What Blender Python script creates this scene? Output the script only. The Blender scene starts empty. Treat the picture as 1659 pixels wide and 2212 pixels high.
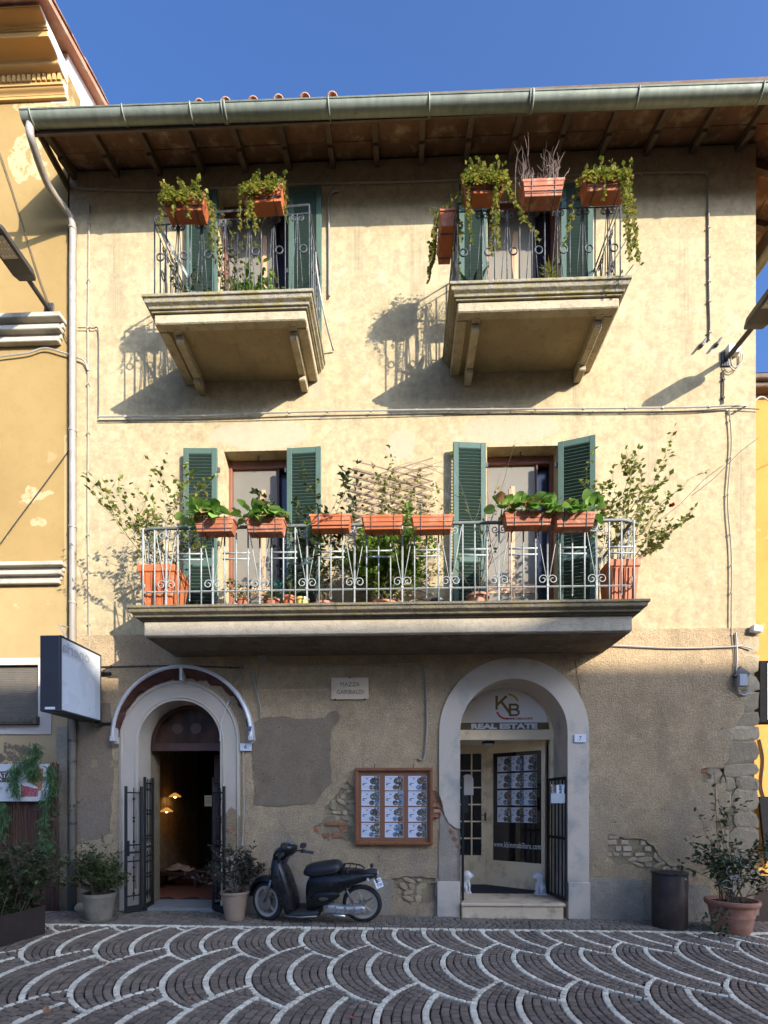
import bpy, bmesh, math, random
from mathutils import Vector, Matrix, Euler, noise
from mathutils.geometry import tessellate_polygon

R = math.radians
rnd = random.Random(7)
S = bpy.context.scene
COL = S.collection

# ------------------------------------------------------------------ camera
F, YAW, D, H, HY = 1080.0, R(1.86), 7.2, 1.59, 1735.0
cam_d = bpy.data.cameras.new('camera')
cam = bpy.data.objects.new('camera', cam_d)
COL.objects.link(cam)
cam.location = (0, -D, H)
cam.rotation_euler = (R(90), 0, YAW)
cam_d.sensor_fit = 'HORIZONTAL'
cam_d.sensor_width = 36
cam_d.lens = 36 * F / 1659
cam_d.shift_y = (HY - 1106) / 1659
cam_d.clip_start = 0.05
cam_d.clip_end = 2000
S.camera = cam

# ------------------------------------------------------------------ sky and sun
SUN_TRAVEL = Vector((-0.968, 1.0, -0.558))
world = bpy.data.worlds.new('World')
S.world = world
world.use_nodes = True
wn = world.node_tree
sky = wn.nodes.new('ShaderNodeTexSky')
sky.sky_type = 'NISHITA'
sky.sun_disc = False
sky.sun_elevation = math.asin(0.558 / SUN_TRAVEL.length)
sky.sun_rotation = math.atan2(0.968, -1.0)
sky.altitude = 200
sky.air_density = 0.78
sky.dust_density = 7.0
sky.ozone_density = 9.0
bg = wn.nodes['Background']
wn.links.new(sky.outputs[0], bg.inputs[0])
bg.inputs[1].default_value = 0.15
sun_d = bpy.data.lights.new('sun', 'SUN')
sun_d.energy = 3.4
sun_d.angle = R(0.53)
sun_d.color = (1.0, 0.94, 0.82)
sun = bpy.data.objects.new('sun', sun_d)
COL.objects.link(sun)
sun.rotation_euler = SUN_TRAVEL.to_track_quat('-Z', 'Y').to_euler()
sun.location = (20, -20, 20)
S.view_settings.view_transform = 'Standard'
S.view_settings.look = 'None'
S.view_settings.exposure = 1.5
S.view_settings.gamma = 1
S.view_settings.use_curve_mapping = False

# ------------------------------------------------------------------ survey: measured photo coordinates (on a 1659 wide copy) -> metres
def w(px, py, Y=0.0):
    p = (px - 829.5) / F
    t = (Y + D) / (math.cos(YAW) + p * math.sin(YAW))
    return t * (-math.sin(YAW) + p * math.cos(YAW)), H + t * (HY - py) / F
def wx(px, py, Y=0.0): return w(px, py, Y)[0]
def wz(px, py, Y=0.0): return w(px, py, Y)[1]
def P(px, py, Y=0.0):
    a = w(px, py, Y)
    return Vector((a[0], Y, a[1]))
TILT = 0.0104
def gz(x): return -TILT * (x + 1.2)
def gnd(px, py):
    p = (px - 829.5) / F; q = (HY - py) / F
    kx = -math.sin(YAW) + p * math.cos(YAW)
    t = -(H + TILT * 1.2) / (q + TILT * kx)
    x = t * kx
    return Vector((x, -D + t * (math.cos(YAW) + p * math.sin(YAW)), gz(x)))
def proj(v):
    d = Vector(v) - cam.location
    r = d.x * math.cos(YAW) + d.y * math.sin(YAW)
    fo = -d.x * math.sin(YAW) + d.y * math.cos(YAW)
    return (829.5 + F * r / fo, HY - F * d.z / fo) if fo > 0.05 else (-9999, -9999)

# ------------------------------------------------------------------ objects
ORG = {}
def tag(o, label=None, cat=None, group=None, kind=None):
    if label: o['label'] = label
    if cat: o['category'] = cat
    if group: o['group'] = group
    if kind: o['kind'] = kind
    return o
def thing(name, label, cat, loc=(0, 0, 0), group=None, rot=None, local=False):
    o = bpy.data.objects.new(name, None)
    o.empty_display_size = 0.1
    COL.objects.link(o)
    o.location = loc
    if rot: o.rotation_euler = rot
    ORG[o.name] = Vector((0, 0, 0)) if local else Vector(loc)
    return tag(o, label, cat, group)

class MB:
    def __init__(s):
        s.v = []; s.f = []; s.m = []; s.a = []; s.mi = 0; s.av = 0.0
    def add(s, vs, fs):
        n = len(s.v)
        s.v += [tuple(p) for p in vs]
        for f in fs:
            s.f.append([i + n for i in f]); s.m.append(s.mi); s.a.append(s.av)
        return s
    def box(s, c, d, rot=None, tap=None):
        hx, hy, hz = d[0] / 2, d[1] / 2, d[2] / 2
        vs = []
        for z in (-1, 1):
            k = tap if (tap and z < 0) else 1.0
            for x, y in ((-1, -1), (1, -1), (1, 1), (-1, 1)):
                vs.append(Vector((x * hx * k, y * hy * k, z * hz)))
        if rot is not None:
            m = rot if isinstance(rot, Matrix) else Euler(rot).to_matrix()
            vs = [m @ v for v in vs]
        c = Vector(c)
        return s.add([v + c for v in vs], [(3, 2, 1, 0), (4, 5, 6, 7), (0, 1, 5, 4), (1, 2, 6, 5), (2, 3, 7, 6), (3, 0, 4, 7)])
    def bx(s, x0, x1, y0, y1, z0, z1):
        return s.box(((x0 + x1) / 2, (y0 + y1) / 2, (z0 + z1) / 2), (abs(x1 - x0), abs(y1 - y0), abs(z1 - z0)))
    def bar(s, a, b, wd, th, up=Vector((0, 0, 1))):
        a = Vector(a); b = Vector(b); d = b - a; L = d.length
        d.normalize()
        sd = d.cross(up)
        if sd.length < 1e-4: sd = d.cross(Vector((0, 1, 0)))
        sd.normalize(); u = sd.cross(d)
        m = Matrix((d, sd, u)).transposed()
        return s.box((a + b) / 2, (L, wd, th), m)
    def tube(s, pts, r, n=6, cap=True):
        pts = [Vector(p) for p in pts]
        if len(pts) < 2: return s
        rs = r if isinstance(r, (list, tuple)) else [r] * len(pts)
        rings = []; prev = None
        for i, p in enumerate(pts):
            d = (pts[min(i + 1, len(pts) - 1)] - pts[max(i - 1, 0)])
            if d.length < 1e-9: d = Vector((0, 0, 1))
            d.normalize()
            if prev is None:
                a = d.cross(Vector((0, 0, 1)))
                if a.length < 0.05: a = d.cross(Vector((0, 1, 0)))
                a.normalize()
            else:
                a = prev - d * prev.dot(d)
                if a.length < 1e-4: a = d.orthogonal()
                a.normalize()
            prev = a; b = d.cross(a)
            rings.append([p + (a * math.cos(2 * math.pi * k / n) + b * math.sin(2 * math.pi * k / n)) * rs[i] for k in range(n)])
        return s.rings(rings, cap)
    def rings(s, rings, cap=True, closed=False):
        n = len(rings[0]); vs = [v for r in rings for v in r]; fs = []
        m = len(rings)
        for i in range(m if closed else m - 1):
            j = (i + 1) % m
            for k in range(n):
                l = (k + 1) % n
                fs.append((i * n + k, i * n + l, j * n + l, j * n + k))
        if cap and not closed:
            fs.append(tuple(range(n))[::-1]); fs.append(tuple((m - 1) * n + k for k in range(n)))
        return s.add(vs, fs)
    def lathe(s, prof, c, n=20, axis='z', cap=True, closed=False):
        c = Vector(c); rings = []
        for r, h in prof:
            ring = []
            for k in range(n):
                a = 2 * math.pi * k / n
                if axis == 'z': ring.append(c + Vector((r * math.cos(a), r * math.sin(a), h)))
                elif axis == 'y': ring.append(c + Vector((r * math.cos(a), h, r * math.sin(a))))
                else: ring.append(c + Vector((h, r * math.cos(a), r * math.sin(a))))
            rings.append(ring)
        return s.rings(rings, cap, closed)
    def ell(s, c, rad, n=12, m=8, rot=None):
        c = Vector(c); rings = []
        mm = Euler(rot).to_matrix() if rot else None
        for i in range(m + 1):
            t = math.pi * (0.02 + 0.96 * i / m)
            ring = []
            for k in range(n):
                a = 2 * math.pi * k / n
                v = Vector((rad[0] * math.sin(t) * math.cos(a), rad[1] * math.sin(t) * math.sin(a), -rad[2] * math.cos(t)))
                if mm: v = mm @ v
                ring.append(c + v)
            rings.append(ring)
        return s.rings(rings)
    def slab(s, outer, holes, y0, y1, back=True, sides=True):
        """polygon (x,z) with holes, front at y0 (faces -Y), thickness to y1"""
        loops = [outer] + list(holes)
        flat = [p for l in loops for p in l]
        tr = tessellate_polygon([[Vector((p[0], p[1], 0)) for p in l] for l in loops])
        n = len(flat)
        vs = [(p[0], y0, p[1]) for p in flat] + [(p[0], y1, p[1]) for p in flat]
        fs = []
        for t in tr:
            a, b, c = [flat[i] for i in t]
            ar = (b[0] - a[0]) * (c[1] - a[1]) - (c[0] - a[0]) * (b[1] - a[1])
            t = tuple(t) if ar > 0 else tuple(t)[::-1]
            fs.append(t)
            if back: fs.append(tuple(i + n for i in t[::-1]))
        if sides:
            o = 0
            for l in loops:
                m = len(l)
                for k in range(m):
                    a = o + k; b = o + (k + 1) % m
                    fs.append((a, b, b + n, a + n))
                o += m
        return s.add(vs, fs)
    def disc(s, c, r, n=16, rx=None):
        c = Vector(c); rx = rx or r
        vs = [c + Vector((rx * math.cos(2 * math.pi * k / n), 0, r * math.sin(2 * math.pi * k / n))) for k in range(n)]
        return s.add(vs, [tuple(range(n))])
    def quad(s, x0, x1, z0, z1, y):
        return s.add([(x0, y, z0), (x1, y, z0), (x1, y, z1), (x0, y, z1)], [(0, 1, 2, 3)])
    def leaf(s, p, d, L, Wd, up=Vector((0, 0, 1)), fold=0.18, bend=0.15, simple=False):
        d = Vector(d).normalized(); p = Vector(p)
        sd = d.cross(up)
        if sd.length < 1e-3: sd = d.orthogonal()
        sd.normalize(); u = sd.cross(d)
        s.av = rnd.random()
        if simple:
            m = p + d * L * 0.45 - u * Wd * fold
            t = p + d * L - u * bend * L
            return s.add([p, m + sd * Wd / 2 + u * Wd * fold, t, m - sd * Wd / 2 + u * Wd * fold, m], [(0, 4, 2, 1), (0, 3, 2, 4)])
        m1 = p + d * L * 0.35 - u * (Wd * fold + bend * L * 0.12)
        m2 = p + d * L * 0.72 - u * (Wd * fold + bend * L * 0.5)
        t = p + d * L - u * bend * L
        e = u * Wd * fold * 1.3
        vs = [p, m1, m2, t, m1 + sd * Wd * 0.5 + e, m2 + sd * Wd * 0.42 + e, m1 - sd * Wd * 0.5 + e, m2 - sd * Wd * 0.42 + e]
        return s.add(vs, [(0, 1, 4), (1, 2, 5, 4), (2, 3, 5), (0, 6, 1), (1, 6, 7, 2), (2, 7, 3)])
    def build(s, name, mats, parent=None, smooth=False, bevel=0, loc=None, attr=False, seg=1, auto=None, fix=False, **tg):
        if not isinstance(mats, (list, tuple)): mats = [mats]
        off = ORG[parent.name] if parent else (Vector(loc) if loc is not None else Vector((0, 0, 0)))
        me = bpy.data.meshes.new(name)
        me.from_pydata([(v[0] - off[0], v[1] - off[1], v[2] - off[2]) for v in s.v], [], s.f)
        for m in mats: me.materials.append(m)
        if len(mats) > 1: me.polygons.foreach_set('material_index', s.m)
        if attr:
            at = me.attributes.new('rnd', 'FLOAT', 'FACE'); at.data.foreach_set('value', s.a)
        if bevel or fix:
            bm = bmesh.new(); bm.from_mesh(me)
            bmesh.ops.remove_doubles(bm, verts=bm.verts, dist=1e-5)
            if fix: bmesh.ops.recalc_face_normals(bm, faces=bm.faces)
            if bevel:
                bm.normal_update()
                ed = [e for e in bm.edges if len(e.link_faces) == 2 and e.calc_face_angle(0) > 0.5]
                bmesh.ops.bevel(bm, geom=ed, offset=bevel, segments=seg, affect='EDGES', profile=0.6, clamp_overlap=True)
            bm.to_mesh(me); bm.free()
        if smooth:
            me.polygons.foreach_set('use_smooth', [True] * len(me.polygons))
            if auto is not None: me.set_sharp_from_angle(angle=R(auto))
        me.update()
        o = bpy.data.objects.new(name, me); COL.objects.link(o)
        if parent:
            o.parent = parent; ORG[o.name] = off
        else:
            o.location = off; ORG[o.name] = off
        return tag(o, tg.get('label'), tg.get('cat'), tg.get('group'), tg.get('kind'))

def inst(src, parent, loc, rot=None, scale=None, name=None, world=True):
    o = bpy.data.objects.new(name or src.name.split('.')[0], src if isinstance(src, bpy.types.Mesh) else src.data)
    COL.objects.link(o)
    o.parent = parent
    o.location = Vector(loc) - (ORG[parent.name] if (parent and world) else Vector((0, 0, 0)))
    if rot is not None: o.rotation_euler = rot
    if scale is not None: o.scale = scale
    if parent: ORG[o.name] = ORG[parent.name]
    return o

def text(name, body, size, loc, mat, parent=None, rot=(R(90), 0, 0), extrude=0.001, bold=0.0, mirror=False, width=None, align='CENTER', spacing=1.0, shear=0.0, **tg):
    cu = bpy.data.curves.new(name, 'FONT')
    cu.body = body; cu.size = size; cu.extrude = extrude; cu.offset = bold
    cu.align_x = align; cu.align_y = 'CENTER'; cu.space_character = spacing; cu.shear = shear; cu.resolution_u = 3
    t = bpy.data.objects.new(name + '_c', cu); COL.objects.link(t)
    dg = bpy.context.evaluated_depsgraph_get()
    me = bpy.data.meshes.new_from_object(t.evaluated_get(dg))
    bpy.data.objects.remove(t)
    bpy.data.curves.remove(cu)
    sx = 1.0
    if width and len(me.vertices):
        xs = [v.co.x for v in me.vertices]; sx = width / (max(xs) - min(xs))
    for v in me.vertices: v.co.x *= sx * (-1 if mirror else 1)
    me.name = name
    me.materials.clear(); me.materials.append(mat)
    off = ORG[parent.name] if parent else Vector((0, 0, 0))
    o = bpy.data.objects.new(name, me); COL.objects.link(o)
    o.parent = parent; o.location = Vector(loc) - off; o.rotation_euler = rot
    if parent: ORG[o.name] = off
    return tag(o, tg.get('label'), tg.get('cat'), tg.get('group'), tg.get('kind'))

def arch(cx, zs, r, z0, n=24, rz=None):
    """closed loop: jambs from z0, semicircle of radius r springing at zs"""
    rz = rz or r
    pts = [(cx - r, z0), (cx + r, z0)]
    for k in range(n + 1):
        a = math.pi * k / n
        pts.append((cx + r * math.cos(a), zs + rz * math.sin(a)))
    return pts
def rect(x0, x1, z0, z1): return [(x0, z0), (x1, z0), (x1, z1), (x0, z1)]
def jag(pts, step=0.06, amp=0.02, seed=0, closed=True):
    g = random.Random(seed); out = []
    n = len(pts)
    for i in range(n if closed else n - 1):
        a = Vector(pts[i]); b = Vector(pts[(i + 1) % n]); L = (b - a).length
        k = max(1, int(L / step)); nn = Vector((-(b - a).y, (b - a).x)) / max(L, 1e-6)
        for j in range(k):
            q = a.lerp(b, j / k)
            e = 0 if j == 0 else g.uniform(-amp, amp)
            out.append(tuple(q + nn * e))
    if not closed: out.append(tuple(pts[-1]))
    return out
def bez(pts, n=8):
    """catmull-rom through points"""
    pts = [Vector(p) for p in pts]; out = []
    for i in range(len(pts) - 1):
        p0 = pts[max(i - 1, 0)]; p1 = pts[i]; p2 = pts[i + 1]; p3 = pts[min(i + 2, len(pts) - 1)]
        for k in range(n):
            t = k / n
            out.append(0.5 * ((2 * p1) + (p2 - p0) * t + (2 * p0 - 5 * p1 + 4 * p2 - p3) * t * t + (3 * p1 - p0 - 3 * p2 + p3) * t ** 3))
    out.append(pts[-1]); return out

# ------------------------------------------------------------------ materials
class NT:
    def __init__(s, name):
        s.m = bpy.data.materials.new(name); s.m.use_nodes = True
        s.t = s.m.node_tree; s.b = s.t.nodes['Principled BSDF']; s._p = None
    def set(s, k, v):
        if isinstance(v, bpy.types.NodeSocket): s.t.links.new(v, k)
        elif isinstance(v, (tuple, list)) and len(v) == 3 and len(k.default_value) == 4: k.default_value = (*v, 1)
        else: k.default_value = v
    def nd(s, t, ins=None, **pr):
        x = s.t.nodes.new(t)
        for k, v in pr.items(): setattr(x, k, v)
        for k, v in (ins or {}).items(): s.set(x.inputs[k], v)
        return x
    def pos(s):
        if s._p is None: s._p = s.nd('ShaderNodeNewGeometry').outputs['Position']
        return s._p
    def stretch(s, v, vec=None): return s.nd('ShaderNodeVectorMath', {0: vec or s.pos(), 1: v}, operation='MULTIPLY').outputs[0]
    def noise(s, sc, det=4, ro=0.55, st=None, vec=None, dist=0.0):
        v = vec or s.pos()
        if st: v = s.stretch(st, v)
        return s.nd('ShaderNodeTexNoise', {'Vector': v, 'Scale': sc, 'Detail': det, 'Roughness': ro, 'Distortion': dist}).outputs['Fac']
    def voro(s, sc, feat='F1', st=None, vec=None):
        v = vec or s.pos()
        if st: v = s.stretch(st, v)
        return s.nd('ShaderNodeTexVoronoi', {'Vector': v, 'Scale': sc}, feature=feat).outputs[0]
    def rng(s, v, a, b, c=0.0, d=1.0): return s.nd('ShaderNodeMapRange', {0: v, 1: a, 2: b, 3: c, 4: d}).outputs[0]
    def mix(s, f, a, b, mode='MIX'):
        x = s.nd('ShaderNodeMix', data_type='RGBA', blend_type=mode)
        s.set(x.inputs[0], f); s.set(x.inputs[6], a); s.set(x.inputs[7], b)
        return x.outputs[2]
    def mth(s, op, a, b=0.0): return s.nd('ShaderNodeMath', {0: a, 1: b}, operation=op).outputs[0]
    def attr(s): return s.nd('ShaderNodeAttribute', attribute_name='rnd').outputs['Fac']
    def orand(s): return s.nd('ShaderNodeObjectInfo').outputs['Random']
    def blobs(s, bl, soft=0.15, warp=0.25, wsc=2.5):
        """mask of plaster patches: ellipses (x,z,rx,rz) on the facade with ragged edges"""
        nz = s.nd('ShaderNodeTexNoise', {'Vector': s.pos(), 'Scale': wsc, 'Detail': 5.0}).outputs['Color']
        q = s.nd('ShaderNodeVectorMath', {0: nz, 1: (0.5, 0.5, 0.5)}, operation='SUBTRACT').outputs[0]
        q = s.nd('ShaderNodeVectorMath', {0: q, 1: (warp * 2, 0, warp * 2)}, operation='MULTIPLY').outputs[0]
        pp = s.nd('ShaderNodeVectorMath', {0: s.pos(), 1: q}, operation='ADD').outputs[0]
        tot = None
        for x, z, rx, rz in bl:
            d = s.nd('ShaderNodeVectorMath', {0: pp, 1: (x, 0, z)}, operation='SUBTRACT').outputs[0]
            d = s.nd('ShaderNodeVectorMath', {0: d, 1: (1 / rx, 0, 1 / rz)}, operation='MULTIPLY').outputs[0]
            l = s.nd('ShaderNodeVectorMath', {0: d}, operation='LENGTH').outputs['Value']
            k = s.rng(l, 1 - soft, 1 + soft, 1, 0)
            tot = k if tot is None else s.mth('MAXIMUM', tot, k)
        return tot
    def bump(s, h, st=0.5, dist=0.01):
        b = s.nd('ShaderNodeBump', {'Height': h, 'Strength': st, 'Distance': dist}).outputs[0]
        s.t.links.new(b, s.b.inputs['Normal'])
    def out(s, col, rough=0.8, metal=0.0, spec=0.5, **kw):
        s.set(s.b.inputs['Base Color'], col); s.set(s.b.inputs['Roughness'], rough)
        s.set(s.b.inputs['Metallic'], metal); s.set(s.b.inputs['Specular IOR Level'], spec)
        for k, v in kw.items(): s.set(s.b.inputs[k.replace('_', ' ')], v)
        return s.m
def scale_c(c, k): return tuple(min(1, x * k) for x in c)
def pm(name, c1, c2=None, sc=4, rough=0.8, bump=0.0, bsc=40, metal=0.0, spec=0.4, c3=None, sc3=1.2, rv=0.0, st=None, coat=0.0, bd=0.004):
    n = NT(name); c2 = c2 or scale_c(c1, 0.75)
    col = n.mix(n.rng(n.noise(sc, 5, 0.6, st), 0.3, 0.7), c1, c2)
    if c3: col = n.mix(n.rng(n.noise(sc3, 6, 0.65), 0.52, 0.68), col, c3)
    if rv: col = n.mix(n.rng(n.orand(), 0, 1, 0, rv), col, scale_c(c1, 0.45))
    if bump: n.bump(n.noise(bsc, 5, 0.65), bump, bd)
    r = n.rng(n.noise(sc * 2.3, 3), 0.3, 0.7, max(0.05, rough - 0.1), min(1, rough + 0.08))
    return n.out(col, r, metal, spec, **({'Coat_Weight': coat} if coat else {}))
def leafmat(name, cs, rough=0.5, tr=0.3):
    n = NT(name); a = n.attr()
    r = n.nd('ShaderNodeValToRGB', {0: a})
    el = r.color_ramp.elements
    while len(el) < len(cs): el.new(0.5)
    for i, c in enumerate(cs):
        el[i].position = i / (len(cs) - 1); el[i].color = (*c, 1)
    n.out(r.outputs[0], rough, 0, 0.4)
    t = n.nd('ShaderNodeBsdfTranslucent', {'Color': r.outputs[0]})
    m = n.nd('ShaderNodeMixShader', {0: tr, 1: n.b.outputs[0], 2: t.outputs[0]})
    n.t.links.new(m.outputs[0], n.t.nodes['Material Output'].inputs[0])
    return n.m
def emit(name, col, st):
    n = NT(name)
    return n.out(col, 0.4, 0, 0.3, Emission_Color=col, Emission_Strength=st)
def glass(name, col=(0.02, 0.02, 0.022), rough=0.03):
    n = NT(name)
    return n.out(col, rough, 0, 0.6)

# ---- material library
def m_upper():
    n = NT('cream_plaster')
    a = n.noise(1.6, 6, 0.62); b = n.noise(7, 5, 0.65); s = n.noise(1.3, 5, 0.6, (3.0, 1, 0.22))
    col = n.mix(n.rng(a, 0.38, 0.62), (0.461, 0.361, 0.204), (0.389, 0.297, 0.161))
    col = n.mix(n.rng(b, 0.44, 0.62, 0, 0.75), col, (0.298, 0.229, 0.131))
    col = n.mix(n.rng(n.noise(19, 5, 0.65), 0.5, 0.68, 0, 0.5), col, (0.536, 0.439, 0.276))
    col = n.mix(n.rng(n.noise(3.1, 6, 0.7), 0.56, 0.68, 0, 0.55), col, (0.506, 0.428, 0.296))
    col = n.mix(n.rng(s, 0.55, 0.75, 0, 0.55), col, (0.302, 0.249, 0.161))
    bl = []
    for x, y, rx, ry in ((560, 940, 0.75, 0.20), (868, 962, 0.22, 0.22), (1100, 925, 0.72, 0.22), (680, 830, 0.12, 0.25), (1545, 760, 0.16, 0.1)):
        X, Z = w(x, y); bl.append((X, Z, rx, ry))
    col = n.mix(n.mth('MULTIPLY', n.blobs(bl, 0.06, 0.12), 0.75), col, (0.399, 0.336, 0.228))
    # rain marks below the eaves and soot on the top metre
    sz = n.nd('ShaderNodeSeparateXYZ', {0: n.pos()}).outputs[2]
    st = n.rng(n.noise(4, 5, 0.6, (4, 1, 0.12)), 0.42, 0.7)
    col = n.mix(n.mth('MULTIPLY', st, n.rng(sz, 9.0, 10.8, 0, 0.3)), col, (0.350, 0.282, 0.185))
    rs = []
    for x, y, rx, rz2 in ((330, 760, 0.10, 0.5), (690, 800, 0.09, 0.55), (985, 830, 0.10, 0.5), (1245, 850, 0.08, 0.5), (705, 1150, 0.07, 0.6), (1480, 620, 0.1, 0.9), (900, 560, 0.12, 0.7), (250, 600, 0.1, 0.9), (770, 520, 0.1, 0.6), (1410, 1000, 0.08, 0.9), (1600, 1050, 0.07, 0.8)):
        X, Z = w(x, y); rs.append((X, Z, rx, rz2))
    st2 = n.mth('MULTIPLY', n.blobs(rs, 0.7, 0.08), n.rng(n.noise(9, 5, 0.6, (4, 1, 0.1)), 0.35, 0.65))
    col = n.mix(n.mth('MULTIPLY', st2, 0.6), col, (0.21, 0.165, 0.10))
    cr = n.voro(1.1, 'DISTANCE_TO_EDGE', vec=n.nd('ShaderNodeVectorMath', {0: n.pos(), 1: n.nd('ShaderNodeTexNoise', {'Vector': n.pos(), 'Scale': 3.0}).outputs['Color']}, operation='ADD').outputs[0])
    crk = n.mth('MULTIPLY', n.rng(cr, 0.0, 0.011, 1, 0), n.rng(n.noise(0.8), 0.5, 0.6))
    col = n.mix(n.mth('MULTIPLY', crk, 0.75), col, (0.293, 0.243, 0.165))
    h = n.mth('ADD', n.noise(9, 6, 0.7), n.mth('MULTIPLY', n.noise(60, 3), 0.35))
    n.bump(h, 0.45, 0.012)
    return n.out(col, 0.92, 0, 0.2)
def m_rough(name, c1, c2, c3, bs=0.9, blobs=None):
    n = NT(name)
    col = n.mix(n.rng(n.noise(1.1, 5, 0.6), 0.35, 0.65), c1, c2)
    col = n.mix(n.rng(n.noise(3.7, 6, 0.7), 0.5, 0.7, 0, 0.8), col, c3)
    col = n.mix(n.rng(n.noise(0.9, 7, 0.72, (1, 1, 0.7)), 0.5, 0.64, 0, 0.6), col, scale_c(c2, 0.62))
    col = n.mix(n.rng(n.noise(6.5, 6, 0.75), 0.56, 0.7, 0, 0.55), col, scale_c(c2, 0.5))
    g = n.noise(48, 5, 0.75)
    col = n.mix(n.rng(g, 0.35, 0.65, 0.55, 0), col, scale_c(c2, 0.45))
    sz = n.nd('ShaderNodeSeparateXYZ', {0: n.pos()}).outputs[2]
    col = n.mix(n.mth('MULTIPLY', n.rng(n.noise(1.6, 5, 0.6, (1, 1, 0.5)), 0.4, 0.62), n.rng(sz, 0.3, 2.0, 0.75, 0.12)), col, (0.24, 0.20, 0.165))
    if blobs: col = n.mix(n.mth('MULTIPLY', n.blobs(blobs, 0.12, 0.2), 0.85), col, (0.36, 0.305, 0.205))
    pit = n.rng(n.voro(7), 0.03, 0.11, 1, 0)
    pit = n.mth('MULTIPLY', pit, n.rng(n.noise(2.2, 3), 0.5, 0.6))
    col = n.mix(n.mth('MULTIPLY', pit, 0.7), col, scale_c(c2, 0.3))
    h = n.mth('ADD', g, n.mth('MULTIPLY', n.noise(17, 4, 0.7), 0.7))
    h = n.mth('SUBTRACT', h, pit)
    n.bump(h, bs, 0.035)
    return n.out(col, 0.95, 0, 0.15)
M = {}
M['upper'] = m_upper()
M['rough'] = m_rough('roughcast_plaster', (0.672, 0.475, 0.270), (0.525, 0.370, 0.209), (0.735, 0.540, 0.318), 0.9,
                     None)
M['cement'] = m_rough('grey_cement_patch', (0.326, 0.235, 0.148), (0.263, 0.190, 0.122), (0.378, 0.280, 0.178), 0.6)
M['core'] = m_rough('lime_mortar', (0.493, 0.365, 0.204), (0.389, 0.290, 0.161), (0.578, 0.445, 0.261), 1.0)
M['grey_base'] = m_rough('grey_base_render', (0.473, 0.390, 0.283), (0.378, 0.310, 0.226), (0.546, 0.450, 0.331), 0.5)
M['stone'] = pm('old_stone', (0.483, 0.360, 0.213), (0.367, 0.270, 0.161), 6, 0.95, 0.8, 25, c3=(0.473, 0.380, 0.244), sc3=5, rv=0.5, bd=0.02)
M['brick'] = pm('old_brick', (0.40, 0.15, 0.07), (0.30, 0.11, 0.055), 12, 0.95, 0.6, 60, c3=(0.46, 0.33, 0.22), sc3=9, rv=0.35, bd=0.01)
M['palebrick'] = pm('limewashed_brick', (0.473, 0.370, 0.244), (0.378, 0.270, 0.165), 12, 0.95, 0.6, 60, rv=0.3, bd=0.01)
M['surround'] = pm('grey_blue_limewash', (0.567, 0.465, 0.357), (0.509, 0.420, 0.322), 2.5, 0.9, 0.25, 30, c3=(0.315, 0.295, 0.252), sc3=1.4, bd=0.008)
M['surround6'] = pm('grey_blue_limewash_worn', (0.536, 0.435, 0.335), (0.462, 0.380, 0.291), 3.0, 0.9, 0.3, 30, c3=(0.483, 0.420, 0.331), sc3=1.8, bd=0.01)
def m_balc(name, c1, c2, c3, moss):
    n = NT(name)
    col = n.mix(n.rng(n.noise(3, 5), 0.35, 0.65), c1, c2)
    col = n.mix(n.rng(n.noise(9, 5, 0.7), 0.5, 0.7, 0, 0.7), col, c3)
    if moss: col = n.mix(n.rng(n.noise(14, 5, 0.7, (0.5, 1, 1)), 0.47, 0.6, 0, moss), col, (0.24, 0.19, 0.045))
    n.bump(n.noise(30, 6, 0.7), 0.7, 0.02)
    return n.out(col, 0.93, 0, 0.2)
M['slab'] = m_balc('balcony_concrete', (0.49, 0.40, 0.26), (0.39, 0.31, 0.20), (0.25, 0.19, 0.12), 0)
M['lip'] = m_balc('mossy_balcony_edge', (0.35, 0.30, 0.22), (0.25, 0.215, 0.15), (0.12, 0.10, 0.07), 0.75)
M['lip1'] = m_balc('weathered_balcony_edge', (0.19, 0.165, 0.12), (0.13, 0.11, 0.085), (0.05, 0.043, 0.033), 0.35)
M['slab1'] = m_balc('grey_balcony_concrete', (0.493, 0.415, 0.300), (0.410, 0.340, 0.244), (0.326, 0.260, 0.183), 0)
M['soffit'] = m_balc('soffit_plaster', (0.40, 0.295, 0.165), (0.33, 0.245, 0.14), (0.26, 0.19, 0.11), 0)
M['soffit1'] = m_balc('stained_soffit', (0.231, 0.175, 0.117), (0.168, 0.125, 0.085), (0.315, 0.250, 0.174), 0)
M['shutter'] = pm('green_shutter_paint', (0.07, 0.112, 0.084), (0.058, 0.095, 0.072), 6, 0.6, 0.15, 80, spec=0.3, c3=(0.065, 0.12, 0.098), sc3=3)
M['brownframe'] = pm('brown_wood_paint', (0.23, 0.085, 0.045), (0.17, 0.06, 0.033), 8, 0.5, 0.15, 60, st=(1, 1, 0.1))
M['palewood'] = pm('pale_wood', (0.52, 0.33, 0.185), (0.44, 0.27, 0.15), 9, 0.6, 0.1, 50, st=(1, 1, 0.08))
M['screen'] = pm('insect_screen', (0.19, 0.168, 0.132), (0.165, 0.145, 0.115), 2, 0.6, 0.2, 300, spec=0.3)
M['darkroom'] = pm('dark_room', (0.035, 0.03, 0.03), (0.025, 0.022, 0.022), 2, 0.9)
M['gapdark'] = pm('dark_gap_sheet', (0.03, 0.035, 0.06), (0.02, 0.022, 0.04), 2, 0.15, spec=0.6)  # darkness of the room behind the open door, put into the colour
M['glass'] = glass('dark_glass')
M['iron'] = pm('dark_wrought_iron', (0.06, 0.066, 0.068), (0.038, 0.041, 0.043), 14, 0.6, 0.3, 90, metal=0.1, spec=0.45, c3=(0.17, 0.16, 0.145), sc3=12)
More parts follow.
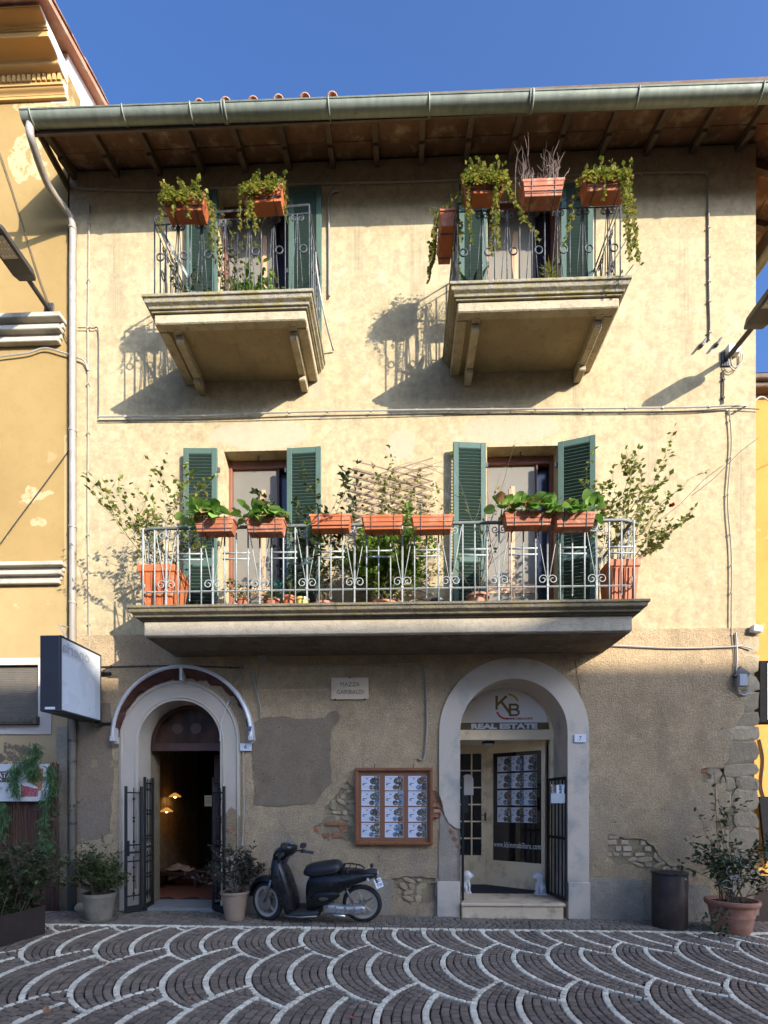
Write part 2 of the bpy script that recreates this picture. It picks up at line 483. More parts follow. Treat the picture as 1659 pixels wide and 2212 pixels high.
M['paleiron'] = pm('pale_grey_iron_paint', (0.35, 0.365, 0.34), (0.27, 0.28, 0.265), 16, 0.6, 0.3, 90, c3=(0.22, 0.21, 0.18), sc3=18)
M['railgreen'] = pm('grey_green_handrail', (0.16, 0.18, 0.165), (0.11, 0.125, 0.115), 14, 0.55, 0.3, 90)
M['blackiron'] = pm('black_gate_iron', (0.012, 0.012, 0.013), (0.02, 0.019, 0.018), 10, 0.6, 0.2, 60, spec=0.25)
M['gutter'] = pm('weathered_zinc_gutter', (0.25, 0.265, 0.20), (0.175, 0.19, 0.145), 5, 0.6, 0.25, 30, metal=0.25, c3=(0.15, 0.155, 0.12), sc3=4, st=(3, 1, 0.6))
M['pipe'] = pm('grey_painted_downpipe', (0.33, 0.285, 0.235), (0.25, 0.215, 0.175), 5, 0.55, 0.2, 40, metal=0.1, c3=(0.23, 0.195, 0.165), sc3=6, st=(1, 1, 0.4))
M['rafter'] = pm('dark_rafter_wood', (0.17, 0.11, 0.068), (0.11, 0.072, 0.046), 7, 0.9, 0.6, 40, c3=(0.19, 0.135, 0.09), sc3=5, rv=0.4)
M['pianella'] = pm('terracotta_eave_tile', (0.27, 0.135, 0.07), (0.15, 0.08, 0.045), 5, 0.9, 0.5, 40, c3=(0.44, 0.30, 0.18), sc3=4.5, rv=0.5)
M['tile'] = pm('clay_roof_tile', (0.42, 0.22, 0.135), (0.33, 0.165, 0.10), 8, 0.9, 0.5, 50, c3=(0.45, 0.36, 0.25), sc3=4, rv=0.4)
M['ochre'] = None
def m_ochre(name, c1, c2, c3, peel, blobs=None):
    n = NT(name)
    col = n.mix(n.rng(n.noise(0.7, 5, 0.6), 0.35, 0.65), c1, c2)
    col = n.mix(n.rng(n.noise(6, 5, 0.65), 0.5, 0.75, 0, 0.35), col, scale_c(c2, 0.8))
    pk = n.noise(2.3, 7, 0.7)
    col = n.mix(n.rng(pk, 0.62, 0.645, 0, peel), col, c3)
    if blobs: col = n.mix(n.mth('MULTIPLY', n.blobs(blobs, 0.05, 0.3, 4), n.rng(n.noise(7, 5, 0.7), 0.42, 0.5)), col, c3)
    n.bump(n.noise(40, 5, 0.7), 0.25, 0.01)
    return n.out(col, 0.9, 0, 0.2)
M['ochre'] = m_ochre('ochre_render', (0.34, 0.225, 0.085), (0.295, 0.19, 0.07), (0.46, 0.34, 0.175), 0.35,
                     [(*w(60, 345), 0.28, 0.3), (*w(75, 1070), 0.2, 0.12), (*w(85, 1125), 0.12, 0.12), (*w(90, 215), 0.5, 0.12)])
M['ochre_low'] = m_ochre('pale_ochre_render', (0.42, 0.30, 0.135), (0.37, 0.255, 0.11), (0.62, 0.50, 0.34), 0.4)
M['ochre_right'] = m_ochre('orange_ochre_render', (0.52, 0.25, 0.055), (0.45, 0.21, 0.045), (0.6, 0.4, 0.18), 0.3)
M['peeling'] = m_ochre('peeling_base_render', (0.473, 0.340, 0.183), (0.399, 0.280, 0.148), (0.168, 0.120, 0.078), 1.0, [(*w(25, 1630), 0.35, 0.12)])
M['orn'] = pm('ochre_moulding', (0.50, 0.30, 0.10), (0.44, 0.26, 0.088), 3, 0.9, 0.3, 40, c3=(0.46, 0.28, 0.10), sc3=3)
M['greymould'] = pm('grey_stone_moulding', (0.47, 0.42, 0.33), (0.38, 0.34, 0.265), 4, 0.9, 0.3, 40, c3=(0.28, 0.25, 0.19), sc3=4)
M['whiteplaster'] = pm('white_gable_plaster', (0.74, 0.71, 0.65), (0.66, 0.62, 0.55), 2, 0.9, 0.2, 30, c3=(0.5, 0.46, 0.4), sc3=1.5)
M['paleframe'] = pm('pale_pink_window_surround', (0.56, 0.48, 0.41), (0.50, 0.42, 0.36), 3, 0.85, 0.1, 40)
M['terracotta'] = pm('terracotta_plastic', (0.50, 0.135, 0.042), (0.43, 0.112, 0.036), 5, 0.55, 0.05, 60, spec=0.3, c3=(0.50, 0.25, 0.14), sc3=9, rv=0.4)
M['terracotta_old'] = pm('weathered_terracotta', (0.40, 0.135, 0.06), (0.30, 0.095, 0.045), 8, 0.75, 0.15, 60, c3=(0.50, 0.27, 0.18), sc3=7)
M['claypot'] = pm('clay_pot', (0.44, 0.19, 0.11), (0.37, 0.15, 0.09), 6, 0.8, 0.15, 60, c3=(0.5, 0.27, 0.18), sc3=4)
M['greypot'] = pm('grey_concrete_pot', (0.137, 0.108, 0.074), (0.105, 0.083, 0.057), 8, 0.9, 0.3, 50, c3=(0.231, 0.200, 0.148))
M['taupepot'] = pm('taupe_plastic_pot', (0.315, 0.215, 0.148), (0.284, 0.190, 0.131), 4, 0.6, 0.05, 50)
M['soil'] = pm('dark_soil', (0.045, 0.03, 0.02), (0.025, 0.018, 0.012), 40, 0.95, 1.0, 60, bd=0.02)
M['yellowpot'] = pm('yellow_glazed_pot', (0.72, 0.55, 0.12), (0.6, 0.42, 0.08), 5, 0.3, spec=0.5)
M['blackplastic'] = pm('black_plastic', (0.02, 0.02, 0.022), (0.03, 0.03, 0.03), 6, 0.5)
M['wire'] = pm('dark_cable', (0.07, 0.06, 0.055), (0.05, 0.045, 0.04), 6, 0.6)
M['greywire'] = pm('grey_cable', (0.40, 0.37, 0.33), (0.32, 0.29, 0.255), 6, 0.6)
M['beigewire'] = pm('plaster_coloured_cable', (0.34, 0.285, 0.21), (0.27, 0.225, 0.165), 6, 0.7)
M['boxgrey'] = pm('grey_plastic_box', (0.36, 0.37, 0.38), (0.32, 0.325, 0.33), 6, 0.5)
M['boxwhite'] = pm('white_plastic_box', (0.66, 0.66, 0.62), (0.6, 0.6, 0.56), 6, 0.5)
M['lampgrey'] = pm('dark_grey_lamp_housing', (0.06, 0.055, 0.05), (0.045, 0.042, 0.038), 6, 0.5, metal=0.2)
M['lamplens'] = pm('frosted_lamp_lens', (0.42, 0.39, 0.33), (0.36, 0.33, 0.28), 30, 0.3)
M['leaf_ivy'] = leafmat('ivy_leaf', [(0.07, 0.11, 0.015), (0.18, 0.21, 0.03), (0.34, 0.31, 0.05), (0.46, 0.36, 0.07)], 0.5, 0.35)
M['leaf_berg'] = leafmat('bergenia_leaf', [(0.05, 0.13, 0.02), (0.12, 0.25, 0.04), (0.22, 0.36, 0.08)], 0.35, 0.25)
M['leaf_bergold'] = leafmat('bergenia_old_leaf', [(0.35, 0.2, 0.05), (0.4, 0.17, 0.09), (0.3, 0.25, 0.12)], 0.5, 0.25)
M['leaf_rose'] = leafmat('rose_leaf', [(0.08, 0.125, 0.02), (0.17, 0.22, 0.035), (0.30, 0.31, 0.06), (0.36, 0.29, 0.07)], 0.5, 0.3)
M['leaf_green'] = leafmat('bright_leaf', [(0.08, 0.16, 0.02), (0.16, 0.27, 0.035), (0.30, 0.40, 0.06)], 0.45, 0.35)
M['leaf_dark'] = leafmat('dark_leaf', [(0.02, 0.038, 0.012), (0.042, 0.07, 0.022), (0.085, 0.115, 0.04)], 0.45, 0.2)
M['leaf_purple'] = leafmat('dark_purple_leaf', [(0.022, 0.02, 0.016), (0.04, 0.038, 0.026), (0.06, 0.065, 0.04)], 0.45, 0.15)
M['leaf_nand'] = leafmat('nandina_leaf', [(0.03, 0.05, 0.015), (0.07, 0.10, 0.03), (0.14, 0.15, 0.045)], 0.5, 0.25)
M['leaf_fern'] = leafmat('plastic_fern', [(0.025, 0.075, 0.025), (0.05, 0.13, 0.035), (0.11, 0.19, 0.05)], 0.45, 0.2)
M['stem'] = pm('brown_stem', (0.16, 0.115, 0.07), (0.10, 0.075, 0.045), 20, 0.9)
M['greenstem'] = pm('green_stem', (0.13, 0.15, 0.05), (0.10, 0.10, 0.04), 20, 0.8)
M['drytwig'] = pm('dry_twig', (0.23, 0.15, 0.115), (0.15, 0.10, 0.075), 20, 0.9)
M['bamboo'] = pm('bamboo_cane', (0.45, 0.29, 0.13), (0.36, 0.22, 0.10), 20, 0.6)
M['flower'] = pm('red_petal', (0.62, 0.02, 0.03), (0.45, 0.01, 0.02), 20, 0.6)
M['pinkflower'] = pm('pink_petal', (0.6, 0.12, 0.13), (0.5, 0.1, 0.1), 20, 0.6)
M['trellis'] = pm('trellis_wood', (0.30, 0.19, 0.12), (0.22, 0.135, 0.085), 12, 0.85)
M['marble'] = pm('marble_plaque', (0.693, 0.510, 0.322), (0.609, 0.445, 0.278), 5, 0.45, c3=(0.525, 0.380, 0.235), sc3=3)
M['engraved'] = pm('engraved_letter', (0.17, 0.125, 0.10), (0.14, 0.10, 0.08), 9, 0.8)
M['enamel'] = pm('white_enamel', (0.68, 0.68, 0.70), (0.62, 0.62, 0.64), 6, 0.35)
M['ink'] = pm('black_ink', (0.02, 0.02, 0.022), (0.03, 0.03, 0.03), 6, 0.6)
M['oak'] = pm('varnished_wood', (0.27, 0.095, 0.032), (0.19, 0.06, 0.02), 10, 0.35, 0.1, 40, spec=0.5, st=(1, 1, 0.12))
M['panelwood'] = pm('board_back_panel', (0.25, 0.105, 0.05), (0.20, 0.08, 0.038), 9, 0.45, 0.1, 40, st=(1, 1, 0.12))
M['paper'] = pm('white_paper', (0.64, 0.64, 0.70), (0.6, 0.6, 0.66), 3, 0.7)
M['greyink'] = pm('grey_print', (0.33, 0.33, 0.37), (0.28, 0.28, 0.31), 3, 0.7)
PH = []
for i, (a, b, c) in enumerate((((0.10, 0.085, 0.075), (0.03, 0.028, 0.027), (0.32, 0.29, 0.26)), ((0.16, 0.115, 0.075), (0.05, 0.035, 0.03), (0.36, 0.30, 0.24)), ((0.12, 0.24, 0.38), (0.08, 0.075, 0.06), (0.4, 0.45, 0.5)), ((0.05, 0.08, 0.04), (0.10, 0.09, 0.07), (0.42, 0.40, 0.33)), ((0.22, 0.20, 0.19), (0.06, 0.05, 0.05), (0.5, 0.48, 0.46)))):
    n = NT('printed_photo_%d' % i)
    cc = n.mix(n.rng(n.noise(26, 3), 0.4, 0.6), a, b); cc = n.mix(n.rng(n.noise(41, 4), 0.55, 0.62), cc, c)
    PH.append(n.out(cc, 0.5, 0, 0.4))
M['cream'] = pm('cream_door_paint', (0.850, 0.680, 0.435), (0.798, 0.620, 0.392), 4, 0.55, 0.1, 40, c3=(0.493, 0.380, 0.235), sc3=3)
M['fanwhite'] = pm('white_sign_panel', (0.86, 0.80, 0.72), (0.83, 0.77, 0.69), 2, 0.5)
M['gold'] = pm('bronze_print', (0.23, 0.15, 0.035), (0.20, 0.13, 0.03), 5, 0.5)
M['goldband'] = pm('bronze_band', (0.155, 0.105, 0.04), (0.135, 0.09, 0.035), 5, 0.5)
M['yellowprint'] = pm('yellow_print', (0.60, 0.36, 0.03), (0.55, 0.33, 0.03), 5, 0.5)
M['redprint'] = pm('red_print', (0.50, 0.06, 0.02), (0.45, 0.05, 0.02), 5, 0.5)
M['whiteprint'] = pm('white_print', (0.72, 0.71, 0.70), (0.68, 0.67, 0.66), 5, 0.5)
M['mat'] = pm('charcoal_door_mat', (0.028, 0.03, 0.04), (0.02, 0.021, 0.028), 30, 0.95, 0.8, 200)
M['travertine'] = pm('travertine_step', (0.651, 0.495, 0.326), (0.567, 0.410, 0.261), 5, 0.6, 0.15, 40, c3=(0.273, 0.190, 0.113), sc3=4)
M['greystep'] = pm('grey_stone_step', (0.263, 0.255, 0.231), (0.210, 0.205, 0.183), 5, 0.75, 0.2, 50)
M['statue'] = pm('white_plaster_statue', (0.66, 0.64, 0.62), (0.56, 0.54, 0.52), 9, 0.7, 0.2, 40)
M['awnframe'] = pm('white_aluminium', (0.60, 0.57, 0.55), (0.54, 0.51, 0.49), 4, 0.4, metal=0.1)
M['awnfab'] = pm('burgundy_awning_fabric', (0.11, 0.042, 0.028), (0.08, 0.03, 0.02), 6, 0.85, 0.5, 12, bd=0.03)
M['darkwood'] = pm('dark_brown_door_wood', (0.075, 0.03, 0.02), (0.055, 0.022, 0.015), 8, 0.5, 0.1, 40, st=(1, 1, 0.1))
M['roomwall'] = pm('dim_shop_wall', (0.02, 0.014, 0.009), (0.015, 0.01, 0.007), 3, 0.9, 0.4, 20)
M['cotto'] = pm('terracotta_floor_tile', (0.24, 0.085, 0.055), (0.19, 0.066, 0.043), 5, 0.55, rv=0.3)
M['bulb'] = emit('lit_bulb', (1.0, 0.72, 0.32), 6)
M['amber'] = emit('lit_amber_shade', (0.80, 0.36, 0.07), 0.28)
M['spot'] = emit('lit_spot', (1.0, 0.9, 0.72), 14)
M['lightbox'] = pm('pale_acrylic_panel', (0.57, 0.60, 0.64), (0.54, 0.57, 0.61), 1.5, 0.3, spec=0.4)
M['boxblack'] = pm('dark_sign_casing', (0.035, 0.032, 0.036), (0.028, 0.026, 0.03), 4, 0.45, metal=0.1)
M['ghost'] = pm('faded_lettering', (0.24, 0.26, 0.29), (0.33, 0.35, 0.38), 5, 0.5)
M['reed'] = pm('brown_reed', (0.115, 0.058, 0.038), (0.075, 0.038, 0.025), 14, 0.85, rv=0.5, st=(1, 1, 0.1))
M['rustbox'] = pm('dark_rust_steel', (0.045, 0.030, 0.024), (0.03, 0.021, 0.018), 6, 0.7, 0.15, 40, c3=(0.06, 0.036, 0.025), sc3=3)
M['banner'] = pm('mottled_banner', (0.56, 0.545, 0.52), (0.50, 0.485, 0.46), 14, 0.6, c3=(0.44, 0.42, 0.39), sc3=8)
M['binmetal'] = pm('dark_brown_bin_steel', (0.065, 0.045, 0.037), (0.050, 0.034, 0.028), 5, 0.42, 0.06, 30, metal=0.3, c3=(0.089, 0.066, 0.052), sc3=2)
M['flatblack'] = pm('flat_black', (0.01, 0.01, 0.011), (0.014, 0.014, 0.014), 8, 0.8, spec=0.06)
M['steelring'] = pm('bin_rim', (0.05, 0.045, 0.045), (0.035, 0.03, 0.03), 5, 0.35, metal=0.4)

# ================================================================== PAVEMENT
def sett_mat(name, c1, c2, c3, use_obj):
    n = NT(name)
    r = n.orand() if use_obj else n.attr()
    col = n.mix(r, scale_c(c1, 1.15), scale_c(c2, 0.9))
    col = n.mix(n.rng(n.noise(30, 5, 0.7), 0.45, 0.7, 0, 0.6), col, c3)
    col = n.mix(n.rng(n.noise(1.3, 5, 0.65), 0.45, 0.7, 0, 0.4), col, scale_c(c1, 1.3))
    col = n.mix(n.rng(n.noise(0.8, 6, 0.7), 0.52, 0.68, 0, 0.5), col, scale_c(c2, 0.7))
    n.bump(n.noise(70, 5, 0.7), 0.5, 0.006)
    return n.out(col, n.rng(n.noise(9), 0.3, 0.7, 0.55, 0.85), 0, 0.4)
DK = ((0.225, 0.163, 0.112), (0.15, 0.11, 0.078), (0.235, 0.172, 0.122))
WH = ((0.88, 0.735, 0.53), (0.74, 0.61, 0.435), (0.58, 0.48, 0.345))
GY = ((0.194, 0.152, 0.111), (0.121, 0.095, 0.070), (0.242, 0.190, 0.139))
sm = {('d', 0): sett_mat('porphyry_sett', *DK, False), ('d', 1): sett_mat('porphyry_sett_single', *DK, True),
      ('w', 0): sett_mat('white_marble_sett', *WH, False), ('w', 1): sett_mat('white_marble_sett_single', *WH, True),
      ('g', 0): sett_mat('grey_sett', *GY, False)}
mortar = pm('sett_joint_sand', (0.03, 0.027, 0.023), (0.02, 0.018, 0.016), 25, 0.95, 0.6, 80)
mb = MB(); mb.add([(-60, -40, -0.03), (60, -40, -0.03), (60, 40, -0.03), (-60, 40, -0.03)], [(0, 1, 2, 3)])
pave = mb.build('pavement', mortar, kind='structure')
pave.rotation_euler.y = math.atan(TILT); pave.location.z = gz(0)
ORG[pave.name] = Vector((0, 0, 0))
mb = MB(); mb.add([(-900, -900, -1.5), (900, -900, -1.5), (900, 900, -1.5), (-900, 900, -1.5)], [(0, 1, 2, 3)])
mb.build('ground', pm('far_ground', (0.16, 0.14, 0.11), (0.12, 0.105, 0.085), 0.2, 0.95), kind='structure')

TH = R(6.5); UX = Vector((math.cos(TH), math.sin(TH))); VX = Vector((-math.sin(TH), math.cos(TH)))
SP, PR, RR, CW = 0.745, 1.205, 1.05, 0.0745
def uv(p): return p.x * UX.x + p.y * UX.y, p.x * VX.x + p.y * VX.y
U0, V0 = uv(Vector((-0.676, -2.44)))
def fr(v):                                   # arc bulge
    return RR - math.sqrt(max(RR * RR - v * v, 0.01))
def line_y(x): return -0.80 + 0.025 * x
stones = []                                   # (x, y, angle, length, width, kind)
def ga(x): return math.sqrt(max(RR * RR - (RR - x) ** 2, 0.0))
XS = SP / 2
while ga(XS) + ga(XS - SP / 2) < PR and XS < RR: XS += 0.002
def bound(u, k):
    """v of the zigzag boundary between row k (above) and row k+1 (below): white arcs of both rows in turn"""
    vk = V0 - PR * (k - 1)
    ua = U0 + (SP / 2 if k % 2 == 0 else 0)   # row parity offset: row 1 -> U0
    x = (u - ua - (XS - SP / 2)) % SP + XS - SP / 2
    return vk - ga(x) if x < XS else vk - PR + ga(x - SP / 2)
for k in range(-1, 5):
    vc = V0 - PR * (k - 1)
    ua = U0 + (SP / 2 if k % 2 == 0 else 0)
    for c in range(-95, 100):
        ph = c % 10
        white = (ph == 0 or ph == 5)
        uc = ua + c * CW
        v = -1.04; first = True
        jl = rnd.uniform(0.07, 0.095)
        while v < 1.04 and abs(v) < RR - 0.005:
            jl = rnd.uniform(0.07, 0.092)
            dv = jl * math.sqrt(max(1 - (v / RR) ** 2, 0.02))
            vm = v + dv / 2; v += dv
            if abs(vm) > RR - 0.02: continue
            u = uc + fr(vm); vv = vc + vm
            lo = bound(u, k); hi = bound(u, k - 1)
            mg = 0.0 if ph == 0 else 0.042
            if vv < lo + mg - (0.02 if ph == 0 else 0) or vv > hi - mg + (0.02 if ph == 0 else 0): continue
            sl = vm / math.sqrt(RR * RR - vm * vm)
            ang = math.atan2(1, sl) - R(90)
            wdt = CW * math.cos(math.atan(sl))
            p = UX * u + VX * vv
            if p.y > line_y(p.x) - 0.05 or p.y < -6.6 or p.x < -9 or p.x > 9: continue
            stones.append((p.x, p.y, ang + TH, jl - 0.014, (wdt - 0.0105) * (0.84 if white else 1.0), 'w' if white else 'd'))
x = -8.0
while x < 11:                                 # white border course
    L = rnd.uniform(0.085, 0.115)
    stones.append((x + L / 2, line_y(x), R(90) + 0.025, L - 0.009, 0.082, 'w')); x += L
r_ = 0
yy = 0.075
while yy < 0.86:                              # running courses along the house front
    x = -7 + rnd.uniform(0, 0.1)
    while x < 10:
        L = rnd.uniform(0.075, 0.115)
        yc = line_y(x) + yy
        if yc < -0.03: stones.append((x + L / 2, yc, R(90) + 0.025 + rnd.uniform(-0.03, 0.03), L - 0.01, 0.068, 'g'))
        x += L
    yy += 0.077
def sett_verts(L, Wd, j):
    q = lambda: rnd.uniform(-j, j)
    c = [(-Wd / 2 + q(), -L / 2 + q()), (Wd / 2 + q(), -L / 2 + q()), (Wd / 2 + q(), L / 2 + q()), (-Wd / 2 + q(), L / 2 + q())]
    t = rnd.uniform(-0.002, 0.003); e = 0.007
    tx, ty = rnd.uniform(-0.02, 0.02), rnd.uniform(-0.02, 0.02)
    vs = [(a, b, -0.045) for a, b in c] + [(a, b, t - 0.006 + a * tx + b * ty) for a, b in c]
    vs += [(a * (1 - e / (Wd / 2)), b * (1 - e / (L / 2)), t + a * tx + b * ty) for a, b in c]
    fs = []
    for o in (0, 4):
        for k in range(4): fs.append((o + k, o + (k + 1) % 4, o + 4 + (k + 1) % 4, o + 4 + k))
    fs.append((8, 9, 10, 11))
    return vs, fs
def vis(s):
    px, py = proj((s[0], s[1], gz(s[0])))
    return 0 < px < 1659 and 0 < py < 2215
single = {}
for kd in 'dw':
    c = [s for s in stones if s[5] == kd and vis(s)]
    c.sort(key=lambda s: (s[0]) ** 2 + (s[1] + D) ** 2)
    for s in c[:300]: single[id(s)] = 1
protos = []
for kd in 'dw':
    ls = []
    for _ in range(10):
        vs, fs = sett_verts(1.0, 1.0, 0.0)
        vs, fs = sett_verts(0.086, 0.066, 0.004)
        m_ = MB(); m_.add(vs, fs)
        me = bpy.data.meshes.new('sett'); me.from_pydata(m_.v, [], m_.f); me.materials.append(sm[(kd, 1)])
        ls.append(me)
    protos.append(ls)
bulk = {'d': MB(), 'w': MB(), 'g': MB()}
for s in stones:
    if id(s) in single:
        o = bpy.data.objects.new('sett', rnd.choice(protos[0 if s[5] == 'd' else 1])); COL.objects.link(o)
        o.parent = pave; o.location = (s[0], s[1], 0); o.rotation_euler = (0, 0, s[2])
        o.scale = (s[4] / 0.066, s[3] / 0.086, 1)
    else:
        vs, fs = sett_verts(s[3], s[4], 0.004)
        ca, sa = math.cos(s[2]), math.sin(s[2])
        b = bulk[s[5]]; b.av = rnd.random()
        b.add([(s[0] + a * ca - c * sa, s[1] + a * sa + c * ca, z) for a, c, z in vs], fs)
for kd, nm in (('d', 'dark_setts'), ('w', 'white_setts'), ('g', 'edge_setts')):
    bulk[kd].build(nm, sm[(kd, 0)], pave, attr=True, kind='stuff')
# weeds in the joints near the scooter
mb = MB()
for cx, cy in ((610, 2010), (640, 2013), (1180, 2001), (930, 2040), (1230, 1990), (300, 2110)):
    g = gnd(cx, cy)
    for _ in range(26):
        p = g + Vector((rnd.gauss(0, 0.05), rnd.gauss(0, 0.02), 0))
        a = rnd.uniform(0, 6.28)
        mb.leaf(p, (math.cos(a), math.sin(a), rnd.uniform(0.3, 1.2)), rnd.uniform(0.012, 0.03), 0.006, simple=True)
mb.build('weeds', M['leaf_green'], attr=True, kind='stuff', label='tiny green weeds in the paving joints', cat='weeds')
# fallen leaves
fm = leafmat('fallen_leaf_brown', [(0.30, 0.14, 0.06), (0.42, 0.22, 0.11), (0.36, 0.10, 0.06)], 0.7, 0.1)
for i, (px, py, sz, lab) in enumerate(((98, 2196, 0.062, 'curled tan fallen leaf standing on the setts'), (410, 2162, 0.04, 'small pale brown fallen leaf beside a white arc'),
        (768, 2203, 0.055, 'flat reddish fallen leaf lying on dark setts'), (446, 2016, 0.03, 'little dark fallen leaf near the white border course'),
        (228, 2088, 0.06, 'crumpled brown fallen leaf where two white arcs meet'), (963, 2097, 0.028, 'tiny yellowish fallen leaf on a white sett'), (1250, 2153, 0.03, 'dark curled fallen leaf on a white arc'))):
    g = gnd(px, py); mb = MB()
    for k in range(2 if i in (0, 4) else 1):
        a = i * 1.7 + k * 2
        mb.leaf((0, 0, 0.006 + 0.01 * k), (math.cos(a), math.sin(a), 0.15 + 0.5 * (i == 0)), sz, sz * 0.7, fold=0.3, bend=-0.25)
    o = mb.build('fallen_leaf', fm, attr=True, loc=(0, 0, 0), label=lab, cat='leaf', group='fallen leaves on the paving')
    o.location = g + Vector((0, 0, 0.005))

# ================================================================== THE HOUSE
XL, XR = -4.86, 5.0
ZP = wz(850, 1366)                 # top of the roughcast
ZE = 10.87                         # wall top under the eaves
house = thing('townhouse', 'three storey cream plaster townhouse with green shutters and iron balconies', 'house', (0, 0, 0))
Z1 = wz(838, 1300, -1.05)          # first floor balcony top
Z2 = 0.5 * (wz(490, 630, -1.05) + wz(1170, 603, -1.05))
d6 = dict(cx=wx(390.5, 1700), zs=wz(390, 1603), ro=0.885, ri=0.612)
d7 = dict(cx=wx(1108, 1700), zs=wz(1105, 1582), ro=1.055, ri=0.768)
def fd(x0, x1, ytop, zb):
    return (wx(x0, 1100), wx(x1, 1100), zb, wz((x0 + x1) / 2, ytop))
F1 = [fd(484, 622, 974, Z1), fd(1052, 1205, 964, Z1)]
F2 = [fd(473, 622, 408, Z2), fd(1053, 1208, 396, Z2)]
TW = 0.5
# upper wall
mb = MB()
mb.slab(rect(XL, XR, ZP, ZE), [rect(*f) for f in F1 + F2], 0.0, TW)
mb.build('upper_wall', M['upper'], house)
# lower core wall
mb = MB()
mb.slab(rect(XL, XR - 0.02, -0.3, ZP), [arch(d6['cx'], d6['zs'], d6['ri'], -0.2), arch(d7['cx'], d7['zs'], d7['ri'], -0.2)], 0.0, 0.62)
lowcore = mb.build('lower_wall', M['core'], house)
# side walls and back
mb = MB(); mb.bx(XR - 0.3, XR - 0.001, TW, 9.0, -0.3, ZE); mb.bx(XL, XL + 0.3, TW, 9, -0.3, ZE); mb.bx(XL + 0.3, XR - 0.3, 8.7, 9, -0.3, ZE)
mb.build('side_wall', M['upper'], house)
mb = MB()
for z in (Z1 - 0.16, Z2 - 0.16): mb.bx(XL + 0.3, XR - 0.3, TW + 0.12, 8.7, z, z + 0.15)
mb.build('floor_slab', M['darkroom'], house)
# ---- roughcast sheet with openings and places where it has come off
def pp(l): return [w(x, y) for x, y in l]
bare = [
    (pp([(700, 1742), (722, 1722), (738, 1700), (752, 1688), (764, 1700), (790, 1720), (790, 1790), (764, 1822), (742, 1815), (722, 1812), (700, 1810), (682, 1802), (676, 1786), (694, 1778), (706, 1764)]), 3),
    (pp([(925, 1700), (938, 1708), (948, 1712), (956, 1735), (958, 1760), (930, 1775), (920, 1760)]), 4),
    (pp([(1312, 1802), (1330, 1806), (1352, 1812), (1384, 1812), (1410, 1826), (1420, 1850), (1442, 1868), (1470, 1872), (1500, 1880), (1500, 1893), (1450, 1892), (1400, 1885), (1360, 1868), (1330, 1866), (1312, 1850)]), 5),
    (pp([(1512, 1662), (1536, 1658), (1562, 1660), (1566, 1690), (1540, 1694), (1514, 1688)]), 6),
    (pp([(846, 1897), (880, 1892), (915, 1893), (941, 1896), (941, 1942), (925, 1950), (895, 1957), (872, 1948), (855, 1930)]), 7),
]
edge = [(1650, 1362), (1650, 1372), (1604, 1384), (1600, 1402), (1612, 1440), (1600, 1475), (1604, 1540), (1590, 1560), (1578, 1580), (1580, 1600), (1572, 1640), (1560, 1655), (1570, 1690), (1562, 1800), (1555, 1900)]
XRB = XR + 0.012
sheet = [(XL + 0.001, -0.25), (wx(1555, 1900), -0.25)] + jag(pp(edge[::-1]), 0.07, 0.018, 2, False)[1:]
sheet[-1] = (XRB, ZP)
sheet[-2] = (XRB, ZP - 0.05)
sheet.append((XL + 0.001, ZP))
holes = [jag(b, 0.05, 0.014, sd) for b, sd in bare]
mb = MB()
mb.slab(sheet, [arch(d6['cx'], d6['zs'], d6['ri'] + 0.001, -0.22), arch(d7['cx'], d7['zs'], d7['ri'] + 0.001, -0.22)] + holes, -0.028, -0.001, back=False)
mb.build('roughcast', M['rough'], house)
# cracks left in the roughcast: thin raised lips
def jagline(pts, amp, sd): return [Vector((x, -0.031, z)) for x, z in jag(pp(pts), 0.05, amp, sd, False)]
# cement patch, thicker sheet with a ragged top
patch = pp([(551, 1738), (553, 1700), (548, 1640), (549, 1563), (570, 1551), (610, 1548), (640, 1553), (668, 1552), (700, 1552), (712, 1540), (727, 1537), (735, 1548), (728, 1564), (716, 1580), (714, 1650), (718, 1690), (708, 1700), (694, 1716), (682, 1735), (640, 1737), (600, 1742)])
mb = MB(); mb.slab(jag(patch, 0.05, 0.012, 9), [], -0.042, -0.027, back=False)
mb.build('cement_patch', M['cement'], house)
mb = MB(); mb.slab(jag(pp([(1303, 1892), (1303, 1420), (1262, 1400), (1240, 1420), (1266, 1600), (1266, 1892)]), 0.2, 0.01, 4), [], -0.036, -0.027, back=False)
mb.build('plaster_strip', M['rough'], house)
mb = MB(); mb.slab(jag(pp([(160, 1520), (240, 1520), (248, 1650), (240, 1800), (160, 1830)]), 0.15, 0.03, 14), [], -0.033, -0.027, back=False)
mb.build('cement_repair', M['cement'], house)
# grey base courses
for i, (x0, x1, yt) in enumerate(((525, 846, 1893), (941, 947, 1905), (1263, 1390, 1896), (1390, 1530, 1908))):
    X0, Z0 = w(x0, yt); X1, _ = w(x1, yt)
    mb = MB(); mb.slab(jag([(X0, -0.2), (X1, -0.2), (X1, Z0 - 0.02), (X1 - 0.1, Z0 - 0.01), ((X0 + X1) / 2, Z0 + 0.01), (X0 + 0.1, Z0), (X0, Z0 - 0.03)], 0.045, 0.014, 20 + i), [], -0.048, -0.001, back=False)
    mb.build('base_course', M['grey_base'], house)
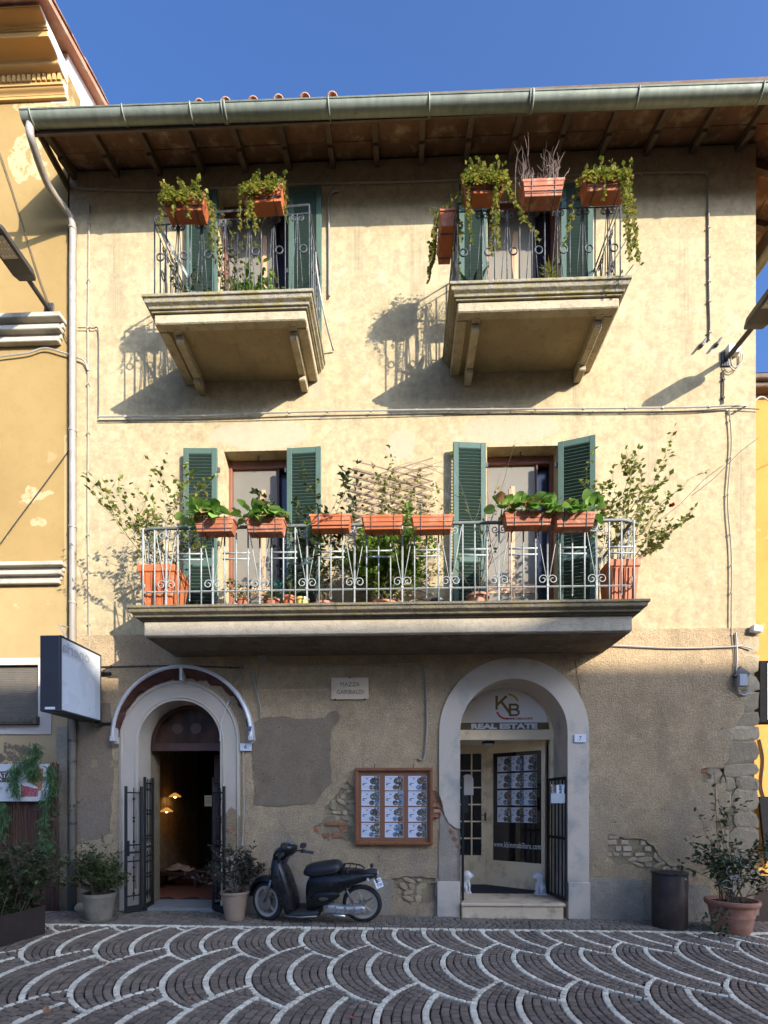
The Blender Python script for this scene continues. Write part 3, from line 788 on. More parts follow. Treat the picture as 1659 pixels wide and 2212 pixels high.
# rubble, bricks and stones in the bare places: each a piece
def inside(poly, x, z):
    c = False; n = len(poly)
    for i in range(n):
        x1, z1 = poly[i]; x2, z2 = poly[(i + 1) % n]
        if (z1 > z) != (z2 > z) and x < (x2 - x1) * (z - z1) / (z2 - z1) + x1: c = not c
    return c
def lump(wd, ht, dp, seed, name, mat):
    g = random.Random(seed); m_ = MB(); n = 9
    ring0 = []; ring1 = []; ring2 = []
    for k in range(n):
        a = 2 * math.pi * k / n + g.uniform(-0.15, 0.15)
        e = 0.75 + 0.35 * g.random()
        cx = max(-0.5, min(0.5, 0.62 * math.cos(a) * e)); cz = max(-0.5, min(0.5, 0.62 * math.sin(a) * e))
        ring0.append((cx * wd, 0.02, cz * ht)); ring1.append((cx * wd, -dp * 0.6, cz * ht)); ring2.append((cx * wd * 0.75, -dp * g.uniform(0.8, 1.1), cz * ht * 0.75))
    m_.rings([ring0, ring1, ring2])
    me = bpy.data.meshes.new(name); me.from_pydata(m_.v, [], m_.f); me.materials.append(mat)
    return me
stone_me = [lump(1, 1, 1, 40 + i, 'stone', M['stone']) for i in range(7)]
brick_me = []
for i in range(4):
    m_ = MB(); m_.box((0, 0, 0), (1, 1, 1))
    bm = bmesh.new(); me = bpy.data.meshes.new('brick'); me.from_pydata(m_.v, [], m_.f); bm.from_mesh(me)
    for v in bm.verts: v.co += Vector((rnd.uniform(-.06, .06), rnd.uniform(-.1, .1), rnd.uniform(-.06, .06)))
    bmesh.ops.bevel(bm, geom=bm.edges[:], offset=0.07, segments=1, affect='EDGES')
    bm.to_mesh(me); bm.free(); me.materials.append(M['brick']); brick_me.append(me)
pbrick = [b.copy() for b in brick_me]
for b in pbrick: b.materials.clear(); b.materials.append(M['palebrick']); b.name = 'brick'
for hi, (poly, sd) in enumerate(bare):
    xs = [p[0] for p in poly]; zs = [p[1] for p in poly]
    z = min(zs)
    while z < max(zs):
        hgt = rnd.uniform(0.05, 0.08)
        x = min(xs) + rnd.uniform(-0.05, 0)
        while x < max(xs):
            L = rnd.uniform(0.07, 0.2)
            r_ = rnd.random()
            if inside(poly, x + L / 2, z + hgt / 2) and (r_ < (0.8 if hi == 2 else 0.66)):
                isb = (hi == 0 and x < wx(742, 1750) and z < wz(700, 1775)) or (hi == 1) or (hi == 3 and r_ < 0.3)
                if hi == 2 and z > wz(1350, 1858): me = rnd.choice(pbrick)
                elif isb and r_ < 0.75: me = rnd.choice(brick_me)
                else: me = rnd.choice(stone_me)
                if me in stone_me: inst(me, lowcore, (x + L / 2, -0.001, z + hgt / 2), (0, rnd.uniform(-.5, .5), 0), (L * rnd.uniform(.7, 1.15), rnd.uniform(0.006, 0.026), hgt * rnd.uniform(.7, 1.6)), 'stone')
                else: inst(me, lowcore, (x + L / 2, 0.0, z + hgt / 2), (0, rnd.uniform(-.1, .1), 0), (L * rnd.uniform(.7, 1), rnd.uniform(0.02, 0.045), hgt * 0.85), 'brick')
            x += L + 0.012
        z += hgt + 0.012
# quoin stones at the bare right corner
z = 0.0
while z < ZP - 0.1:
    hgt = rnd.uniform(0.16, 0.34)
    if z + hgt > ZP - 0.05: hgt = ZP - 0.05 - z
    L = rnd.uniform(0.3, 0.55); x0 = XR - L
    inst(rnd.choice(stone_me), lowcore, (x0 + L / 2 + 0.03, 0.0, z + hgt / 2), (0, rnd.uniform(-.05, .05), 0), (L * 1.05, rnd.uniform(0.018, 0.03), hgt * 1.1), 'stone')
    if rnd.random() < 0.8:
        inst(rnd.choice(stone_me), lowcore, (x0 - 0.08, 0.0, z + hgt / 2), (0, rnd.uniform(-.1, .1), 0), (0.2, 0.02, hgt), 'stone')
    z += hgt * 0.97

# ---- door surrounds
def surround(dd, name, mat, prj, zb, ins):
    mb = MB()
    o = arch(dd['cx'], dd['zs'], dd['ro'], zb); i = arch(dd['cx'], dd['zs'], dd['ri'] - 0.012, zb - 0.002)
    # U shape as one loop
    lo = [(dd['cx'] - dd['ro'], zb)]
    n = 32
    for k in range(n + 1):
        a = math.pi - math.pi * k / n
        lo.append((dd['cx'] + dd['ro'] * math.cos(a), dd['zs'] + dd['ro'] * math.sin(a)))
    lo.append((dd['cx'] + dd['ro'], zb)); ri = dd['ri'] - 0.012
    lo.append((dd['cx'] + ri, zb))
    for k in range(n + 1):
        a = math.pi * k / n
        lo.append((dd['cx'] + ri * math.cos(a), dd['zs'] + ri * math.sin(a)))
    lo.append((dd['cx'] - ri, zb))
    if ins: lo = ins(lo)
    mb.slab(lo[::-1], [], -prj, 0.3 if dd is d6 else 0.58, back=False)
    return mb.build(name, mat, house)
def cut7(lo):
    out = []
    cx, ro, ri = d7['cx'], d7['ro'], d7['ri'] - 0.012
    # the left foot of the surround has broken away above the base
    for p in lo: out.append(p)
    return out
def surround7():
    """right leg + arch complete; left leg broken with an oblique ragged end"""
    cx, zs, ro, ri = d7['cx'], d7['zs'], d7['ro'], d7['ri'] - 0.012
    n = 32; zb = -0.1
    brk = jag(pp([(948, 1716), (956, 1740), (960, 1762), (968, 1778), (980, 1786), (994, 1790)]), 0.04, 0.012, 33, False)
    lo = []
    for k in range(n + 1):
        a = math.pi - math.pi * k / n
        lo.append((cx + ro * math.cos(a), zs + ro * math.sin(a)))
    lo += [(cx + ro, zb), (cx + ri, zb)]
    for k in range(n + 1):
        a = math.pi * k / n
        lo.append((cx + ri * math.cos(a), zs + ri * math.sin(a)))
    lo.append((cx - ri, brk[-1][1]))
    lo += [(max(p[0], cx - ro + 0.001), p[1]) for p in brk[::-1][1:]]
    lo.append((cx - ro, brk[0][1]))
    mb = MB(); mb.slab(lo[::-1], [], -0.052, 0.58, back=False)
    top = mb.build('door_surround', M['surround'], house)
    # patched lower left leg
    mb = MB()
    z1 = brk[-1][1] - 0.03
    mb.slab(jag([(cx - ro - 0.01, zb), (cx - ri, zb), (cx - ri, z1), (cx - ri - 0.1, z1 + 0.02), (cx - ro + 0.02, brk[0][1] - 0.22), (cx - ro, 1.0)], 0.08, 0.008, 5), [], -0.04, 0.58, back=False)
    mb.build('repaired_surround_foot', M['grey_base'], house)
    # broad plinth blocks
    for s_ in (-1, 1):
        mb = MB(); xo = cx + s_ * (ro + 0.03 if s_ < 0 else ro + 0.01); xi = cx + s_ * (ri + 0.002)
        mb.bx(min(xo, xi), max(xo, xi), -0.075, -0.03, -0.1, wz(970, 1903))
        mb.build('plinth_block', M['surround'], house, bevel=0.008)
    for (px, py) in ((975, 1796), (982, 1812), (990, 1828)):
        X, Z = w(px, py); inst(rnd.choice(brick_me), lowcore, (X, -0.035, Z), (0, 0.5, 0), (0.08, 0.03, 0.05), 'brick')
    for (px, py, L) in ((940, 1740, 0.14), (944, 1752, 0.1), (938, 1762, 0.12)):
        X, Z = w(px, py); inst(rnd.choice(brick_me), lowcore, (X, -0.012, Z), (0, 0.05, 0), (L, 0.04, 0.055), 'brick')
surround7()
s6 = surround(d6, 'door_surround', M['surround6'], 0.05, -0.1, None)
mb = MB()   # inner roll moulding of door 6
cx, zs = d6['cx'], d6['zs']
for rr_, th in ((d6['ri'] + 0.03, 0.012), (d6['ro'] - 0.035, 0.016)):
    pts = [Vector((cx - rr_, -0.05, 0.35)), Vector((cx - rr_, -0.05, zs))] + [Vector((cx + rr_ * math.cos(math.pi - math.pi * k / 28), -0.05, zs + rr_ * math.sin(math.pi * k / 28))) for k in range(1, 28)] + [Vector((cx + rr_, -0.05, zs)), Vector((cx + rr_, -0.05, 0.75))]
    mb.tube(pts, th, 6)
mb.build('arch_moulding', M['surround6'], house, smooth=True)
X, Z = w(502, 1775)
mb = MB(); mb.slab(jag([(X - 0.12, Z - 0.5), (X + 0.14, Z - 0.5), (X + 0.14, Z + 0.06), (X, Z + 0.22), (X - 0.13, Z + 0.1)], 0.06, 0.02, 8), [], -0.056, -0.045, back=False)
mb.build('flaked_plaster', M['core'], house)
inst(brick_me[0], lowcore, (X, -0.05, Z - 0.12), (0, 0.2, 0), (0.09, 0.03, 0.07), 'brick')

# ---- french doors
def french(f, name, wood_x, gap):
    x0, x1, z0, z1 = f
    mb = MB(); yb = 0.20
    t = 0.07
    mb.bx(x0, x0 + 0.05, yb, yb + 0.09, z0 + 0.003, z1 - 0.003); mb.bx(x1 - 0.05, x1, yb, yb + 0.09, z0 + 0.003, z1 - 0.003); mb.bx(x0 + 0.051, x1 - 0.051, yb + 0.002, yb + 0.09, z1 - 0.115, z1 - 0.003)
    fr_ = mb.build(name, M['brownframe'], house, bevel=0.006)
    xa = x0 + 0.055; xb = x1 - 0.05 - gap * (x1 - x0)
    mb = MB(); mb.bx(xa, xb, yb + 0.045, yb + 0.055, z0 + 0.02, z1 - 0.12); mb.build('insect_screen', M['screen'], fr_)
    mb = MB(); xc = x0 + wood_x * (x1 - x0)
    mb.bx(xc - 0.03, xc + 0.03, yb + 0.03, yb + 0.044, z0 + 0.02, z1 - 0.42)
    mb.bx(xc - 0.055, xc - 0.033, yb + 0.034, yb + 0.044, z0 + 0.02, z1 - 0.45)
    mb.build('pale_stile', M['palewood'], fr_, bevel=0.003)
    mb = MB(); mb.bx(xa, xb, yb + 0.036, yb + 0.0445, z0 + 0.62, z0 + 0.76); mb.build('pale_rail', M['palewood'], fr_, bevel=0.003)
    mb = MB(); mb.bx(xb, x1 - 0.05, yb + 0.12, yb + 0.14, z0 + 0.02, z1 - 0.12); mb.build('pane', M['gapdark'], fr_)  # dark sheet standing in for the unlit room in the open gap
    mb = MB(); mb.bx(xb, xb + 0.03, yb + 0.02, yb + 0.09, z0 + 0.02, z1 - 0.12); mb.build('stile', M['darkwood'], fr_, bevel=0.004)
    mb = MB(); mb.bx(x0 - 0.06, x1 + 0.06, -0.02, yb - 0.02, z0 - 0.05, z0 + 0.015); mb.build('threshold', M['slab1'], fr_, bevel=0.006)
    return fr_
for f, wx_, gp in ((F1[0], 0.55, 0.17), (F1[1], 0.42, 0.20), (F2[0], 0.6, 0.2), (F2[1], 0.45, 0.25)): french(f, 'french_door', wx_, gp)
# door stay hooks in the lintels
for f in F1:
    mb = MB(); xc = (f[0] + f[1]) / 2; mb.tube([(xc, 0.12, f[3]), (xc, 0.12, f[3] - 0.05), (xc + 0.05, 0.1, f[3] - 0.06)], 0.008, 5)
    mb.build('hook', M['iron'], house)

# ---- shutters: frame of stiles and rails, every slat its own piece
SLW = 0.40
m_ = MB(); m_.box((0, 0, 0), (1, 0.055, 0.008), (R(-38), 0, 0))
slat_me = bpy.data.meshes.new('slat'); slat_me.from_pydata(m_.v, [], m_.f); slat_me.materials.append(M['shutter'])
def shutter(x0, x1, z0, z1, yaw, hinge, name='shutter'):
    wd = x1 - x0; ht = z1 - z0
    mb = MB(); y0, y1 = -0.022, 0.022; st = 0.075
    mb.bx(-wd / 2, -wd / 2 + st, y0, y1, 0, ht); mb.bx(wd / 2 - st, wd / 2, y0, y1, 0, ht)
    mid = 0.36 * ht
    for a, b in ((0, 0.13), (mid - 0.06, mid + 0.06), (ht - 0.085, ht)): mb.bx(-wd / 2 + st + 0.001, wd / 2 - st - 0.001, y0 + 0.003, y1 - 0.003, a, b)
    me_o = mb.build(name, M['shutter'], house, bevel=0.004)
    hx = x0 if hinge < 0 else x1
    c = Vector((hx, -0.075, z0)) + Vector((math.cos(yaw), math.sin(yaw), 0)) * (wd / 2) * (1 if hinge < 0 else -1)
    me_o.location = c; me_o.rotation_euler = (0, 0, yaw)
    for a, b in ((0.13, mid - 0.06), (mid + 0.06, ht - 0.085)):
        k = int((b - a) / 0.047)
        for i in range(k):
            o = inst(slat_me, me_o, (0, 0.002, a + (i + 0.5) * (b - a) / k), None, (wd - 2 * st + 0.012, 1, 1), 'slat', world=False)
    for zz in (0.3, 1.2, ht - 0.3):
        m2 = MB(); m2.box(((wd / 2 + 0.01) * hinge, 0.01, zz), (0.05, 0.03, 0.06)); h = m2.build('hinge', M['iron'], house); h.parent = me_o
    return me_o
def shpair(l, r, zb, ytl, ytr, yawl=0, yawr=0):
    shutter(wx(l[0], 1100, -0.075), wx(l[1], 1100, -0.075), zb + 0.07, wz(l[0], ytl, -0.075), yawl, 1)
    shutter(wx(r[0], 1100, -0.075), wx(r[1], 1100, -0.075), zb + 0.07, wz(r[0], ytr, -0.075), yawr, -1)
shpair((398, 469), (620, 694), Z1, 971, 970, R(2), R(-3))
shpair((978, 1049), (1205, 1281), Z1, 960, 957, R(5), R(-16))
shpair((405, 470), (624, 695), Z2, 415, 408, R(3), R(-2))
shpair((991, 1051), (1211, 1279), Z2, 404, 400, R(2), R(-3))

# ---- balcony slabs
def prof_slab(name, x0, x1, yf, prof, mat, parent):
    """moulded slab: rectangular plan whose front and sides step in following prof (inset, z)"""
    mb = MB(); rings = []
    for ins_, z in prof:
        rings.append([(x0 + ins_, yf + ins_, z), (x1 - ins_, yf + ins_, z), (x1 - ins_, 0.0, z), (x0 + ins_, 0.0, z)])
    mb.rings(rings)
    return mb.build(name, mat, parent, fix=True, bevel=0.004)
def balcony2(xl, xr, zt, moss):
    lp = prof_slab('balcony', xl, xr, -1.05, [(0.0, zt), (0.0, zt - 0.035), (0.02, zt - 0.045), (0.025, zt - 0.085), (0.06, zt - 0.11), (0.062, zt - 0.135), (0.085, zt - 0.14), (0.085, zt - 0.16)], moss, house)
    a = 0.11; zb = zt - 0.16; zs_ = zt - 0.28
    mb = MB()
    # fascia ring as three beams and a recessed soffit
    mb.bx(xl + a, xr - a, -1.05 + a, -1.05 + a + 0.12, zs_, zb)
    mb.bx(xl + a, xl + a + 0.14, -1.05 + a + 0.121, 0, zs_ + 0.002, zb); mb.bx(xr - a - 0.14, xr - a, -1.05 + a + 0.121, 0, zs_ + 0.002, zb)
    mb.build('fascia', M['slab'], lp, bevel=0.012)
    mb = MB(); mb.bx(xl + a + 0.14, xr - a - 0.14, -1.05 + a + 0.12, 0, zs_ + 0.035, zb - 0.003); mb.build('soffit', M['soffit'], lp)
    for xc in (xl + 0.36, xr - 0.30):
        mb = MB()
        mb.bx(xc - 0.05, xc + 0.05, -0.86, -0.78, zs_ - 0.005, zs_ + 0.03)
        mb.bx(xc - 0.05, xc + 0.05, -0.775, 0, zs_ - 0.085, zs_ + 0.034); mb.bx(xc - 0.049, xc + 0.049, -0.22, 0, zs_ - 0.15, zs_ - 0.086)
        mb.build('corbel', M['slab'], lp, bevel=0.01)
    return lp
b2 = [(wx(305, 638, -1.05), wx(676, 624, -1.05), Z2), (wx(971, 610, -1.05), wx(1366, 600, -1.05), Z2 + 0.03)]
balcony2(*b2[0], M['lip']); balcony2(*b2[1], M['lip'])
b1x0, b1x1 = wx(272, 1308, -1.05), wx(1406, 1293, -1.05)
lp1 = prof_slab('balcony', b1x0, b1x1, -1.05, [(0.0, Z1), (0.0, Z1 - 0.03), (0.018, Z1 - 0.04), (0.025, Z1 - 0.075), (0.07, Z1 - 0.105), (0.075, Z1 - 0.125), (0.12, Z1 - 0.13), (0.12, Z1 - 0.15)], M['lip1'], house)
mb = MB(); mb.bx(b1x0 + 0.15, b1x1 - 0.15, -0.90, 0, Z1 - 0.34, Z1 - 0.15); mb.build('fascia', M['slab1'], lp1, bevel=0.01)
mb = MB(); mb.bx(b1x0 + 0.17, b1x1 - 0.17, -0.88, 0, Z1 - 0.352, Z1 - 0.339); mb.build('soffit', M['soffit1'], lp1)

# ---- railings
def spiral(c, r0, r1, a0, turns, n=16, ax=(1, 0, 0)):
    ax = Vector(ax); pts = []
    for k in range(n + 1):
        t = k / n; a = a0 + turns * 2 * math.pi * t; r = r0 + (r1 - r0) * t
        pts.append(Vector(c) + ax * (r * math.cos(a)) + Vector((0, 0, r * math.sin(a))))
    return pts
def me_from(mb, name, mat):
    me = bpy.data.meshes.new(name); me.from_pydata(mb.v, [], mb.f); me.materials.append(mat)
    me.polygons.foreach_set('use_smooth', [True] * len(me.polygons)); return me
def runs(xl, xr, yf):
    """the three sides of a railing: (start, direction, length)"""
    return [(Vector((xl, 0, 0)), Vector((0, 1, 0)), -yf, True), (Vector((xl, yf, 0)), Vector((1, 0, 0)), xr - xl, False), (Vector((xr, 0, 0)), Vector((0, 1, 0)), -yf, True)]
# first floor
rx0, rx1, ry = wx(309, 1200, -0.95), wx(1369, 1200, -0.95), -0.95
zt1 = wz(840, 1133, -0.95); zb1 = wz(840, 1272, -0.95)
mb = MB()
mb.tube(bez([(rx0, 0.0, zt1), (rx0, -0.80, zt1), (rx0 + 0.05, -0.92, zt1), (rx0 + 0.16, ry, zt1)], 5) + bez([(rx1 - 0.16, ry, zt1), (rx1 - 0.05, -0.92, zt1), (rx1, -0.80, zt1), (rx1, 0, zt1)], 5), 0.022, 8)
rail1 = mb.build('railing', M['railgreen'], house, smooth=True)
mb = MB(); mb.tube(bez([(rx0, 0.0, zb1), (rx0, -0.85, zb1), (rx0 + 0.03, -0.93, zb1), (rx0 + 0.1, ry, zb1)], 5) + bez([(rx1 - 0.1, ry, zb1), (rx1 - 0.03, -0.93, zb1), (rx1, -0.85, zb1), (rx1, 0, zb1)], 5), 0.011, 4)
mb.build('bottom_rail', M['paleiron'], rail1)
hb = zt1 - Z1
straight = MB(); straight.box((0, 0, hb / 2), (0.016, 0.016, hb)); straight = me_from(straight, 'baluster', M['paleiron'])
short = MB(); short.box((0, 0, hb / 2 + 0.05), (0.016, 0.016, hb - 0.10)); short.box((0, 0, 0.085), (0.016, 0.016, 0.03), tap=0.2); short = me_from(short, 'baluster', M['paleiron'])
tw = MB(); rg = []
for k in range(41):
    z = hb * k / 40; a = 0 if (z < 0.28 or z > hb - 0.12) else (z - 0.28) * 62
    rg.append([Vector((0.0125 * math.cos(a + R(45) + i * R(90)), 0.0125 * math.sin(a + R(45) + i * R(90)), z)) for i in range(4)])
tw.rings(rg); tw.bx(-0.014, 0.014, -0.014, 0.014, 0.20, 0.235); twist = me_from(tw, 'baluster', M['paleiron'])
for p in twist.polygons: p.use_smooth = False
stp = 0.148
def scrollpair(zc, up, r):
    m = MB()
    for sx in (-1, 1):
        pts = [Vector((0, 0, zc + up * r * -1.0))] + [Vector((sx * r * 0.98 + sx * (-1) * (r * (1 - 0.75 * t) * math.cos(a)) * 1.0, 0, zc + up * (r * (1 - 0.75 * t)) * math.sin(a))) for t, a in [(k / 22, math.pi * 2.6 * k / 22) for k in range(23)]]
        m.tube(pts, 0.0065, 5)
    return me_from(m, 'scroll', M['paleiron'])
scr_lo = scrollpair(0.29, 1, 0.062); scr_hi = scrollpair(hb - 0.085, -1, 0.05)
vee = MB()
for sx in (-1, 1): vee.tube([(sx * 0.012, 0, 0.27), (sx * stp * 0.92, 0, hb - 0.04)], 0.006, 5)
vee = me_from(vee, 'diagonal_rod', M['paleiron'])
cross = MB()
for z in (hb * 0.60, hb * 0.675): cross.box((0, 0, z), (stp * 2.35, 0.012, 0.018))
cross = me_from(cross, 'cross_bar', M['paleiron'])
def place1(org, dr, n, start, rot):
    for i in range(n):
        ph = (i + start) % 4
        pnt = org + dr * (i * stp) + Vector((0, 0, Z1))
        inst({0: straight, 1: straight, 2: twist, 3: straight}[ph] if not (ph == 0 and i > 0) else short, rail1, pnt, (0, 0, rot))
        if ph == 2 and 0 < i:
            inst(vee, rail1, pnt, (0, 0, rot)); inst(scr_lo, rail1, pnt, (0, 0, rot)); inst(scr_hi, rail1, pnt, (0, 0, rot))
        if ph == 0 and i > 0: inst(cross, rail1, pnt, (0, 0, rot))
nb = int((rx1 - rx0) / stp)
stp = (rx1 - rx0) / nb
place1(Vector((rx0, ry, 0)), Vector((1, 0, 0)), nb + 1, 0, 0)
place1(Vector((rx0, -0.06, 0)), Vector((0, -1, 0)), 6, 1, R(90)); place1(Vector((rx1, -0.06, 0)), Vector((0, -1, 0)), 6, 1, R(90))
# second floor
def railing2(xl, xr, zfl, zl, zr, rings_y):
    yf = -0.95
    H_ = 0.5 * (zl + zr) - zfl
    mb = MB()
    mb.tube([(xl, 0, zl), (xl, yf, zl), (xr, yf, zr), (xr, 0, zr)], 0.013, 4)
    rl = mb.build('railing', M['iron'], house)
    dz = 0.105
    mb = MB(); mb.tube([(xl, 0, zl - dz), (xl, yf, zl - dz), (xr, yf, zr - dz), (xr, 0, zr - dz)], 0.009, 4); mb.build('upper_rail', M['iron'], rl)
    mb = MB(); mb.tube([(xl, 0, zfl + 0.035), (xl, yf, zfl + 0.035), (xr, yf, zfl + 0.035), (xr, 0, zfl + 0.035)], 0.008, 4); mb.build('bottom_rail', M['iron'], rl)
    bar = MB(); bar.box((0, 0, 0.5), (0.013, 0.013, 1)); bar = me_from(bar, 'baluster', M['iron'])
    inv = MB(); 
    for sx in (-1, 1): inv.tube([(sx * 0.008, 0, H_ - dz - 0.02), (sx * 0.075, 0, 0.04)], 0.0055, 5)
    inv = me_from(inv, 'diagonal_rod', M['iron'])
    rn = MB(); rn.tube([Vector((0.046 * math.cos(a), 0, 0.046 * math.sin(a))) for a in [2 * math.pi * k / 20 for k in range(21)]], 0.009, 5, cap=False); rn = me_from(rn, 'ring', M['iron'])
    sc = MB()
    for sx in (-1, 1): sc.tube(spiral((sx * 0.045, 0, 0), 0.042, 0.012, math.pi / 2, -sx * 1.4, 14), 0.006, 5)
    sc = me_from(sc, 'scroll', M['iron'])
    lo = MB(); lo.tube([Vector((0.03 * math.cos(a), 0, 0.03 * math.sin(a))) for a in [math.pi * k / 10 for k in range(11)]], 0.006, 5); lo = me_from(lo, 'loop', M['iron'])
    def side(org, dr, L, rot, za, zb_):
        n = max(2, round(L / 0.155)); s_ = L / n
        for i in range(n + 1):
            t = i / n; p = org + dr * (i * s_); hh = za + (zb_ - za) * t - zfl
            inst(bar, rl, p + Vector((0, 0, zfl)), (0, 0, rot), (1, 1, hh - (0 if i in (0, n) else dz)))
            if 0 < i < n:
                if i % 2 == 0:
                    inst(inv, rl, p + Vector((0, 0, zfl)), (0, 0, rot))
                    inst(sc, rl, p + Vector((0, 0, zfl + hh - dz - 0.055)), (0, 0, rot))
            if i < n:
                q = p + dr * (s_ / 2)
                if i % 2 == 0: inst(rn, rl, q + Vector((0, -0.002, zfl + rings_y * hh)), (0, 0, rot))
                inst(lo, rl, q + Vector((0, 0, zfl + 0.035)), (0, 0, rot))
    side(Vector((xl, yf, 0)), Vector((1, 0, 0)), xr - xl, 0, zl, zr)
    side(Vector((xl, -0.05, 0)), Vector((0, -1, 0)), 0.9, R(90), zl, zl); side(Vector((xr, -0.05, 0)), Vector((0, -1, 0)), 0.9, R(90), zr, zr)
    return rl
R2 = [(wx(334, 550, -0.95), wx(668, 550, -0.95), b2[0][2], wz(334, 469, -0.95), wz(668, 442, -0.95)), (wx(988, 520, -0.95), wx(1340, 520, -0.95), b2[1][2], wz(990, 440, -0.95), wz(1340, 428, -0.95))]
rl_a = railing2(*R2[0], 0.52)
rl_b = railing2(*R2[1], 0.42)
# a bracing bar on the left railing and the stay on its right side
mb = MB(); a = P(350, 500, -0.93); b = P(408, 602, -0.90); mb.bar(a, b, 0.02, 0.03); mb.build('brace', M['paleiron'], rl_a)
mb = MB(); xx = R2[0][1]
mb.tube(bez([(xx, -0.5, R2[0][4] - 0.1), (xx + 0.01, -0.4, R2[0][4] - 0.3), (xx + 0.1, -0.35, b2[0][2] + 0.35), (xx + 0.18, -0.02, b2[0][2] + 0.15)], 5), 0.012, 6); mb.build('stay', M['greywire'], rl_a, smooth=True)

# ================================================================== EAVES AND ROOF OF THE HOUSE
SL = 0.34
def zb_(y): return 10.89 + SL * y          # underside of the eave boards
yE = -0.75
# roof body (hip at the right end)
ex0, ex1, ey1 = XL - 0.03, XR + 0.80, 9.8
rz = 10.99 + SL * 4.5
def zr_(y): return zb_(y) + 0.10
mb = MB()
A = (ex0, yE, zr_(yE)); B = (ex1, yE, zr_(yE)); C = (ex1, ey1, zr_(yE)); D_ = (ex0, ey1, zr_(yE)); R1 = (ex0, 4.5, zr_(4.5)); R2_ = (1.0, 4.5, zr_(4.5))
dn = lambda p: (p[0], p[1], p[2] - 0.07)
mb.add([A, B, C, D_, R1, R2_, dn(A), dn(B), dn(C), dn(D_), dn(R1), dn(R2_)], [(0, 1, 5, 4), (1, 2, 5), (2, 3, 4, 5), (6, 10, 11, 7), (7, 11, 8), (8, 11, 10, 9), (0, 6, 7, 1), (1, 7, 8, 2), (2, 8, 9, 3), (0, 4, 10, 6), (4, 3, 9, 10)])
roof = mb.build('roof', M['tile'], house)
# clay eave tiles peeping over the gutter
m_ = MB(); rg = []
for k in range(2):
    y = k * 0.42; ro = 0.078 - 0.012 * k
    rg.append([Vector((rr * math.cos(a), y, rr * math.sin(a))) for rr, aa in ((ro, range(0, 9)), (ro - 0.016, range(8, -1, -1))) for a in [math.pi * j / 8 for j in aa]])
m_.rings(rg)
tile_me = me_from(m_, 'roof_tile', M['tile'])
for i in range(52):
    x = ex0 + 0.12 + i * 0.205
    inst(tile_me, roof, (x + rnd.uniform(-0.01, 0.01), yE + 0.05 + rnd.uniform(-0.02, 0.02), zr_(yE) - 0.075), (math.atan(SL), 0, rnd.uniform(-.03, .03)))
for px in (425, 483, 543, 598, 656, 716):
    X, Z = w(px, 222, -0.8); inst(tile_me, roof, (X, yE + 0.03, zr_(yE) + 0.01 + rnd.uniform(-.01, .012)), (math.atan(SL), 0, rnd.uniform(-.05, .05)))
# eave boards: terracotta tiles in three courses between the rafters, each a piece
RXs = [-4.78 + 0.635 * i for i in range(17)]
th = math.atan(SL)
raft = MB(); raft.box((0, -0.36, 0), (0.075, 0.78, 0.085)); raft.box((0, -0.18, -0.06), (0.07, 0.36, 0.04)); raft.box((0, -0.775, 0.02), (0.072, 0.05, 0.045))
raft = me_from(raft, 'rafter', M['rafter'])
for p in raft.polygons: p.use_smooth = False
for i, x in enumerate(RXs):
    inst(raft, roof, (x, 0.0, zb_(0) - 0.052), (th, 0, rnd.uniform(-.012, .012)))
til = MB(); til.box((0, 0, 0), (1, 1, 1)); til = me_from(til, 'eave_tile', M['pianella'])
for p in til.polygons: p.use_smooth = False
for i in range(len(RXs) - 1):
    xa, xb = RXs[i] + 0.0, RXs[i + 1]
    for j in range(3):
        y = -0.13 - 0.262 * j
        inst(til, roof, ((xa + xb) / 2, y, zb_(y) + 0.008 + rnd.uniform(-0.004, 0.004)), (th + rnd.uniform(-.012, .012), rnd.uniform(-.006, .006), 0), (xb - xa - 0.006, 0.264, 0.016))
for s_ in range(10):   # right-hand eave return
    y = -0.45 + s_ * 0.63
    o = inst(raft, roof, (XR, y, zb_(0) - 0.052), (th, 0, R(90)))
for j in range(3):
    xx = XR + 0.13 + 0.262 * j
    for k in range(9):
        inst(til, roof, (xx, -0.15 + k * 0.63, zb_(-0.13 - 0.262 * j) + 0.008), (0, th, 0), (0.264, 0.62, 0.016))
mb = MB(); mb.bx(ex0, ex1, yE - 0.012, yE + 0.012, zb_(yE) - 0.235, zb_(yE) + 0.09); mb.bx(ex1 - 0.012, ex1 + 0.012, yE + 0.013, 9.5, zb_(yE) - 0.235, zb_(yE) + 0.09); mb.build('eave_light_stop', M['rafter'], roof)  # boards added behind the gutter to stop sun leaking onto the wall
mb = MB(); mb.bx(ex0, ex0 + 0.03, yE + 0.013, 0.0, zb_(yE) - 0.06, zb_(yE) + 0.07); mb.build('verge_board', M['rafter'], roof)
# gutter
def gutz(x): return 10.525 - 0.009 * (x + 4.9)
def gutter(a, b, name):
    mb = MB(); rings = []
    d = (b - a).normalized(); sd = Vector((d.y, -d.x, 0))
    n = 14; ro, ri = 0.092, 0.084
    for p in (a, b):
        z = gutz(p.x)
        pts = [(ro * math.cos(t), -ro * math.sin(t)) for t in [math.pi * k / n for k in range(n + 1)]] + [(ri * math.cos(t), -ri * math.sin(t)) for t in [math.pi * (n - k) / n for k in range(n + 1)]]
        rings.append([Vector((p.x, p.y, z)) + sd * q[0] + Vector((0, 0, q[1])) for q in pts])
    mb.rings(rings)
    z = gutz(a.x); mb.tube([Vector((a.x, a.y, gutz(a.x))) + sd * (ro), Vector((b.x, b.y, gutz(b.x))) + sd * ro], 0.011, 6)
    return mb.build(name, M['gutter'], house, smooth=True, auto=40)
gy = yE - 0.075
g1 = gutter(Vector((ex0 - 0.02, gy, 0)), Vector((ex1 + 0.1, gy, 0)), 'gutter')
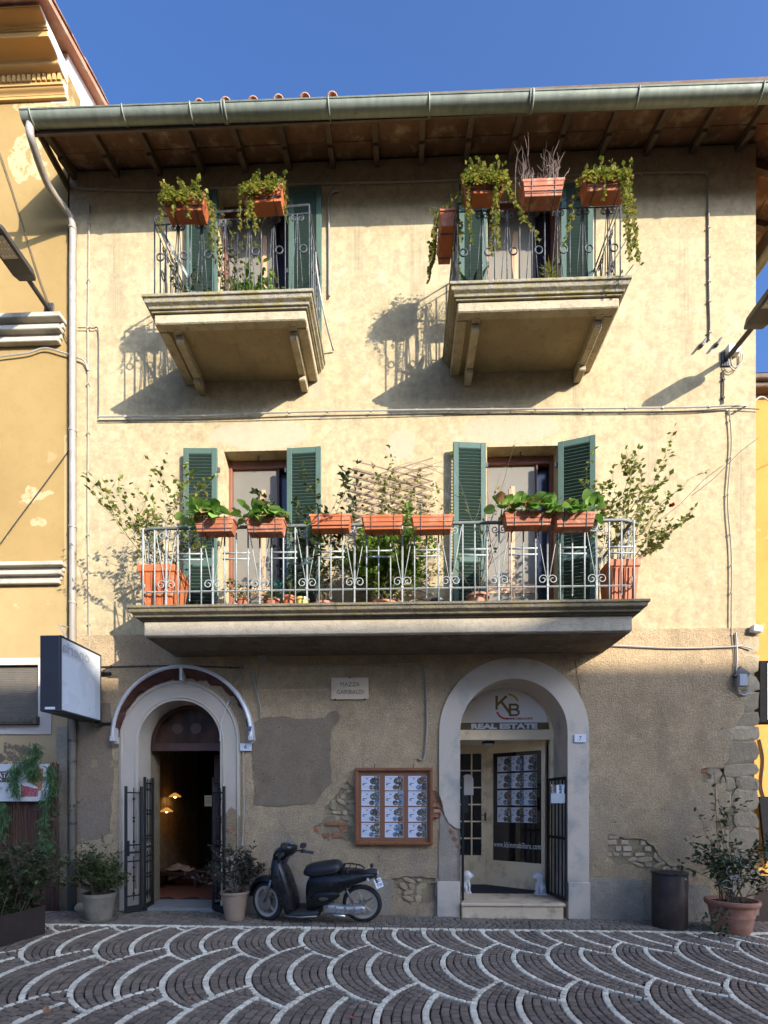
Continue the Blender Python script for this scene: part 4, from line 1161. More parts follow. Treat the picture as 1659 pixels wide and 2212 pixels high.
g2 = gutter(Vector((ex1 + 0.085, gy, 0)), Vector((ex1 + 0.085, 8, 0)), 'gutter')
br = MB(); br.tube([Vector((0, -0.098 * math.cos(t), -0.098 * math.sin(t))) for t in [math.pi * (k - 0.6) / 14 for k in range(16)]], 0.011, 5); br = me_from(br, 'gutter_bracket', M['gutter'])
for i, px in enumerate((75, 272, 416, 484, 712, 927, 1143, 1375, 1640)):
    X = wx(px, 230, gy); inst(br, g1, (X, gy, gutz(X)), (0, 0, rnd.uniform(-.08, .02)))
    if i in (3, 6): inst(br, g1, (X + 0.03, gy, gutz(X)), (0, 0, 0), (1.6, 1.02, 1.02))
# downpipe
mb = MB(); xq = XL - 0.0
px0 = wx(157, 1000, -0.09)
pts = bez([(ex0 + 0.06, gy, gutz(ex0) - 0.08), (ex0 + 0.07, gy + 0.01, gutz(ex0) - 0.25), (px0 - 0.12, -0.45, wz(110, 395, -0.45)), (px0 - 0.03, -0.15, wz(148, 460, -0.15)), (px0, -0.09, wz(157, 490, -0.09)), (px0, -0.09, wz(157, 560, -0.09))], 6)
pts += [Vector((px0, -0.09, 5.5)), Vector((px0 - 0.005, -0.09, 0.75))]
mb.tube(pts, 0.048, 10)
dp = mb.build('downpipe', M['pipe'], house, smooth=True)
for zz in (wz(157, 510), 7.0, 5.6, 4.5, 2.5, 2.2, 1.3):
    m2 = MB(); m2.lathe([(0.05, -0.018), (0.055, -0.015), (0.055, 0.015), (0.05, 0.018)], (px0, -0.09, zz), 12); m2.bx(px0 - 0.012, px0 + 0.012, -0.06, 0.02, zz - 0.012, zz + 0.012)
    m2.build('pipe_clamp', M['pipe'] if zz > 2.6 else M['iron'], dp)
m2 = MB(); m2.lathe([(0.058, 0.05), (0.058, 0.70), (0.065, 0.72), (0.065, 0.78)], (px0 - 0.01, -0.09, 0.0), 12); m2.build('pipe_foot', M['lampgrey'], dp, smooth=True, auto=40)

# ================================================================== DOORWAY 6
cx, zs, ri = d6['cx'], d6['zs'], d6['ri'] - 0.014
YF = 0.32
zt6 = wz(395, 1613, YF + 0.1)
r6 = house
mb = MB()
o_ = arch(cx, zs, ri, zt6 + 0.0); i_ = arch(cx, zs, ri - 0.055, zt6 + 0.04)
mb.slab(o_, [i_], YF, YF + 0.07); 
mb.bx(cx - ri, cx + ri, YF - 0.01, YF + 0.08, zt6 - 0.075, zt6 - 0.001)
door6 = mb.build('fanlight_frame', M['darkwood'], house, bevel=0.004)
mb = MB(); mb.slab(arch(cx, zs, ri - 0.05, zt6 + 0.03), [], YF + 0.04, YF + 0.05)
gl6 = NT('dim_fanlight_glass'); mg6 = gl6.out(gl6.mix(gl6.rng(gl6.noise(5, 3, 0.5, (1, 1, 0.4)), 0.4, 0.6), (0.075, 0.036, 0.02), (0.03, 0.016, 0.01)), 0.3, 0, 0.12)
mb.build('fanlight_pane', mg6, door6)
for dx in (-0.19, 0.10):
    mb = MB(); mb.lathe([(0.0, -0.006), (0.085, -0.006), (0.092, 0.0), (0.092, 0.02)], (cx + dx - 0.02, YF + 0.036, zt6 + 0.27), 20, 'y'); mb.build('round_vent', M['darkwood'], door6, smooth=True, auto=40)
# shop room behind
fl6 = 0.075
mb = MB()
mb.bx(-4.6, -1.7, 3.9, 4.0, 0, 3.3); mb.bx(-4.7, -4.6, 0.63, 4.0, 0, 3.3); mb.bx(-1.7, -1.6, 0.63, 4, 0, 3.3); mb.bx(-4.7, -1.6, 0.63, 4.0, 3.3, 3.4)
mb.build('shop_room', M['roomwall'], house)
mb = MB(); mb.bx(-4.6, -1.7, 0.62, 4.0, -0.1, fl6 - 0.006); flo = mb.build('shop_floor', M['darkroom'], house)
til2 = MB(); til2.box((0, 0, 0), (1, 1, 1)); til2 = me_from(til2, 'floor_tile', M['cotto'])
for p in til2.polygons: p.use_smooth = False
for i in range(-6, 7):
    for j in range(-6, 7):
        q = Vector(((i + j) * 0.215, (i - j) * 0.215))
        X, Y = cx + 0.3 + q.x, 1.9 + q.y
        if -4.3 < X < -1.95 and 0.8 < Y < 3.75: inst(til2, flo, (X, Y, fl6 - 0.006), (0, 0, R(45)), (0.30, 0.30, 0.016))
mb = MB(); mb.bx(cx - ri - 0.05, cx + ri + 0.05, -0.02, 0.80, -0.1, fl6 - 0.01); mb.build('threshold', M['greystep'], house, bevel=0.01)
# dark inner door leaf standing open on the right and its jamb
mb = MB(); mb.bx(cx + 0.13, cx + 0.22, 0.95, 1.02, fl6, zt6 - 0.08); mb.bx(cx + 0.52, cx + 0.64, 0.95, 1.02, fl6, zt6 - 0.08); mb.bx(cx + 0.221, cx + 0.519, 0.96, 1.0, fl6, 0.75); mb.bx(cx + 0.221, cx + 0.519, 0.96, 1.0, zt6 - 0.25, zt6 - 0.09)
idr = mb.build('inner_door', M['darkwood'], house, bevel=0.006)
mb = MB(); mb.bx(cx + 0.221, cx + 0.519, 0.975, 0.985, 0.75, zt6 - 0.25); mb.build('inner_door_pane', glass('brown_glass', (0.03, 0.018, 0.01), 0.1), idr)
nb_ = P(453, 1730, 0.94)
mb = MB(); mb.bx(nb_.x - 0.085, nb_.x + 0.085, 0.935, 0.94, nb_.z - 0.09, nb_.z + 0.09); mb.build('door_notice', pm('yellowed_paper', (0.42, 0.33, 0.19), (0.38, 0.3, 0.17), 5, 0.7), idr)
for k in range(3):
    mb = MB(); mb.bx(nb_.x - 0.06, nb_.x + 0.06, 0.932, 0.934, nb_.z + 0.045 - k * 0.04, nb_.z + 0.053 - k * 0.04); mb.build('notice_line', M['engraved'], idr)
# pendant lamps, spots
for i, (px, py, Y) in enumerate(((360, 1752, 1.9), (378, 1720, 2.4), (326, 1727, 2.7))):
    q = P(px, py, Y); lp = thing('pendant_lamp', ['lit amber glass pendant lamp hanging lowest inside the dark shop doorway', 'lit amber glass pendant lamp hanging a little higher and farther inside the shop', 'lit amber pendant lamp half hidden by the shop door jamb'][i], 'lamp', (q.x, q.y, q.z), 'pendant lamps inside the shop')
    mb = MB(); mb.lathe([(0.115, -0.015), (0.10, 0.01), (0.05, 0.045), (0.018, 0.065)], q, 16, cap=False); mb.build('lamp_shade', M['amber'], lp, smooth=True)
    mb = MB(); mb.ell(q + Vector((0, 0, 0.005)), (0.03, 0.03, 0.038), 10, 6); mb.build('bulb', M['bulb'], lp, smooth=True)
    mb = MB(); mb.tube([q + Vector((0, 0, 0.06)), (q.x, q.y, 3.3)], 0.004, 5); mb.build('cord', M['wire'], lp)
    ld = bpy.data.lights.new('bulb_light', 'POINT'); ld.energy = 0.02; ld.color = (1, 0.62, 0.28); ld.shadow_soft_size = 0.04
    lo = bpy.data.objects.new('bulb_light', ld); COL.objects.link(lo); lo.parent = lp; lo.location = (0, 0, -0.06)
sp_ = thing('spot_rail', 'row of three small lit ceiling spots inside the shop', 'lamp', P(369, 1662, 3.4))
mb = MB(); q = P(369, 1655, 3.42); mb.bx(q.x - 0.4, q.x + 0.4, 3.40, 3.44, q.z + 0.03, q.z + 0.06); mb.bx(q.x - 0.01, q.x + 0.01, 3.41, 3.43, q.z + 0.06, 3.3); mb.build('rail', M['blackplastic'], sp_)
for px in (353, 371, 386):
    q = P(px, 1662, 3.4); mb = MB(); mb.ell(q, (0.03, 0.03, 0.025), 10, 6); mb.build('spot', M['spot'], sp_, smooth=True)
# low stand with a pale cloth inside
q = P(385, 1870, 1.75)
tb = thing('display_bench', 'low dark bench with pale cloth inside the shop door', 'bench', (q.x, 1.9, fl6))
mb = MB(); mb.bx(q.x - 0.45, q.x + 0.42, 1.6, 2.2, fl6 + 0.22, fl6 + 0.28)
for a in (-0.4, 0.37):
    for b in (1.63, 2.15): mb.bx(q.x + a - 0.025, q.x + a + 0.025, b - 0.02, b + 0.02, fl6, fl6 + 0.221)
mb.build('bench_top', M['darkwood'], tb, bevel=0.006)
mb = MB()
g_ = [[Vector((q.x - 0.25 + 0.5 * i / 6 + 0.04 * math.sin(j), 1.65 + 0.4 * j / 5, fl6 + 0.30 + 0.10 * math.exp(-((i - 2.5) ** 2 + (j - 3) ** 2) / 5) + 0.02 * math.sin(i * 2 + j * 1.3))) for i in range(7)] for j in range(6)]
for j in range(5):
    for i in range(6): mb.add([g_[j][i], g_[j][i + 1], g_[j + 1][i + 1], g_[j + 1][i]], [(0, 1, 2, 3)])
mb.build('cloth', pm('pale_cloth', (0.42, 0.36, 0.28), (0.36, 0.30, 0.23), 5, 0.85), tb, smooth=True)

# awning hoop over door 6
aw = thing('arched_awning', 'white arched awning frame with gathered burgundy fabric over the shop doorway', 'awning', (cx, 0, zs))
ac = P(394, 1592, -0.13); RA = 1.0
mb = MB()
rings = []
for k in range(41):
    a = math.pi * k / 40; c_, s_ = math.cos(a), math.sin(a)
    rings.append([Vector((ac.x + (RA + dr) * c_, y, ac.z + (RA + dr) * s_)) for dr, y in ((0.0, -0.19), (0.028, -0.17), (0.028, -0.05), (0.0, -0.04), (-0.022, -0.06), (-0.022, -0.18))])
mb.rings(rings); mb.build('frame', M['awnframe'], aw, smooth=True, auto=35)
mb = MB(); g_ = random.Random(5); prev = None
rows = []
for k in range(57):
    a = R(8) + R(164) * k / 56; c_, s_ = math.cos(a), math.sin(a); sag = 0.018 * math.sin(k * 1.1) + 0.012 * g_.uniform(-1, 1)
    rows.append([Vector((ac.x + (RA - 0.02 - t * (0.03 + 0.085 * s_ ** 2 + sag * 1.2)) * c_, -0.16 + 0.12 * t + sag * math.sin(t * 3.1) * 1.6, ac.z + (RA - 0.02 - t * (0.03 + 0.10 * s_ ** 2 + sag)) * s_)) for t in (0, 0.33, 0.66, 1.0)])
for k in range(56):
    for j in range(3): mb.add([rows[k][j], rows[k][j + 1], rows[k + 1][j + 1], rows[k + 1][j]], [(0, 1, 2, 3)])
mb.build('fabric', M['awnfab'], aw, smooth=True)
mb = MB(); mb.bx(ac.x - 0.02, ac.x + 0.02, -0.185, -0.06, ac.z + RA - 0.20, ac.z + RA - 0.02); mb.build('centre_bracket', M['awnframe'], aw, bevel=0.004)
for s_ in (-1, 1):
    mb = MB(); mb.bx(ac.x + s_ * RA - 0.03, ac.x + s_ * RA + 0.03, -0.19, -0.03, ac.z - 0.06, ac.z + 0.01); mb.lathe([(0.025, -0.03), (0.025, 0.03)], (ac.x + s_ * (RA - 0.01), -0.08, ac.z - 0.07), 10, 'y'); mb.build('pivot', M['awnframe'], aw, bevel=0.004)
mb = MB(); qx = ac.x + RA * math.cos(R(6)); qz = ac.z + RA * math.sin(R(6)); mb.box((qx + 0.002, -0.193, qz), (0.04, 0.004, 0.07), (0, R(6), 0)); mb.build('blue_sticker', pm('blue_sticker', (0.05, 0.09, 0.3), (0.05, 0.08, 0.26), 5, 0.5), aw)
cr_ = [(P(498, 1580, -0.06)), P(492, 1600, -0.10), P(476, 1635, -0.1), P(475, 1660, -0.08)]
cr_ = [P(494, 1512, -0.1), P(478, 1560, -0.1), P(475, 1600, -0.09)]
mb = MB(); mb.tube(cr_, 0.006, 5); mb.build('crank_rod', M['awnframe'], aw)

# iron gates of door 6 (folded leaves standing open)
def gate_leaf(parent, a, b, z0, z1, nbar, deco=True):
    a = Vector((a[0], a[1], 0)); b = Vector((b[0], b[1], 0)); d = b - a; L = d.length; d.normalize()
    lf = None
    m = MB()
    for p in (a, b): m.box((p.x, p.y, (z0 + z1) / 2), (0.034, 0.034, z1 - z0), (0, 0, math.atan2(d.y, d.x)))
    for zz, hh in ((z0 + 0.03, 0.10), (z0 + 0.22, 0.02), (z0 + (z1 - z0) * 0.40, 0.02), (z0 + (z1 - z0) * 0.47, 0.03), (z0 + (z1 - z0) * 0.53, 0.02), (z1 - 0.09, 0.02)):
        m.bar(a + Vector((0, 0, zz)) + d * 0.017, b + Vector((0, 0, zz)) - d * 0.017, 0.02, hh)
    lf = m.build('leaf', M['blackiron'], parent, bevel=0.003)
    for i in range(nbar):
        p = a + d * L * (i + 1) / (nbar + 1); mm = MB()
        for za, zb2 in ((z0 + 0.15, z0 + (z1 - z0) * 0.44), (z0 + (z1 - z0) * 0.5, z1 - 0.02)):
            mm.tube([(p.x, p.y, za), (p.x, p.y, zb2)], 0.008, 6)
            zc = za + (zb2 - za) * 0.45
            for q in (zc, zc + 0.05, za + 0.1, zb2 - 0.16): mm.lathe([(0.008, -0.02), (0.017, -0.008), (0.017, 0.008), (0.008, 0.02)], (p.x, p.y, q), 8)
        mm.build('bar', M['blackiron'], lf, smooth=True)
    return lf
gl = thing('iron_gate', 'open black iron folding gate at the shop doorway, beside the shrub in the grey pot', 'gate', (wx(290, 1980), -0.1, 0.0), 'shop gates')
xa, xb_, xc_ = wx(272, 1800, -0.26), wx(304, 1800, -0.12), cx - ri + 0.03
gate_leaf(gl, (xa, -0.26), (xb_, -0.10), 0.05, 1.83, 1)
gate_leaf(gl, (xb_ + 0.045, -0.09), (xc_ + 0.04, 0.22), 0.05, 1.97, 2)
mb = MB(); mb.box((xa + 0.03, -0.26, 0.95), (0.035, 0.03, 0.22)); mb.build('lock_box', M['blackiron'], gl, bevel=0.003)
gr = thing('iron_gate', 'open black iron folding gate at the shop doorway, behind the dark leaved shrub', 'gate', (wx(475, 1980), -0.1, 0.0), 'shop gates')
gate_leaf(gr, (wx(484, 1800, -0.22), -0.22), (wx(461, 1800, -0.03), -0.03), 0.05, 1.83, 2)
gate_leaf(gr, (wx(461, 1800, 0.02), 0.02), (cx + ri - 0.03, 0.25), 0.05, 1.97, 2)

# ================================================================== DOORWAY 7
cx, zs, ri = d7['cx'], d7['zs'], d7['ri'] - 0.014
YF = 0.58
zt7 = wz(1097, 1578, YF); zh = wz(1097, 1598, YF)
mb = MB()
mb.slab(arch(cx, zt7, ri, zt7 + 0.001), [arch(cx, zt7 + 0.012, ri - 0.062, zt7 + 0.013)], YF, YF + 0.08)
mb.bx(cx - ri, cx + ri, YF - 0.012, YF + 0.09, zh - 0.0, zt7)
fan = mb.build('fanlight_frame', M['cream'], house, bevel=0.004)
mb = MB(); mb.slab(arch(cx, zt7 + 0.012, ri - 0.058, zt7 + 0.005), [], YF + 0.04, YF + 0.055); mb.build('sign_panel', M['fanwhite'], fan)
zq = wz(1097, 1560, YF)
band = [(cx - ri + 0.066, zt7 + 0.008), (cx + ri - 0.066, zt7 + 0.008)]
for k in range(9):
    z = zt7 + 0.012 + (zq - zt7 - 0.012) * k / 8; band.append((cx + math.sqrt(max((ri - 0.064) ** 2 - (z - zt7 - 0.012) ** 2, 0)), z))
for k in range(8, -1, -1):
    z = zt7 + 0.012 + (zq - zt7 - 0.012) * k / 8; band.append((cx - math.sqrt(max((ri - 0.064) ** 2 - (z - zt7 - 0.012) ** 2, 0)), z))
mb = MB(); mb.slab(band, [], YF + 0.036, YF + 0.039); mb.build('bronze_band', M['goldband'], fan)
Zc = wz(1097, 1569, YF); yq = YF + 0.035
text('lettering', 'REAL ESTATE', 0.105, (cx - 0.0, yq, (zt7 + zq) / 2 + 0.004), M['whiteprint'], fan, bold=0.006, width=1.02)
# logo
kx, kz = w(1097, 1515, yq)
def fp(u, v):                 # logo pixel (from its 1659 wide enlargement) to metres
    return w((1820 + u * 380 / 1659) / 1.8228, (2700 + v * 380 / 1659) / 1.8228, yq)
def stroke(pts, wd, name, mat):
    m = MB(); m2 = [Vector((*fp(*p), 0)) for p in pts]
    for a, b in zip(m2[:-1], m2[1:]):
        d = (b - a).normalized(); n_ = Vector((-d.y, d.x, 0)) * wd / 2; e = d * wd * 0.3
        m.slab([tuple((a - e + n_)[:2]), tuple((a - e - n_)[:2]), tuple((b + e - n_)[:2]), tuple((b + e + n_)[:2])][::1], [], yq - 0.001, yq + 0.004)
    for p in m2: m.lathe([(0.0, yq - 0.0015), (wd / 2, yq - 0.0015), (wd / 2, yq + 0.004)], (p.x, 0, p.y), 12, 'y')
    return m.build(name, mat, fan)
sw = 0.036
stroke([(592, 190), (592, 395)], sw, 'logo_letter', M['gold']); stroke([(750, 190), (600, 330)], sw, 'logo_letter', M['gold']); stroke([(670, 270), (820, 470)], sw * 1.1, 'logo_letter', M['gold'])
stroke([(820, 330), (820, 500)], sw, 'logo_letter', M['gold']); stroke([(820, 325), (930, 325), (958, 350), (955, 385), (925, 408), (820, 408)], sw * 0.85, 'logo_letter', M['gold'])
stroke([(925, 410), (970, 440), (970, 480), (935, 507), (820, 507)], sw * 0.85, 'logo_letter', M['gold'])
stroke([(790 + 175 * math.sin(R(a)), 325 - 175 * math.cos(R(a))) for a in range(5, 75, 10)], sw * 0.7, 'logo_arc', M['yellowprint'])
stroke([(600 + 0, 460), (640, 520), (700, 558), (780, 570)], sw * 0.7, 'logo_arc', M['redprint'])
q = fp(985, 567); text('lettering', 'IMMOBILIARE', 0.045, (q[0], yq - 0.001, q[1]), M['redprint'], fan, bold=0.001, width=0.40)
# vestibule: floor, jambs, ceiling
f7 = wz(1110, 1950, -0.1)
for xa_, xb2 in ((cx - ri, cx - ri + 0.06), (cx + ri - 0.05, cx + ri)):
    mb = MB(); mb.bx(xa_, xb2, YF, YF + 0.1, f7, zh); mb.build('door_jamb', M['cream'], house, bevel=0.004)
mb = MB(); mb.bx(cx - ri - 0.3, cx + ri + 0.3, YF + 0.1, 3.0, zh + 0.02, zh + 0.1); mb.bx(cx - ri - 0.12, cx - ri - 0.05, YF + 0.09, 3.0, f7, zh + 0.02); mb.bx(cx - ri - 0.1, cx + ri + 0.3, 2.9, 3.0, f7, zh + 0.02); mb.bx(cx + ri + 0.1, cx + ri + 0.3, YF + 0.1, 3, f7, zh + 0.02)
mb.build('vestibule', pm('vestibule_paint', (0.80, 0.70, 0.56), (0.76, 0.66, 0.52), 3, 0.8), house)
mb = MB(); mb.bx(cx - ri - 0.2, cx + ri + 0.2, 0.60, 3.0, f7 - 0.2, f7 - 0.012); mb.build('vestibule_floor', M['travertine'], house)
mb = MB(); mb.slab([(cx - ri + 0.05, 0.66), (cx + ri - 0.02, 0.66), (cx + ri - 0.02, 0.86), (wx(1054, 1890, 1.48), 1.48), (cx - ri + 0.0, 1.48)], [], 0, 0.012)
mb.v = [(v[0], v[2], f7 - 0.012 + v[1]) for v in mb.v]
mb.build('door_mat', M['mat'], loc=(0, 0, 0), label='dark charcoal mat inside the estate agent doorway', cat='mat', fix=True)
mb = MB(); sx0, sx1 = wx(996, 1960, -0.14), wx(1221, 1960, -0.14)
mb.bx(sx0, sx1, -0.15, 0.62, f7 - 0.045, f7); st7 = mb.build('step', M['travertine'], house, bevel=0.008)
mb = MB(); mb.bx(sx0 + 0.01, sx1 - 0.02, -0.125, 0.60, -0.2, f7 - 0.046); mb.build('riser', M['travertine'], st7, bevel=0.006)
# left: glazed cream door at the back
yd = 1.5
dl, dr_ = cx - ri - 0.04, wx(1053, 1800, yd)
pz0, pz1 = f7 + 0.5, wz(1030, 1628, yd)
mb = MB(); hx0, hx1 = wx(998, 1700, yd) - 0.12, wx(1040, 1700, yd)
mb.slab(rect(dl, dr_, f7, zh + 0.018), [rect(hx0, hx1, pz0, pz1)], yd, yd + 0.05)
gd = mb.build('glazed_door', M['cream'], house, bevel=0.003)
mb = MB(); mb.bx(hx0, hx1, yd + 0.02, yd + 0.028, pz0, pz1); mb.build('pane', M['glass'], gd)
xm = wx(1019, 1700, yd); mb = MB(); mb.bx(xm - 0.012, xm + 0.012, yd + 0.004, yd + 0.019, pz0, pz1); mb.build('glazing_bar', M['cream'], gd)
for k in range(1, 6):
    z = pz0 + (pz1 - pz0) * k / 6; mb = MB(); mb.bx(hx0, hx1, yd + 0.002, yd + 0.017, z - 0.012, z + 0.012); mb.build('glazing_bar', M['cream'], gd)
X, Z = w(1048, 1763, yd); mb = MB(); mb.bx(X - 0.018, X + 0.018, yd - 0.012, yd - 0.001, Z - 0.08, Z + 0.06); mb.tube([(X, yd - 0.01, Z + 0.02), (X, yd - 0.05, Z + 0.02), (X - 0.09, yd - 0.05, Z + 0.02)], 0.009, 6); mb.build('door_handle', M['iron'], gd)
X, Z = w(1010, 1690, yd); mb = MB(); mb.slab(arch(X, Z + 0.04, 0.1, Z - 0.22), [], yd - 0.006, yd - 0.002); mb.build('notice', M['fanwhite'], gd)
# right: angled display window
def angled(t, off=0.0):
    a = Vector((dr_, yd, 0)); b = Vector((cx + ri - 0.045, 0.86, 0)); d = (b - a); n_ = Vector((d.y, -d.x, 0)).normalized()
    return a + d * t + n_ * off
La = (angled(1) - angled(0)).length
ang7 = math.atan2((angled(1) - angled(0)).y, (angled(1) - angled(0)).x)
wroot = bpy.data.objects.new('display_window', None)
mb = MB(); wa, wb, wz0, wz1 = 0.115, La - 0.06, f7 + 0.43, zh - 0.13
mb.slab(rect(0, La, f7, zh + 0.018), [rect(wa, wb, wz0, wz1)], -0.03, 0.03)
dw = mb.build('display_window', M['cream'], house, bevel=0.004); dw.location = angled(0); dw.rotation_euler.z = ang7
def local(mb, name, mat, par=None, **k):
    o = mb.build(name, mat, house, **k); o.parent = par or dw; return o
mb = MB(); mb.bx(wa, wb, -0.004, 0.004, wz0, wz1); local(mb, 'pane', glass('shop_glass', (0.014, 0.012, 0.011), 0.02))
mb = MB(); mb.bx(wa - 0.02, wb + 0.02, -0.04, -0.03, wz0 - 0.03, wz0); local(mb, 'sill', M['cream'])
t_ = text('lettering', 'www.kbimmobiliare.com', 0.14, (0, 0, 0), M['whiteprint'], None, width=wb - wa - 0.03, bold=0.0, spacing=1.12); t_.parent = dw; t_.location = ((wa + wb) / 2, -0.008, wz0 + 0.27)
bpy.data.objects.remove(wroot)
# flyers
def flyer_mesh(i):
    g = random.Random(100 + i); m = MB(); W_, H_ = 1.0, 0.86
    m.quad(-0.5, 0.5, -0.43, 0.43, 0.0)
    m.mi = 1
    m.quad(-0.44, 0.15, 0.335, 0.355, -0.003)
    m.mi = 2
    m.quad(-0.26, -0.13, 0.24, 0.285, -0.003)
    for r_ in range(9):
        if r_ in (4, 5): continue
        m.mi = 1; m.quad(-0.45, 0.02 - g.uniform(0, 0.1), 0.19 - r_ * 0.062, 0.20 - r_ * 0.062, -0.003)
    m.mi = 2; m.quad(-0.42, -0.2, -0.03, 0.01, -0.003); m.quad(-0.44, -0.34, -0.10, -0.055, -0.003); m.quad(-0.44, -0.30, -0.125, -0.105, -0.003)
    k = 3 + g.randrange(3)
    m.mi = 3; m.quad(0.2, 0.49, -0.42, 0.42, -0.003)
    m.mi = 4; m.disc((0.18, -0.006, 0.12), 0.215, 18)
    m.mi = 5; m.disc((0.07, -0.008, -0.25), 0.15, 16)
    m.mi = 0; m.disc((0.2, -0.01, -0.11), 0.04, 10)
    return m, [M['paper'], M['greyink'], M['ink'], PH[g.randrange(5)], PH[g.randrange(5)], PH[g.randrange(5)]]
fly = []
for i in range(12):
    m, ms = flyer_mesh(i); me = bpy.data.meshes.new('flyer'); me.from_pydata(m.v, [], m.f)
    for q in ms: me.materials.append(q)
    me.polygons.foreach_set('material_index', m.m); fly.append(me)
for r_ in range(4):
    for c_ in range(3):
        x = wa + 0.10 + (wb - wa - 0.2) * (c_ + 0.5) / 3; z = wz1 - 0.19 - r_ * 0.285
        o = bpy.data.objects.new('flyer', fly[(r_ * 3 + c_ * 5 + 2) % 12]); COL.objects.link(o)
        o.location = angled(0) + Vector((x * math.cos(ang7), x * math.sin(ang7), z)) + Vector((math.sin(ang7), -math.cos(ang7), 0)) * 0.012
        o.rotation_euler = (0, 0, ang7); o.scale = (0.26, 0.26, 0.29)
        tag(o, 'property flyer with round photos hung in the estate agent display window', 'flyer', 'flyers in the display window')
# ceiling lamp
q = P(1055, 1607, 0.95)
cl = thing('ceiling_lamp', 'small flat ceiling lamp with black base inside the estate agent entrance', 'lamp', (q.x, q.y, zh + 0.02))
mb = MB(); mb.lathe([(0.1, -0.035), (0.1, 0.0)], (q.x, q.y, zh + 0.02), 16); mb.build('base', M['blackplastic'], cl, smooth=True, auto=40)
mb = MB(); mb.lathe([(0.03, -0.085), (0.075, -0.075), (0.088, -0.036)], (q.x, q.y, zh + 0.02), 16); mb.build('diffuser', M['boxwhite'], cl, smooth=True)
# gates of door 7: tall leaves of square bars, open inwards at the jambs
def gate7(a, b, z0, z1, label):
    a = Vector((a[0], a[1], 0)); b = Vector((b[0], b[1], 0)); d = (b - a); L = d.length; d.normalize()
    g = thing('iron_gate', label, 'gate', (a.x, a.y, z0), 'estate agent gates'); an = math.atan2(d.y, d.x)
    m = MB()
    for p in (a, b): m.box((p.x, p.y, (z0 + z1) / 2), (0.04, 0.03, z1 - z0), (0, 0, an))
    for zz in (z0 + 0.02, z0 + (z1 - z0) * 0.5, z1 - 0.02): m.bar(a + Vector((0, 0, zz)) + d * 0.02, b + Vector((0, 0, zz)) - d * 0.02, 0.026, 0.04)
    m.build('frame', M['blackiron'], g, bevel=0.003)
    n_ = 4
    for i in range(n_):
        p = a + d * L * (i + 1) / (n_ + 1); m = MB(); m.box((p.x, p.y, (z0 + z1) / 2), (0.016, 0.016, z1 - z0 - 0.08), (0, 0, an)); m.build('bar', M['blackiron'], g)
    return g
zg = wz(1010, 1678, -0.02)
g7l = gate7((wx(997, 1800, -0.06) + 0.02, -0.06), (cx - ri + 0.10, 0.50), f7 + 0.02, zg, 'black barred iron gate swung open beside the glazed cream door')
X = (cx - ri + 0.06); mb = MB(); mb.bx(X - 0.015, X + 0.09, 0.20, 0.24, 1.45, 1.70); mb.build('lock_box', M['blackiron'], g7l, bevel=0.004)
g7r = gate7((cx + ri - 0.02, -0.05), (cx + ri - 0.10, 0.52), f7 + 0.02, zg, 'black barred iron gate swung open, holding the leaflet box')
q = P(1193, 1714, -0.02)
lb = thing('leaflet_holder', 'clear holder of folded leaflets hung on the black gate', 'leaflet holder', (cx + ri - 0.10, -0.05, q.z - 0.12))
X = cx + ri - 0.135
mb = MB(); mb.bx(X - 0.10, X + 0.10, -0.06, -0.005, q.z - 0.14, q.z - 0.0); mb.build('holder', pm('clear_plastic', (0.42, 0.45, 0.46), (0.38, 0.4, 0.42), 5, 0.2), lb, bevel=0.004)
for k in range(5):
    mb = MB(); mb.box((X - 0.07 + k * 0.035, -0.03, q.z), (0.033, 0.035, 0.26 - 0.01 * (k % 3)), (0, R(-6 + k * 3), 0)); mb.build('leaflet', [PH[4], PH[1], M['paper'], PH[2], M['paper']][k], lb)
